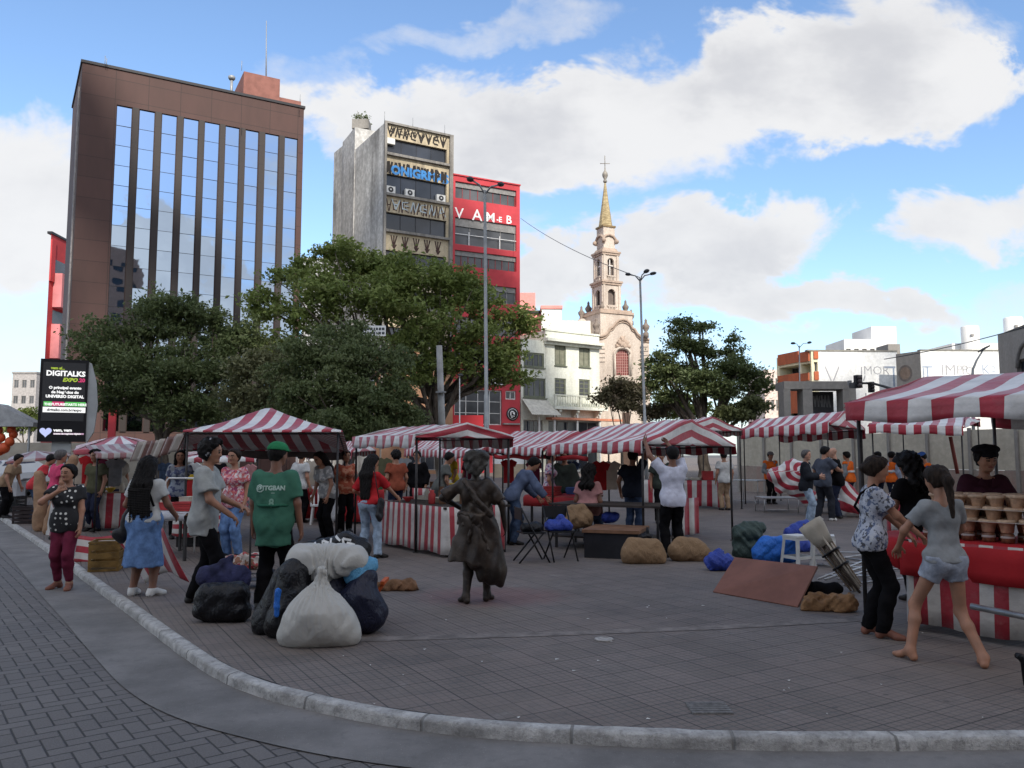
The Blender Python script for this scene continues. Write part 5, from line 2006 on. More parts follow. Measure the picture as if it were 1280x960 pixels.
# bent pole above the white wall (it carries the arm of a street lamp)
b = pole_at(1216, 40)
t_ = thing('street_lamp', 'bent arm street lamp leaning over the white wall painted with faint letters', 'street lamp', tuple(b), group='street lamps')
m = MB(smooth=True); e = at(1230, 436, 40); m.tube([b, at(1215.5, 478, 40), at(1216, 462, 40), at(1221, 450, 40), e], [.09, .08, .06, .05, .04], 8); m.build('pole', STEEL, t_)
m = MB(smooth=True); m.X = Matrix.Translation(e) @ Matrix.Rotation(-.5, 4, 'Y'); m.lathe([(.02, -.05), (.12, -.03), (.12, .03), (.02, .06)], n=10, sx=3); m.X = None; m.build('lamp_head', DKST, t_)


# ---- traffic lights on an arm
def traffic_lights():
 Y = 30
 b = pole_at(1120, Y)
 root = thing('traffic_light', 'traffic light pair hung from a curved mast arm over the portico', 'traffic light', tuple(b))
 m = MB(smooth=True)
 m.tube([b, at(1121, 500, Y), at(1117, 487, Y), at(1105, 483, Y), at(1090, 479, Y), at(1066, 479, Y)], [.09, .08, .07, .05, .045, .04], 8)
 m.build('mast', DKST, root)
 for (px, py, w, h) in ((1089, 484, 5, 13), (1072.5, 477, 8, 16)):
  m = MB(); c = at(px, py, Y - .15); k = Y / 1000
  m.box(c, (w * k, .22, h * k))
  o = m.build('signal_head', pmat('signal_black', (.02, .02, .022), .6), root)
  m = MB(smooth=True)
  for i in (-1, 0, 1):
   m.X = Matrix.Translation(c + Vector((0, -.11, i * h * k * .3))) @ Matrix.Rotation(PI / 2, 4, 'X')
   m.lathe([(w * k * .3, 0), (w * k * .34, .08), (w * k * .3, .1)], n=10)
  m.X = None
  m.build('lens', pmat('lens_dark', (.06, .05, .05), .3), o)
 m = MB(); c = at(1067.5, 482, Y - .1); m.box(c, (.3, .15, .2)); m.build('control_box', DKST, root)
 m = MB(); c = at(1062, 479, Y); m.box(c, (.12, .12, .2)); m.build('bracket', STEEL, root)


traffic_lights()


# ---- overhead cables
def cable(label, a, b, sag, r=.03):
 pts = [a.lerp(b, i / 14) - Vector((0, 0, sag * 4 * (i / 14) * (1 - i / 14))) for i in range(15)]
 m = MB(smooth=True); m.tube(pts, r, 4)
 o = m.build('overhead_cable', DKST); o.data.transform(Matrix.Translation(-pts[0])); o.location = pts[0]
 tag(o, label, 'cable', 'overhead cables')


cable('thin overhead cable from the red building towards the church tower', at(651, 273, 72), at(800, 347, 42), .4, .022)
cable('thin overhead cable slanting above the white painted walls', at(1105, 449, 60), at(1330, 394, 50), .25)


# ---- digital billboard
def digital_billboard():
 Y = 38.0
 a, b = at(45.5, 556, Y), at(106.5, 556, Y + .9)
 fc = Facade(a, b)
 root = thing('digital_billboard', 'black digital billboard with white and green advertising text in a curved grey case', 'billboard', tuple(fc.o))
 top = at(46, 448, Y).z; bot = at(46, 552, Y).z
 W = fc.L
 blk = pmat('screen_casing', (.012, .012, .014), .35, .1, 2)
 m = MB(); fc.box(m, 0, W, bot, top, -.45, 0); m.build('casing', blk, root)
 m = MB()
 H = top - bot
 # curved shell behind and to the right
 prof = [(W + .02, bot - .1), (W + .34, bot + .5), (W + .46, bot + H * .45), (W + .36, bot + H * .75), (W + .12, top - .12), (W - .4, top + .03), (W - .4, top - .3)]
 m.prism([fc.pt(x, z, 0) for x, z in prof], fc.n * -1.0, fc.n * -.06)
 m.build('curved_case', pmat('case_grey', (.33, .34, .34), .5, .1, 1), root)
 m = MB(); fc.box(m, W * .3, W * .7, 0, bot - .004, -.5, -.2); m.build('pedestal', MATS['case_grey'], root)
 sz0 = bot + H * .25
 m = MB(); fc.box(m, .12, W - .12, sz0, top - .15, .004, .02)
 scr = m.build('screen', emit_mat('screen_dark', (.008, .008, .010), .8), root)
 w_, g_, p_, y_ = emit_mat('led_white', (1, 1, 1), .85), emit_mat('led_green', (.10, .52, .10), .8), emit_mat('led_pink', (.62, .04, .16), .8), emit_mat('led_lime', (.45, .6, .05), .7)
 Z = lambda py: fc.px(70, py)[1]
 cx = W * .53
 def T(s, mat, x, py, size, bold=.0, sh=0):
  text(s, 'screen_text', mat, fc.M(x, Z(py), .026), size * W / 3.0, scr, bold=bold, extrude=.002, shear=sh)
 T('vem aí...', y_, W * .36, 461.5, .26, .008)
 T('DIGITALKS', w_, cx, 469.5, .50, .014)
 T('EXPO', y_, W * .62, 476.5, .36, .012, .25); T('.20', p_, W * .86, 476.5, .36, .012)
 T('O principal evento', w_, cx, 486, .265, .009); T('de Negócios do', w_, cx, 491.5, .265, .009); T('UNIVERSO DIGITAL', w_, cx, 497, .27, .010)
 dk = emit_mat('led_off', (.01, .01, .01), .2)
 for mat, a0, a1 in ((g_, .10, .27), (p_, .275, .52), (g_, .54, .97)):
  m = MB(); fc.box(m, W * a0, W * a1, Z(507.5), Z(502), .022, .026); m.build('text_band', mat, scr)
 for s, x in (('THE', .185), ('FUTURE', .40), ('STARTS HERE', .755)):
  text(s, 'screen_text', w_, fc.M(W * x, Z(506.8), .03), .235 * W / 3.0, scr, bold=.006, extrude=.002)
 m = MB(); fc.box(m, W * .09, W * .97, Z(515.5), Z(508.8), .022, .026); m.build('text_band', w_, scr)
 text('digitalks.com.br/expo', 'screen_text', dk, fc.M(W * .53, Z(513.8), .03), .25 * W / 3.0, scr, bold=.006, extrude=.002)
 # heart mark and two lines of lettering on the lower panel
 bl = emit_mat('led_pale_blue', (.55, .60, .95), .8)
 hx, hz = W * .17, Z(540)
 pts = []
 for i in range(28):
  q = 2 * PI * i / 28
  pts.append((hx + .020 * 16 * math.sin(q) ** 3 * .8, hz + .020 * (13 * math.cos(q) - 5 * math.cos(2 * q) - 2 * math.cos(3 * q) - math.cos(4 * q)) * .8))
 m = MB(); m.add([fc.pt(x, z, .012) for x, z in pts], [tuple(range(28))]); m.build('heart_mark', bl, root)
 text('vem, vem', 'panel_text', w_, fc.M(W * .33, Z(539.3), .012), .20, root, 'LEFT', .008, .002)
 m = MB(); fc.box(m, W * .33, W * .96, Z(543.2), Z(541.2), .006, .012); m.build('panel_line', emit_mat('led_mauve', (.55, .35, .5), .7), root)
 text('evento de negócios digitais', 'panel_text', w_, fc.M(W * .335, Z(543.0), .016), .105, root, 'LEFT', .003, .002)


digital_billboard()

# white sign half lost in the big tree
fcs = Facade(at(452, 418, 43), at(482, 418, 43))
t_ = thing('street_sign', 'white sign with dark lettering half swallowed by the big bright green tree', 'sign', tuple(fcs.o))
z0, z1 = at(470, 420, 43).z, at(470, 407, 43).z
m = MB(); fcs.box(m, 0, fcs.L, z0, z1, -.08, 0); pn = m.build('panel', pmat('sign_white', (.72, .72, .70), .5, .05), t_)
for z in (.28, .68):
 x = .1; m = MB()
 while x < fcs.L - .2:
  w = rng.uniform(.06, .16); fcs.box(m, x, x + w, z0 + (z1 - z0) * z - .07, z0 + (z1 - z0) * z + .07, .002, .008); x += w + .05
 m.build('lettering', DKST, pn)
m = MB(smooth=True); q = fcs.pt(fcs.L / 2, 0, -.12); m.tube([q, q + Vector((0, 0, z1))], .06, 8); m.build('post', STEEL, t_)
# ================================================================== PEOPLE
def skin_mat(name, col):
 m, t, b = new_mat(name)
 tc = t.node('ShaderNodeTexCoord').outputs['Object']
 n = t.noise(tc, 9, 4, .6)
 t.put(b.inputs['Base Color'], t.mix(t.ramp(n, .3, .7), tuple(c * .86 for c in col), (min(1, col[0] * 1.12), col[1] * 1.03, col[2] * .98)))
 b.inputs['Roughness'].default_value = .55
 b.inputs['Subsurface Weight'].default_value = .0
 return m


SK1 = skin_mat('skin_tan', (.36, .185, .115))
SK2 = skin_mat('skin_brown', (.22, .105, .065))
SK3 = skin_mat('skin_fair', (.48, .27, .19))
EYEM = pmat('eye_dark', (.02, .014, .012), .3)
LIP = pmat('lip', (.26, .085, .075), .5)
HAIRB = pmat('hair_black', (.006, .005, .005), .6, .5, 60, .6, 0, (.014, .011, .010), .18, (1, 1, .12))
HAIRG = pmat('hair_grey', (.10, .09, .085), .6, .4, 40, .5, 0, None, .4, (1, 1, .2))
HAIRN = pmat('hair_brown', (.018, .011, .008), .6, .4, 60, .5, 0, (.035, .022, .015), .18, (1, 1, .15))


def cloth(name, col, var=.18, scale=6, bump=.35, rough=.85, col2=None):
 return pmat(name, col, rough, var, scale, bump, 0, col2, .06, bscale=scale * 3)


def print_mat(name, base, cols, scale, thr=.5):
 """printed cloth: blots of several colours"""
 if name in MATS: return MATS[name]
 m, t, b = new_mat(name)
 tc = t.node('ShaderNodeTexCoord').outputs['Object']
 c = t.mix(0.0, base, base)
 for i, q in enumerate(cols):
  n = t.noise(t.mapping(tc, loc=(i * 3.7, i * 1.3, i * 5.1)), scale * (1 + .25 * i), 3, .55)
  c = t.mix(t.ramp(n, thr, thr + .06), c, q)
 t.put(b.inputs['Base Color'], c)
 b.inputs['Roughness'].default_value = .85
 return m


def dots_mat(name, base, dot, scale=11.0, r=.30):
 m, t, b = new_mat(name)
 tc = t.node('ShaderNodeTexCoord').outputs['Object']
 v = t.node('ShaderNodeTexVoronoi'); v.inputs['Scale'].default_value = scale; v.inputs['Randomness'].default_value = .35
 t.l.new(tc, v.inputs['Vector'])
 t.put(b.inputs['Base Color'], t.mix(t.ramp(v.outputs['Distance'], r + .03, r - .03), base, dot))
 b.inputs['Roughness'].default_value = .8
 return m


def V3(x, y, z): return np.array([x, y, z], float)


def unit(v):
 return v / (np.linalg.norm(v) + 1e-9)


def ik(a, t, l1, l2, hint):
 d = t - a; L = np.linalg.norm(d)
 if L > (l1 + l2) * .995:
  t = a + d / L * (l1 + l2) * .995; d = t - a; L = np.linalg.norm(d)
 x = (l1 * l1 - l2 * l2 + L * L) / (2 * L)
 h = math.sqrt(max(0, l1 * l1 - x * x))
 u = d / L
 hp = hint - u * (hint @ u)
 return a + u * x + unit(hp) * h, t


class Pose:
 def __init__(s, H=1.7, g=1.0, fem=False, lean=0.0, side=0.0, tw=0.0, hip=(0, 0, .905), feet=((-.10, 0, .08), (.10, 0, .08)), fdir=(0, 0),
     arms=None, ehint=None, yaw=0.0, nod=0.0, tilt=0.0, knee=None, palm=None, curl=.5):
  k = H / 1.70
  s.k, s.g, s.fem, s.H = k, g, fem, H
  P = V3(*hip) * k
  cl, sl = math.cos(lean), math.sin(lean)
  U = unit(V3(math.sin(side), sl, cl))
  Rr = V3(math.cos(tw), math.sin(tw), 0); Rr = unit(Rr - U * (Rr @ U))
  Fw = np.cross(U, Rr)
  s.P, s.U, s.R, s.F = P, U, Rr, Fw
  sw = (.158 if fem else .178)
  s.neck = P + U * .525 * k
  s.sh = [P + U * .475 * k + Rr * q * sw * k for q in (-1, 1)]
  hw = .088 if fem else .085
  s.hipj = [P + V3(q * hw, 0, -.02) * k for q in (-1, 1)]
  s.ank, s.knee, s.fd = [], [], []
  for i in (0, 1):
   kh = V3(0, 1, 0) if knee is None else V3(*knee[i])
   kn, an = ik(s.hipj[i], V3(*feet[i]) * k, .43 * k, .41 * k, kh)
   s.knee.append(kn); s.ank.append(an)
   s.fd.append(V3(-math.sin(fdir[i]), math.cos(fdir[i]), 0))
  s.elb, s.wri, s.hd = [], [], []
  arms = arms or (None, None)
  for i, q in enumerate((-1, 1)):
   tg = arms[i]
   hint = V3(q * .5, -1, -.2) if ehint is None or ehint[i] is None else V3(*ehint[i])
   if tg is None:
    tg = s.sh[i] + V3(q * .07, .06, -.51) * k
   else:
    tg = V3(*tg) * k
   e, w = ik(s.sh[i], tg, .285 * k, .25 * k, hint)
   s.elb.append(e); s.wri.append(w); s.hd.append(unit(w - e))
  s.palm = palm or (None, None)
  s.curl = curl if isinstance(curl, tuple) else (curl, curl)

  s.hu = unit(U * .75 + V3(math.sin(tilt), math.sin(nod) * .0, .6))
  f0 = unit(V3(-math.sin(yaw + tw), math.cos(yaw + tw), -math.sin(nod)))
  s.hu = unit(s.hu + V3(0, 0, 0) + f0 * math.sin(nod) * .6)
  s.hf = unit(f0 - s.hu * (f0 @ s.hu))
  s.hr = np.cross(s.hf, s.hu)
  s.hc = s.neck + U * .055 * k + s.hu * .125 * k + s.hf * .02 * k

 def hp(s, x, y, z):
  return s.hc + (s.hr * x + s.hf * y + s.hu * z) * s.k * .94

 # -------- volumes
 def torso(s, d, inf=0.0, lo=True):
  k, g, f = s.k, s.g, s.fem
  A = lambda u, w, fw=0: (s.P + (s.U * u - s.R * w + s.F * fw) * k, s.P + (s.U * u + s.R * w + s.F * fw) * k)
  q = lambda r: r * k * g + inf
  d.cap(*A(.462, .115 if f else .130), q(.060) / g * min(g, 1.1), None, .05, None, (1, .9, 1))
  d.cap(*A(.35, .07 if f else .085), q(.094 if f else .103), None, .06, None, (1, .86, 1))
  d.cap(*A(.19, .05), q(.084 if f else .096), None, .06, None, (1, .86, 1))
  if g > 1.08:
   d.cap(*A(.14, .03, .035 * g), q(.088), None, .06)
  if f:
   for w in (-.072, .072):
    p = s.P + (s.U * .335 + s.R * w + s.F * .085 * g) * k; d.ball(p, q(.058), .04)
  if lo:
   s.pelvis(d, inf)

 def pelvis(s, d, inf=0.0):
  k, g, f = s.k, s.g, s.fem
  a = s.P + (s.U * .03) * k
  w = (.085 if f else .072) * k
  d.cap(a - s.R * w, a + s.R * w, (.108 if f else .102) * k * g + inf, None, .06, None, (1, .9, 1))
  for q in (-1, 1):
   d.ball(s.P + V3(q * .075, -.040, -.03) * k, .081 * k * g + inf * .7, .05)

 def leg(s, d, i, inf=0.0, inf2=None, th=.082, kn=.056, an=.040, clip=None):
  k, g = s.k, s.g
  inf2 = inf if inf2 is None else inf2
  cf = .060
  d.cap(s.hipj[i], s.knee[i], th * k * g + inf, kn * k * g + inf, .04, clip)
  mid = s.knee[i] * .68 + s.ank[i] * .32 - s.fd[i] * .014 * k
  d.cap(s.knee[i], mid, kn * k * g + inf, (cf - .006) * k * g + (inf * 2 + inf2) / 3, .03, clip)
  d.cap(mid, s.ank[i], (cf - .006) * k * g + (inf * 2 + inf2) / 3, an * k + inf2, .03, clip)

 def arm(s, d, i, inf=0.0, frac=2.0, k_=.03, loose=0.0):
  k, g = s.k, s.g ** .7
  a, e, w = s.sh[i], s.elb[i], s.wri[i]
  r0, r1, r2 = .052 * k * g + inf, .041 * k * g + inf, .029 * k * g + inf
  if s.fem: r0, r1, r2 = r0 - .004 * k, r1 - .004 * k, r2 - .003 * k
  if frac <= 1:
   q = a + (e - a) * frac
   d.cap(a, q + (e - a) * .3, r0, r1 + loose, k_, [(q, unit(e - a))])
  else:
   d.cap(a, e, r0, r1 + loose * .6, k_)
   q = e + (w - e) * (frac - 1)
   d.cap(e, q + unit(w - e) * .05 * (frac < 2), r1 + loose * .6, r2 + loose * .5, k_, [(q, unit(w - e))] if frac < 2 else None)

 def hand(s, d, i):
  k = s.k * (.93 if s.fem else 1.0)
  w, dr = s.wri[i], s.hd[i]
  n = s.palm[i]
  n = V3(-1 if i else 1, 0.0, 0) if n is None else V3(*n)
  n = unit(n - dr * (n @ dr)); sd = np.cross(dr, n) * (1 if i else -1)
  c = s.curl[i]
  d.cap(w, w + dr * .035 * k, .026 * k, .024 * k, .012)
  for q in (-.5, .5):
   d.cap(w + dr * .03 * k + sd * q * .03 * k, w + dr * .085 * k + sd * q * .05 * k, .017 * k, .0165 * k, .016)
  for j, (o, L) in enumerate(((-.036, .060), (-.012, .075), (.012, .082), (.036, .074))):
   p0 = w + dr * .088 * k + sd * o * k
   d1 = unit(dr + n * c * .6 + sd * o * 2.0); p1 = p0 + d1 * L * .5 * k
   d2 = unit(dr * (1 - c * .7) + n * c * 1.4); p2 = p1 + d2 * L * .55 * k
   d.cap(p0, p1, .0105 * k, .0098 * k, .006); d.cap(p1, p2, .0098 * k, .008 * k, .004)
  t0 = w + dr * .03 * k + sd * .03 * k; t1 = t0 + unit(dr * .7 + sd * .75 + n * .3) * .045 * k; t2 = t1 + unit(dr * .9 + sd * .25 + n * (.2 + c * .6)) * .035 * k
  d.cap(t0, t1, .0135 * k, .0115 * k, .012); d.cap(t1, t2, .0115 * k, .009 * k, .005)

 def foot(s, d, i, inf=0.0, bare=True):
  k = s.k
  a, f = s.ank[i], s.fd[i]
  z0 = a[2] - .08 * k
  heel = a - f * .035 * k; heel[2] = z0 + .035 * k
  ball = a + f * .12 * k; ball[2] = z0 + .026 * k
  toe = a + f * .175 * k; toe[2] = z0 + .020 * k
  fl = [(V3(0, 0, z0 + .001), V3(0, 0, -1))]
  d.cap(a, heel, .036 * k + inf, .036 * k + inf, .03, fl)
  d.cap(a, ball, .036 * k + inf, .030 * k + inf, .03, fl)
  sd = np.cross(f, V3(0, 0, 1))
  d.cap(ball - sd * .018 * k, toe - sd * .012 * k, .027 * k + inf, .020 * k + inf, .02, fl)
  d.cap(ball + sd * .018 * k, toe + sd * .012 * k, .026 * k + inf, .018 * k + inf, .02, fl)

 def head(s, d):
  k = s.k * .94
  h = s.hp
  d.cap(s.neck - s.U * .04 * k, s.hc - s.hu * .045 * k - s.hf * .02 * k, (.054 if s.fem else .062) * k, (.050 if s.fem else .057) * k, .035)
  d.cap(h(0, -.03, .038), h(0, .022, .042), .088 * k, .080 * k, .03)
  d.cap(h(0, .03, .0), h(0, .052, -.082), .068 * k, .040 * k, .035)
  for q in (-1, 1):
   d.cap(h(q * .045, .01, -.03), h(q * .028, .05, -.082), .034 * k, .026 * k, .03)
   d.ball(h(q * .040, .068, -.022), .024 * k, .03)
   d.ball(h(q * .081, -.012, -.01), .020 * k, .008, (.5, .8, 1.35))
   d.cap(h(q * .012, .088, .030), h(q * .05, .072, .030), .012 * k, .010 * k, .02)
  d.cap(h(0, .092, .012), h(0, .112, -.026), .009 * k, .014 * k, .014)
  d.ball(h(0, .092, -.028), .020 * k, .012, (1.1, .8, .6))
  d.cap(h(-.020, .086, -.058), h(.020, .086, -.058), .011 * k, .011 * k, .012)
  d.ball(h(0, .085, -.092), .018 * k, .02)


def make_body(p, root_name, label, skin, loc, rot, h=.011, bare_feet=False, cut_legs=False):
 d = SDF()
 p.torso(d)
 for i in (0, 1):
  p.leg(d, i); p.arm(d, i); p.hand(d, i); p.foot(d, i)
 p.head(d)
 Vv, Q = d.mesh(h, pad=.04)
 # face features by place on the head
 L = (Vv - p.hc) / (p.k * .94)
 x, y, z = L @ p.hr, L @ p.hf, L @ p.hu
 fx, fy, fz = x[Q].mean(1), y[Q].mean(1), z[Q].mean(1)
 mi = np.zeros(len(Q), int)
 ax = np.abs(fx)
 mi[(fy > .05) & (((ax - .034) / .017) ** 2 + ((fz - .008) / .0085) ** 2 < 1)] = 1
 mi[(fy > .05) & (ax > .015) & (ax < .054) & (np.abs(fz - .034 + (ax - .03) * .12) < .0065)] = 1
 mi[(fy > .06) & ((fx / .026) ** 2 + ((fz + .058) / .010) ** 2 < 1)] = 2
 o = np_mesh('person', Vv, Q, [skin, EYEM, LIP], True, None, mat_idx=mi)
 o.location = loc
 o.rotation_euler = (0, 0, rot)
 tag(o, label, 'person')
 return o


def dress(o, name, d, mat, h=.013, warp=None, clip=None):
 Vv, Q = d.mesh(h, warp=warp, clip=clip, pad=.04)
 return np_mesh(name, Vv, Q, mat, True, o, world=False)


def zclip(z, up=True):
 return (V3(0, 0, z), V3(0, 0, -1 if up else 1))


def top(o, p, mat, sleeve=.62, hem=-.06, inf=.016, loose=.02, name='shirt', neck=.505, seed=1, fold_a=.006, h=.013, boxy=0.0, lo=True):
 d = SDF()
 p.torso(d, inf, False)
 if lo: p.pelvis(d, inf + (.012 if hem < -.03 else .003))
 if boxy:
  for u_ in (.12, .22, .32): d.cap(p.P + (p.U * u_ - p.R * .07) * p.k, p.P + (p.U * u_ + p.R * .07) * p.k, (.098 + boxy) * p.k * p.g + inf, None, .05, None, (1, .88, 1))
 # hem flares a little below the hips
 k = p.k
 if hem < -.03:
  d.cap(p.P + p.U * .05 * k - p.R * .06 * k, p.P + p.U * .05 * k + p.R * .06 * k, .102 * k * p.g + inf, None, .05, None, (1, .88, 1))
  for q in (-1, 1):
   d.cap(p.P + V3(q * .060, 0, 0) * k, p.P + V3(q * .066, 0, hem - .05) * k, .092 * k * p.g + inf, .092 * k * p.g + inf + .004, .05)
 nk = p.P + p.U * neck * k
 dd = SDF(); dd.p = [(a, b, r1, r2, kk, (c or []) + [(nk + p.F * .03 * k, unit(p.U + p.F * .12)), (p.P + V3(0, 0, hem) * k, V3(0, 0, -1))], sc) for (a, b, r1, r2, kk, c, sc) in d.p]
 for i in (0, 1):
  if sleeve: p.arm(dd, i, inf, sleeve, .04, loose)
 w = lambda G: fold_a * fold(G, seed, 16, 16, 9) + fold_a * .5 * fold(G, seed + 50, 34, 34, 22)
 return dress(o, name, dd, mat, h, w)


def trousers(o, p, mat, inf=.011, inf2=.024, cut=.05, waist=.045, name='trousers', seed=2, fold_a=.005, frac=None, h=.013):
 d = SDF()
 k = p.k
 p.pelvis(d, min(inf, .008))
 for i in (0, 1):
  e = p.ank[i] + V3(0, 0, (cut - .08) * k)
  dirn = unit(p.ank[i] - p.knee[i])
  if frac is not None:
   q = p.hipj[i] + (p.knee[i] - p.hipj[i]) * frac
   d.cap(p.hipj[i], q + (p.knee[i] - p.hipj[i]) * .1, .088 * k * p.g + inf, .078 * k * p.g + inf2, .05, [(q, unit(p.knee[i] - p.hipj[i]))])
  else:
   p.leg(d, i, inf, inf2, clip=[(e, dirn)])
 w = lambda G: fold_a * fold(G, seed, 14, 14, 20) + fold_a * .6 * fold(G, seed + 9, 30, 30, 44)
 return dress(o, name, d, mat, h, w, clip=[(p.P + p.U * waist * k, p.U)])


def skirt(o, p, mat, hem=.40, r0=.15, r1=.24, waist=.14, seed=3, fold_a=.008, name='skirt', flat=.85):
 k = p.k
 d = SDF()
 p.pelvis(d, .016)
 c = (p.ank[0] + p.ank[1]) / 2
 a = V3(p.P[0], p.P[1], p.P[2] + .10 * k); b = V3(c[0] * .6 + p.P[0] * .4, c[1] * .6 + p.P[1] * .4, hem * k)
 d.cap(a, b - V3(0, 0, .05), r0 * k, r1 * k, .04, [(b, V3(0, 0, -1))], (1, flat, 1))
 w = lambda G: fold_a * fold(G, seed, 22, 22, 3)
 return dress(o, name, d, mat, .013, w, clip=[(p.P + V3(0, 0, waist) * k, V3(0, 0, 1))])


def shoes(o, p, mat, inf=.010, name='shoe', hh=.012):
 for i in (0, 1):
  d = SDF(); p.foot(d, i, inf)
  d.p = [(a, b, r1, r2, kk, [(V3(0, 0, p.ank[i][2] - .08 * p.k - .003), V3(0, 0, -1)), (V3(0, 0, p.ank[i][2] + .012), V3(0, 0, 1))], sc) for (a, b, r1, r2, kk, c, sc) in d.p]
  dress(o, name, d, mat, hh)


def hair(o, p, style='short', mat=None, seed=5, h=.010):
 mat = mat or HAIRB
 k = p.k * .94
 hp = p.hp
 d = SDF()
 nrm = unit(p.hf * .86 - p.hu * .5)
 face = [(hp(0, .068, .075), nrm)]
 nape = [(hp(0, -.06, -.075), unit(-p.hu - p.hf * .3))]
 inf = {'short': .018, 'curly': .040, 'long': .018, 'pony': .018, 'crop': .008, 'bun': .019, 'frizzy': .055}[style] * p.k
 d.cap(hp(0, -.03, .040), hp(0, .020, .046), .088 * k + inf, .082 * k + inf, .02, face + nape)
 if style != 'bald':
  d.cap(hp(0, -.055, .0), hp(0, -.05, -.05), .066 * k + inf * .6, .056 * k + inf * .5, .03, nape)
  for q in (-1, 1): d.cap(hp(q * .062, -.025, .02), hp(q * .066, -.03, -.015), .030 * k + inf * .3, .022 * k + inf * .3, .02)
 amp = {'short': .004, 'curly': .014, 'long': .006, 'pony': .004, 'crop': .002, 'bun': .004, 'frizzy': .018}[style]
 if style in ('long', 'frizzy'):
  bk = -p.F * .095 * p.k
  L = .42 if style == 'long' else .10
  for q in (-.06, 0, .06):
   a = hp(q, -.085, .0); e = p.P + (p.U * (.50 - L) + p.R * q * 1.1) * p.k + bk * 1.15
   m_ = p.P + p.U * .47 * p.k + bk * (1.25) + p.R * q * 1.3 * p.k
   d.cap(a, m_, .062 * k, .058 * k, .04); d.cap(m_, e, .055 * k, .030 * k, .04)
  for q in (-1, 1):
   d.cap(hp(q * .075, -.02, .03), hp(q * .085, -.05, -.13), .036 * k, .03 * k, .03)
 if style == 'pony':
  a = hp(0, -.125, .05); b = hp(0, -.165, -.03); c = p.P + p.U * .38 * p.k - p.F * .155 * p.k
  d.cap(hp(0, -.08, .04), a, .05 * k, .03 * k, .02); d.cap(a, b, .034 * k, .044 * k, .02); d.cap(b, c, .044 * k, .018 * k, .03)
 if style == 'bun':
  d.ball(hp(0, -.13, -.01), .046 * k, .02)
 fr = {'curly': 55, 'frizzy': 42}.get(style, 60)
 w = (lambda G: amp * fold(G, seed, fr, fr, fr)) if style in ('curly', 'frizzy') else (lambda G: amp * fold(G, seed, 90, 90, 14))
 return dress(o, 'hair', d, mat, h, w)


def cap_hat(o, p, mat, brim=True, name='cap', inf=.020):
 k = p.k * .94
 hp = p.hp
 d = SDF()
 pl = [(hp(0, 0, .045), unit(-p.hu - p.hf * .05))]
 d.cap(hp(0, -.03, .045), hp(0, .02, .048), .088 * k + inf, .082 * k + inf, .02, pl)
 if brim:
  d.cap(hp(-.045, .085, .052), hp(.045, .085, .052), .06 * k, None, .01, None, (1, 1.1, .13))
 return dress(o, name, d, mat, .009)


def beret(o, p, mat, name='beret', wide=.135):
 hp = p.hp; k = p.k * .94
 d = SDF()
 d.ball(hp(.01, -.01, .105), wide * k, .02, (1, 1, .42))
 d.cap(hp(0, -.03, .06), hp(0, .02, .06), .094 * k, .09 * k, .02, [(hp(0, 0, .04), -p.hu), (hp(0, 0, .09), p.hu)])
 return dress(o, name, d, mat, .010, lambda G: .005 * fold(G, 4, 30, 30, 30))


def strap(o, p, mat, side=1, cross=True, name='bag_strap'):
 """strap over one shoulder"""
 k = p.k
 m = MB(smooth=True)
 s0 = p.P + (p.U * .535 + p.R * side * .09) * k
 pts = []
 for f, r in ((.13, .0), (.145, .25), (.125, .5)):
  pass
 q = -side if cross else side
 fr = [p.P + (p.U * .15 + p.R * q * .16 + p.F * .02) * k, p.P + (p.U * .33 + p.R * q * .03 - p.F * .15) * k, p.P + (p.U * .46 + p.R * side * .06 - p.F * .115) * k, s0 + p.U * .02,
   p.P + (p.U * .45 + p.R * side * .08 + p.F * .12) * k, p.P + (p.U * .32 + p.R * side * .02 + p.F * .16) * k, p.P + (p.U * .15 + p.R * q * .16 + p.F * .03) * k]
 m.tube(fr, .013, 6)
 return m.build(name, mat, o, world=False)


def spot(px, Y, z=0.0):
 return Vector((at(px, 560, Y).x, Y, z))


# cloth colours
WHITE_T = cloth('white_cotton', (.50, .50, .485)); GREY_T = cloth('grey_cotton', (.25, .26, .265)); BLK = cloth('black_cloth', (.008, .0075, .0085)); NAVY = cloth('navy_cloth', (.025, .03, .055))
DENIM = cloth('denim_blue', (.125, .215, .40), .25, 14); DENIM_L = cloth('denim_pale', (.30, .38, .47), .3, 10); DENIM_D = cloth('denim_dark', (.05, .075, .13), .3, 12)
REDC = cloth('red_cloth', (.42, .025, .03)); GREENC = cloth('green_polo', (.055, .155, .105), .12, 4); MAROON = cloth('maroon_cloth', (.14, .022, .045)); PINK = cloth('pink_shirt', (.62, .07, .16))
ORANGE = cloth('orange_vest', (.85, .17, .03)); SLATE = cloth('slate_shirt', (.075, .085, .11)); BLUEGREY = cloth('blue_grey_shirt', (.11, .14, .22)); TANC = cloth('tan_cloth', (.32, .22, .14))
SHOE_W = pmat('white_shoe', (.66, .65, .62), .6); SHOE_B = pmat('dark_shoe', (.02, .018, .017), .5); SHOE_R = pmat('tan_sandal', (.22, .09, .06), .6)

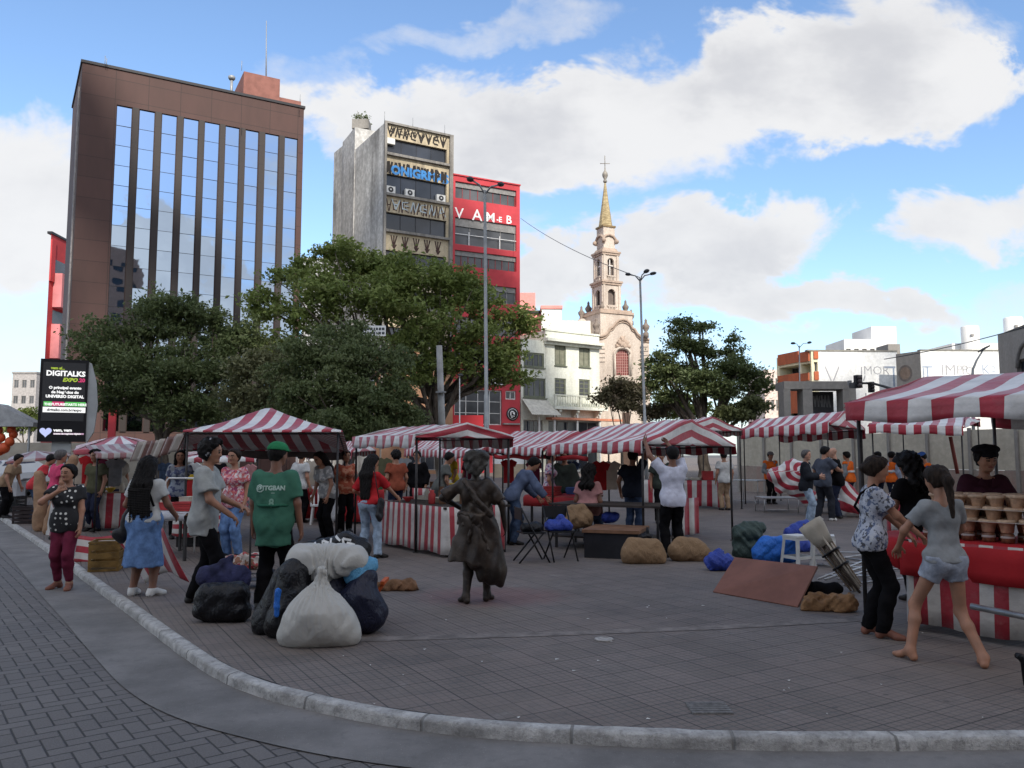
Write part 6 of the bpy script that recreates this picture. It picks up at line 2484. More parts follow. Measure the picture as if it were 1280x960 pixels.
# --- woman in polka dots, hand to her mouth, stepping on the roadway at the left
p = Pose(1.56, 1.16, True, lean=-.02, feet=((-.10, .06, .08), (.11, -.06, .08)), fdir=(.25, -.35), arms=((-.23, .10, .80), (.055, .20, 1.36)), ehint=(None, (1, .5, -.9)), yaw=-.25, nod=.05, palm=(None, (-.3, -1, .2)), curl=(.5, .9))
o = make_body(p, 'person', 'woman in black polka dot blouse and maroon leggings raising a hand to her mouth', SK1, spot(88, 10.5, ROAD_Z), R(180 + 4), .0105)
top(o, p, dots_mat('polka_dots', (.012, .012, .014), (.66, .65, .60), 14.5, .24), .5, -.10, .02, .02, 'blouse', seed=3)
trousers(o, p, MAROON, .008, .010, .13, name='leggings', fold_a=.004)
hair(o, p, 'bun'); shoes(o, p, SHOE_R, .006, 'sandal')

# --- woman seen from behind: long black braids, white tee, denim skirt
p = Pose(1.60, 1.18, True, lean=.05, feet=((-.13, .02, .08), (.14, 0, .08)), fdir=(.2, -.35), arms=((-.26, .26, .98), (.25, .28, .98)), yaw=.2, nod=.3)
o = make_body(p, 'person', 'woman with long black braids, white top and blue denim skirt, seen from behind', SK2, spot(184, 9.55), R(-6), .0115)
top(o, p, WHITE_T, .6, .02, .014, .02, seed=8)
skirt(o, p, DENIM, .37, .165, .265, seed=6)
hair(o, p, 'long'); shoes(o, p, SHOE_W, .012)
d = SDF()
for i in range(13):
 q = -.115 + .23 * i / 12
 r_ = random.Random(i)
 a = p.hp(q * .8, -.09, .03); b = p.P + (p.U * .40 + p.R * q * 1.1 - p.F * .165) * p.k; c = p.P + (p.U * (.10 + r_.uniform(-.10, .06)) + p.R * (q * 1.2 + .01) - p.F * .15) * p.k
 d.cap(a, b, .020, .017, .012); d.cap(b, c, .017, .010, .010)
dress(o, 'braids', d, HAIRB, .008, lambda G: .004 * np.sin(G[2] * 230 + 14 * G[0]))
for sgn in (-1, 1):
 m = MB(smooth=True)
 m.tube([p.P + (p.U * .2 + p.R * sgn * .17 - p.F * .10) * p.k, p.P + (p.U * .36 + p.R * sgn * .125 - p.F * .145) * p.k, p.P + (p.U * .47 + p.R * sgn * .11 - p.F * .09) * p.k, p.P + (p.U * .545 + p.R * sgn * .10) * p.k, p.P + (p.U * .46 + p.R * sgn * .11 + p.F * .12) * p.k, p.P + (p.U * .3 + p.R * sgn * .14 + p.F * .12) * p.k], .014, 6)
 m.build('backpack_strap', BLK, o, world=False)
m = MB(smooth=True)
m.lathe([(.158, 0), (.168, .02), (.168, .045), (.158, .06)], tuple(p.P + V3(0, 0, .085)), 24, sy=.84); m.build('belt', BLK, o, world=False)
sb = SDF(); sb.cap((-.34, .04, .70), (-.24, .04, .78), .085, .10, .05, None, (1, .8, 1)); sb.cap((-.27, .03, .92), (-.22, .02, 1.0), .05, .035, .08)
Vv, Q = sb.mesh(.014, lambda G: .012 * fold(G, 3, 18, 18, 18))
bo = np_mesh('shoulder_bag', Vv, Q, pmat('black_leather', (.016, .016, .018), .45, .4, 10, .3)); bo.location = spot(188, 9.55); tag(bo, 'slouchy black shoulder bag at the hip of the woman in the denim skirt', 'bag')

# --- man in loose pale shirt pushing a trolley
p = Pose(1.77, 1.0, False, lean=.04, feet=((-.12, -.12, .08), (.10, .16, .08)), fdir=(.1, -.1), arms=((-.19, .33, 1.02), (.20, .30, .96)), ehint=((-.5, -1, -.4), (.5, -1, -.4)), yaw=-.1, nod=.15, palm=((0, 0, -1), (0, 0, -1)), curl=.9)
o = make_body(p, 'person', 'man in a loose pale grey shirt and black trousers with headphones over curly hair', SK1, spot(258, 9.0), R(-82), .011)
top(o, p, cloth('pale_shirt', (.36, .37, .355)), .72, -.17, .034, .04, seed=12, fold_a=.010, boxy=.008)
trousers(o, p, BLK, .018, .03, .045); hair(o, p, 'curly'); shoes(o, p, SHOE_B, .012)
m = MB(smooth=True)
m.tube([p.hp(-.098, -.01, -.02), p.hp(-.098, -.015, .07), p.hp(-.05, -.02, .155), p.hp(.05, -.02, .155), p.hp(.098, -.015, .07), p.hp(.098, -.01, -.02)], .012, 6)
for q in (-1, 1): m.sphere(p.hp(q * .10, -.005, -.015), .034, 10, 7, 0, (.5, 1, 1.1))
m.build('headphones', pmat('headphone_grey', (.30, .30, .31), .4), o, world=False)

# --- man in green polo and cap, back to the viewer
p = Pose(1.74, 1.05, False, lean=.03, feet=((-.13, 0, .08), (.13, .04, .08)), fdir=(.2, -.2), arms=((-.26, .10, .82), (.28, .04, .80)), yaw=-.35, nod=.1)
green_man = o = make_body(p, 'person', 'man in green polo shirt, green apron and green cap, seen from behind', SK2, spot(345, 8.7), R(-3), .011)
green_shirt = top(o, p, GREENC, .8, -.24, .022, .022, 'polo_shirt', seed=21, fold_a=.008, boxy=.012)
trousers(o, p, BLK, .018, .028, .045); hair(o, p, 'crop'); cap_hat(o, p, cloth('green_cap', (.03, .19, .08))); shoes(o, p, SHOE_B, .012)
m = MB(smooth=True); k_ = p.k * p.g
m.lathe([(.97, 0), (1.0, .012), (.97, .024)], tuple(p.P + V3(0, -.005, .17)), 32, sx=.203, sy=.156); m.build('apron_tie', cloth('green_dark', (.03, .12, .075)), o, world=False)


def print_on_back(o, shirt, p, body, size, x, z, mat, name, bold=.0):
 """lettering laid on the shirt's back: each point is pushed onto the cloth"""
 cu = bpy.data.curves.new(name, 'FONT'); cu.body = body; cu.size = size; cu.align_x = 'CENTER'; cu.offset = bold; cu.resolution_u = 2
 t0 = bpy.data.objects.new('tmp', cu); C.objects.link(t0)
 me = bpy.data.meshes.new_from_object(t0.evaluated_get(bpy.context.evaluated_depsgraph_get())); bpy.data.objects.remove(t0)
 bm = bmesh.new(); bm.from_mesh(me)
 bmesh.ops.triangulate(bm, faces=bm.faces); bmesh.ops.subdivide_edges(bm, edges=[e for e in bm.edges if e.calc_length() > .012], cuts=2, use_grid_fill=True)
 sm = shirt.data
 tree = BVHTree.FromPolygons([v.co for v in sm.vertices], [tuple(q.vertices) for q in sm.polygons])
 for v in bm.verts:
  q = Vector((x + v.co.x, -1.0, z + v.co.y))
  hit = tree.ray_cast(q, Vector((0, 1, 0)))
  v.co = (hit[0] + Vector((0, -.004, 0))) if hit[0] else q + Vector((0, .85, 0))
 bm.to_mesh(me); bm.free()
 me.materials.clear(); me.materials.append(mat)
 return link(name, me, o, world=False)


wprint = pmat('print_pale_green', (.42, .55, .47), .8)
zs = p.P[2]
print_on_back(o, green_shirt, p, 'ITGBAN', .066, .03, zs + .345, wprint, 'back_print', .003)
print_on_back(o, green_shirt, p, '@', .085, -.125, zs + .342, wprint, 'back_print', .003)
print_on_back(o, green_shirt, p, '---', .04, 0.02, zs + .305, wprint, 'back_print', .001)
print_on_back(o, green_shirt, p, '8', .12, .01, zs + .17, pmat('print_dim_green', (.20, .34, .26), .8), 'back_print', .004)

# --- woman in red at the striped counter
p = Pose(1.62, 1.02, True, lean=.10, tw=-.3, feet=((-.10, 0, .08), (.20, -.06, .08)), fdir=(0, -.6), arms=((-.22, .25, 1.0), (.42, .36, .95)), ehint=(None, (.5, -.6, -.8)), yaw=-.2, nod=.3)
o = make_body(p, 'person', 'woman in red top and pale jeans reaching over the striped counter', SK1, spot(462, 13.05), R(-12), .012)
top(o, p, REDC, .95, .0, .014, .02, seed=31); trousers(o, p, DENIM_L, .012, .03, .045); hair(o, p, 'long'); shoes(o, p, SHOE_B, .010)
sb = SDF(); sb.cap((0, 0, .0), (.02, .02, .22), .085, .075, .04, None, (.7, 1, 1))
Vv, Q = sb.mesh(.016, lambda G: .008 * fold(G, 3, 18, 18, 18))
bo = np_mesh('handbag', Vv, Q, MATS['black_leather']); bo.location = spot(475.5, 12.85, .68); tag(bo, 'small black bag hanging at the hip of the woman in red', 'bag')
m = MB(smooth=True); m.tube([(0, 0, .2), (-.06, .02, .5), (-.10, .02, .78)], .008, 5); m.build('strap', MATS['black_leather'], bo, world=False)

# --- man in white tee reaching up to the canopy
p = Pose(1.74, 1.05, False, feet=((-.13, 0, .08), (.13, .03, .08)), fdir=(.15, -.2), arms=((-.36, .24, 1.80), (.05, .36, 1.80)), ehint=((-1, -.1, .2), (1, -.2, .2)), yaw=.2, nod=-.2)
o = make_body(p, 'person', 'man in white tee and black trousers reaching up to the canopy edge', SK2, spot(840, 13.1), R(8), .012)
top(o, p, cloth('lilac_white', (.56, .57, .66)), .6, -.10, .022, .03, seed=41); trousers(o, p, BLK, .02, .03, .045); hair(o, p, 'short'); shoes(o, p, SHOE_B, .012)

# --- the woman and the girl at the right hand stall
p = Pose(1.60, 1.0, True, lean=.06, tw=-.1, feet=((-.10, -.02, .08), (.08, .06, .08)), fdir=(-.2, -.4), arms=((-.16, .40, .96), (.10, .44, .96)), ehint=((-1, -.6, -.5), (1, -.6, -.6)), yaw=.1, nod=.3, palm=((0, 0, -1), (0, 0, -1)))
o = make_body(p, 'person', 'woman in white and blue patterned top and black trousers at the cup stall', SK1, spot(1084, 7.45), R(-98), .010)
top(o, p, print_mat('brushed_print', (.42, .44, .50), [(.50, .51, .54), (.10, .13, .22), (.07, .07, .08), (.42, .44, .50)], 15, .52), .62, -.05, .018, .03, 'blouse', seed=52, fold_a=.008)
trousers(o, p, BLK, .014, .024, .05, seed=53); hair(o, p, 'bun', HAIRN); shoes(o, p, SHOE_R, .006, 'sandal')
strap(o, p, BLK, 1)
p = Pose(1.56, .88, True, lean=.05, feet=((-.30, .10, .08), (.17, -.20, .08)), fdir=(.2, -.55), arms=((-.22, .34, .96), (.22, .36, .98)), ehint=((-1, -.4, -.3), (1, -.4, -.3)), yaw=0, nod=.25, palm=((0, 0, -1), (0, 0, -1)), hip=(0, 0, .87))
o = make_body(p, 'person', 'barefoot girl in grey tee and pale shorts with a ponytail, seen from behind', SK1, spot(1175, 6.55), R(6), .0095)
top(o, p, GREY_T, .62, .0, .011, .016, seed=62, h=.011); trousers(o, p, cloth('pale_shorts', (.31, .34, .40), .3, 10), .012, .022, frac=.36, name='shorts', seed=63, h=.011); hair(o, p, 'pony', HAIRN)
# --- vendor in beret behind the cups
p = Pose(1.70, 1.22, True, lean=.08, arms=((-.22, .30, .95), (.22, .30, .95)), yaw=.1, nod=.32)
o = make_body(p, 'person', 'vendor in black beret and dark maroon shirt standing behind the clay cups', SK1, spot(1226, 8.0), R(172), .0105)
top(o, p, cloth('plum_shirt', (.045, .014, .022)), .75, -.06, .022, .03, seed=72); trousers(o, p, BLK); hair(o, p, 'bun', HAIRB); beret(o, p, cloth('beret_black', (.016, .015, .018), .3, 30)); shoes(o, p, SHOE_B)
m = MB()
for sgn in (-1, 1):
 a = p.P + (p.U * .525 + p.R * sgn * .05 + p.F * .075) * p.k; b = p.P + (p.U * .46 + p.R * sgn * .10 + p.F * .115) * p.k; c = p.P + (p.U * .44 + p.R * sgn * .02 + p.F * .128) * p.k
 m.add([a, b, c, a - p.F * .02, b - p.F * .02, c - p.F * .02], [(0, 1, 2), (5, 4, 3), (0, 3, 4, 1), (1, 4, 5, 2), (2, 5, 3, 0)])
m.build('collar', MATS['plum_shirt'], o, world=False)
# --- woman with long black hair just beyond them
p = Pose(1.62, 1.1, True, lean=.1, arms=((-.2, .3, .98), (.2, .3, .98)), nod=.3)
o = make_body(p, 'person', 'woman with a mane of black hair beyond the girl at the cup stall', SK2, spot(1142, 9.2), R(20), .014)
top(o, p, BLK, .7, -.1, .02, .03, seed=82); trousers(o, p, BLK); hair(o, p, 'frizzy'); shoes(o, p, SHOE_B)

# --- group on the right in the middle distance
p = Pose(1.72, 1.12, False, lean=.02, tw=0, feet=((-.10, .02, .08), (.12, .10, .08)), fdir=(.2, -.3), arms=((-.17, .30, 1.08), (.12, .32, 1.12)), yaw=-.3, nod=.02)
o = make_body(p, 'person', 'grey haired man in dark jacket and pale jeans facing right with folded hands', SK3, spot(1006, 19.4), R(-118), .014)
top(o, p, cloth('dark_jacket', (.022, .024, .03)), 1.9, -.12, .028, .03, 'jacket', seed=92); trousers(o, p, DENIM_L, .02, .03); hair(o, p, 'short', HAIRG); shoes(o, p, SHOE_B)
m = MB(); a = p.P + (p.U * .5 + p.F * .09) * p.k; m.bar(a, p.P + (p.U * .30 + p.F * .148) * p.k, .05, .012); m.build('shirt_front', WHITE_T, o, world=False)
p = Pose(1.82, 1.12, False, lean=.16, tw=-.4, feet=((-.12, -.05, .08), (.14, .10, .08)), arms=((-.2, .40, 1.18), (.25, .42, 1.15)), yaw=-.3, nod=.2)
o = make_body(p, 'person', 'tall man in slate grey shirt and trousers bending towards the orange vest', SK1, spot(1027, 20.2), R(-50), .014)
top(o, p, SLATE, .7, -.10, .024, .03, seed=95); trousers(o, p, cloth('charcoal', (.03, .032, .04)), .02, .03); hair(o, p, 'short'); shoes(o, p, SHOE_W)
p = Pose(1.80, 1.1, False, lean=.1, arms=((-.2, .35, 1.15), (.2, .35, 1.15)), nod=.3, yaw=.2)
o = make_body(p, 'person', 'bald man in black shirt behind the tall man in slate grey', SK3, spot(1046, 20.9), R(60), .016)
top(o, p, BLK, .7, -.1, .024, .03, seed=97); trousers(o, p, NAVY); shoes(o, p, SHOE_B)


def worker(px, Y, rot, label, vest=ORANGE, under=GREY_T, hairm=None, capm=None, pants=NAVY, H=1.7, g=1.05, sk=SK1, lean=.03, arms=None, nod=.1, sleeve=.6, fem=False, style='short', hem=-.08, z=0.0, res=.017, reflect=False, **kw):
 p = Pose(H, g, fem, lean=lean, arms=arms, nod=nod, **kw)
 o = make_body(p, 'person', label, sk, spot(px, Y, z), rot, res)
 top(o, p, vest, sleeve, hem, .024, .03, 'shirt', seed=int(px), h=.017)
 if under is not None: top(o, p, under, 1.9 if sleeve < .2 else .9, .0, .014, .012, 'undershirt', seed=int(px) + 1, h=.017)
 trousers(o, p, pants, .016, .026, h=.017)
 if capm is not None: cap_hat(o, p, capm)
 if style: hair(o, p, style, hairm, h=.013)
 shoes(o, p, SHOE_B, hh=.016)
 if reflect:
  m = MB(smooth=True)
  k = p.k * p.g
  m.lathe([(.152 * k, 0), (.158 * k, .01), (.158 * k, .05), (.152 * k, .06)], tuple(p.P + p.U * .2 * p.k), 20, sx=1.08); m.build('reflective_band', pmat('reflector', (.7, .7, .66), .3), o, world=False)
 return o, p


worker(962, 27.0, R(190), 'worker in orange vest over grey sleeves at the left end of the hoarding', arms=((-.12, .25, 1.1), (.2, .25, 1.0)), capm=cloth('grey_cap', (.2, .2, .2)), sleeve=.1, reflect=True, pants=BLK)
worker(1061, 24.5, R(40), 'worker in orange vest behind the bald man in black', sleeve=.1, reflect=True, style='short', lean=.1)
worker(1098, 25, R(20), 'worker in orange vest seen from behind, left one of the close pair', sleeve=.1, reflect=True, style='short')
worker(1113, 24.6, R(-60), 'worker in orange vest turned sideways, right one of the close pair', sleeve=.1, reflect=True, under=cloth('pale_blue_sleeve', (.35, .40, .5)))
worker(1163, 21, R(75), 'worker with bright blue cap and orange vest bending under the canopy', capm=cloth('blue_cap', (.06, .14, .42)), under=cloth('blue_sleeve', (.06, .09, .24)), sleeve=.1, lean=.25, nod=.5, reflect=True)

# --- centre background
worker(734, 14.6, R(-20), 'woman with frizzy black hair and pink blouse sitting at the red table', vest=cloth('dusty_pink', (.40, .20, .19)), under=None, fem=True, style='frizzy', sk=SK2, hip=(0, 0, .62), feet=((-.12, .38, .08), (.12, .38, .08)), g=1.15, hem=-.05, res=.014, pants=DENIM_D, lean=.12)
worker(790, 16.0, R(-30), 'man in dark tee stretching an arm up inside the long striped stall', vest=cloth('navy_tee', (.02, .024, .035)), under=None, arms=((-.3, .1, .9), (.28, .22, 1.9)), ehint=(None, (1, -.2, .2)), pants=DENIM_D, res=.014)
worker(640, 14.9, R(-75), 'man in blue grey shirt bending over near the bronze figure', vest=BLUEGREY, under=None, lean=.62, arms=((-.2, .55, .85), (.2, .6, .85)), nod=.5, sleeve=1.9, res=.014, pants=DENIM_D)
worker(686, 17.5, R(-90), 'woman in white flowered top standing inside the centre stall', vest=print_mat('violet_print', (.55, .52, .55), [(.15, .08, .2), (.5, .2, .25)], 14), under=None, fem=True, style='short', pants=cloth('dark_teal', (.03, .06, .08)), res=.015)
worker(706, 18.2, R(160), 'person in dark green jacket facing the woman in the flowered top', vest=cloth('moss_jacket', (.05, .06, .05)), under=None, sleeve=1.9, pants=BLK)
worker(905, 24.0, R(10), 'person in white shirt behind the striped counter right of the reaching man', vest=WHITE_T, under=None, pants=TANC)
worker(295, 12.9, R(165), 'woman in pink flowered blouse and jeans between the two men at the left stall', vest=print_mat('pink_floral', (.60, .30, .32), [(.65, .60, .58), (.30, .05, .12), (.55, .12, .12)], 13), under=None, fem=True, style='short', pants=DENIM, g=1.1, res=.014, hairm=HAIRN)
worker(412, 15.6, R(140), 'woman in grey and white top bending over red striped cloth', vest=print_mat('grey_print', (.30, .31, .31), [(.6, .6, .58)], 9), under=None, fem=True, style='long', lean=.3, nod=.4, pants=BLK, res=.015)
worker(432, 17.2, R(-150), 'person in red and orange blouse beside the woman bending over cloth', vest=print_mat('orange_print', (.45, .10, .05), [(.55, .25, .15)], 12), under=None, fem=True, style='short', pants=BLK)
worker(522, 20.5, R(170), 'person in black standing against the bright gap behind the striped counter', vest=BLK, under=None, pants=BLK, sleeve=1.9)
worker(549, 18.0, R(-70), 'woman in grey dress leaning over the goods behind the striped counter', vest=cloth('grey_dress', (.12, .125, .115)), under=None, fem=True, lean=.3, nod=.4, style='short', hem=-.3, pants=BLK)
worker(496, 19.0, R(30), 'person in rust red shirt at the back of the striped counter', vest=cloth('rust_shirt', (.26, .07, .04)), under=None, style='curly')
worker(568, 24, R(100), 'person in red cap and yellow shirt farther behind the striped counter', vest=cloth('yellow_shirt', (.60, .42, .04)), under=None, capm=REDC, pants=DENIM_D)
worker(150, 19.5, R(-120), 'person in cream top browsing under the kerb side canopies', vest=cloth('cream_top', (.40, .35, .28)), under=None, fem=True, style='long', pants=NAVY)
worker(270, 18.6, R(30), 'person in black tee farther back between the two men at left', vest=BLK, under=None, style='curly', pants=DENIM_D)
worker(376, 19.6, R(-30), 'person in white tee seen beyond the green cap', vest=WHITE_T, under=None, pants=BLK)
worker(588, 22.5, R(150), 'person in wine red top in the gap left of the bronze headscarf', vest=MAROON, under=None, fem=True, style='long', pants=BLK)
worker(826, 19.5, R(170), 'person in olive top in the shade behind the reaching man', vest=MATS['moss_jacket'], under=None, style='short', pants=BLK)
# --- left background
worker(74, 15.7, R(-40), 'man in bright pink shirt with grey hair near the kerb', vest=PINK, under=None, hairm=HAIRG, pants=print_mat('pale_trousers', (.40, .22, .2), [(.25, .1, .2)], 10), g=1.15, res=.014)
worker(44, 19.5, R(-60), 'person in red top bending beside the tan rolls at the left', vest=cloth('red_tee', (.52, .05, .06)), under=None, lean=.5, nod=.3, pants=DENIM_D)
worker(8, 21.0, R(-90), 'person in pale clothes cut by the left edge, leaning over', vest=TANC, under=None, lean=.5, pants=BLK, style='short')
worker(122, 17.5, R(160), 'person in olive shirt under the left striped canopies', vest=cloth('olive_shirt', (.10, .10, .06)), under=None, style='curly')
worker(226, 16.0, R(200), 'woman in blue and white blouse behind the red cooler', vest=print_mat('blue_print', (.30, .34, .40), [(.08, .10, .2)], 12), under=None, fem=True, style='long', pants=BLK)


# ================================================================== BRONZE FIGURE
def bronze_figure():
 m, t, b = new_mat('bronze')
 tc = t.node('ShaderNodeTexCoord').outputs['Object']
 n = t.noise(tc, 5, 5, .6); n2 = t.noise(tc, 30, 4, .6)
 c = t.mix(t.ramp(n, .3, .72), (.017, .012, .0095), (.058, .040, .028))
 c = t.mix(t.math('MULTIPLY', t.ramp(n2, .5, .8), .3), c, (.12, .105, .085))
 t.put(b.inputs['Base Color'], c)
 b.inputs['Metallic'].default_value = .35
 b.inputs['Roughness'].default_value = .48
 bn = t.node('ShaderNodeBump'); bn.inputs['Strength'].default_value = .3; bn.inputs['Distance'].default_value = .01
 t.l.new(n2, bn.inputs['Height']); t.l.new(bn.outputs[0], b.inputs['Normal'])
 BR = m
 loc = spot(596, 9.15)
 p = Pose(1.62, 1.10, True, lean=.05, side=-.03, feet=((-.11, -.10, .08), (.12, .08, .08)), fdir=(.5, -.25), arms=((-.24, .16, 1.10), (.33, .06, .90)), ehint=((-1, -.5, .1), (1, -.4, 0)), yaw=0, nod=.1)
 d = SDF(); p.torso(d)
 for i in (0, 1): p.leg(d, i); p.arm(d, i); p.hand(d, i); p.foot(d, i, .004)
 p.head(d)
 Vv, Q = d.mesh(.011)
 o = np_mesh('statue', Vv, Q, BR); o.location = loc; o.rotation_euler = (0, 0, R(-4))
 tag(o, 'dark bronze coloured figure of a woman in headscarf and wind blown dress, seen from behind', 'statue')
 top(o, p, BR, .9, .0, .02, .03, 'bodice', seed=101, fold_a=.011, h=.011)
 k = p.k
 # blown skirt with deep folds, longer on the right
 d = SDF(); p.pelvis(d, .03)
 P = p.P
 d.cap(P + V3(0, 0, .10), P + V3(-.05, -.02, -.42), .165, .25, .05, [(V3(0, 0, .44), V3(-.10, 0, -.99))], (1, .78, 1))
 d.cap(P + V3(.03, 0, .05), P + V3(.17, -.06, -.50), .15, .17, .10, None, (1, .8, 1))
 d.cap(P + V3(.12, -.04, -.25), P + V3(.225, -.06, -.50), .14, .125, .08, None, (1, .75, 1))
 def wv(G):
  x, y, z = G
  a = np.sin(24 * x + 11 * z + 3 * np.sin(6 * z) + 9 * y) * .016 + np.sin(47 * x - 9 * z + 17 * y) * .007
  return a + .006 * fold(G, 9, 18, 18, 10)
 Vv, Q = d.mesh(.0105, wv); np_mesh('skirt', Vv, Q, BR, True, o, world=False)
 # twisted sash across the back and hips
 d = SDF()
 for (a, b, r1, r2) in (((-.13, -.10, .50), (.02, -.16, .28), .028, .032), ((.02, -.16, .28), (.17, -.12, .12), .032, .036), ((-.17, -.08, .13), (.02, -.16, .10), .03, .04), ((.02, -.16, .10), (.17, -.10, .12), .04, .034),
       ((-.02, -.15, .12), (.06, -.17, -.10), .03, .02), ((-.02, -.16, .10), (-.07, -.17, -.18), .026, .018), ((.03, -.16, .10), (.15, -.17, -.26), .026, .018)):
  d.cap(P + V3(*a), P + V3(*b), r1, r2, .02)
 Vv, Q = d.mesh(.010, lambda G: .006 * fold(G, 14, 40, 40, 40)); np_mesh('sash', Vv, Q, BR, True, o, world=False)
 # bulky headscarf with loose waves
 d = SDF()
 d.cap(p.hp(0, -.03, .05), p.hp(0, .03, .06), .125, .115, .03, None); d.cap(p.hp(-.05, -.05, .10), p.hp(.07, -.03, .09), .085, .09, .04)
 d.cap(p.hp(-.09, -.05, .0), p.hp(-.06, -.09, -.09), .05, .03, .03); d.cap(p.hp(.08, -.05, .0), p.hp(.06, -.09, -.10), .055, .03, .03); d.cap(p.hp(0, -.11, .0), p.hp(.01, -.11, -.13), .05, .03, .03)
 Vv, Q = d.mesh(.011, lambda G: .013 * fold(G, 6, 26, 26, 30)); np_mesh('headscarf', Vv, Q, pmat('bronze_scarf', (.060, .055, .048), .6, .35, 8, .4, .4), True, o, world=False)


bronze_figure()
# ================================================================== STALLS
STRIPE = stripes_mat('striped_canvas', (.46, .022, .045), (.80, .78, .75), .16, .10)
STRIPE_OLD = stripes_mat('faded_striped_canvas', (.26, .06, .065), (.42, .38, .35), .5, .08)
STRIPE_DK = stripes_mat('dark_striped_cloth', (.40, .018, .035), (.62, .59, .55), .25, .04)
TARP = pmat('grey_tarp', (.11, .095, .088), .9, .35, 2, .3)
REDTARP = pmat('red_tarp', (.40, .025, .03), .7, .2, 2, .3)
PIPE = pmat('stall_pipe', (.045, .042, .042), .5, .3, 6, 0, .4)
ALU = pmat('alu_pipe', (.42, .42, .42), .4, .15, 6, 0, .7)
DARKWOOD = pmat('dark_table', (.045, .035, .03), .7, .35, 4, .2)
BRWOOD = pmat('brown_table', (.20, .105, .06), .65, .3, 4, .2)


def grid(mb, fn, nu, nv, mat=0, smooth=True):
 vs, uv = [], []
 for j in range(nv + 1):
  for i in range(nu + 1):
   p, q = fn(i / nu, j / nv)
   vs.append(p); uv.append(q)
 fs = [(j * (nu + 1) + i, j * (nu + 1) + i + 1, (j + 1) * (nu + 1) + i + 1, (j + 1) * (nu + 1) + i) for j in range(nv) for i in range(nu)]
 mb.add(vs, fs, mat, uv, smooth)


def thicken(o, t=.006):
 md = o.modifiers.new('thickness', 'SOLIDIFY'); md.thickness = t; md.offset = 0


def wob(p, s=1.0, seed=0):
 return s * (math.sin(p.x * 5.1 + p.y * 3.3 + seed) * .5 + math.sin(p.x * 11.7 - p.y * 9.1 + p.z * 7 + seed * 2.1) * .3 + math.sin(p.x * 2.3 + p.y * 6.7 + seed * 1.7) * .4)


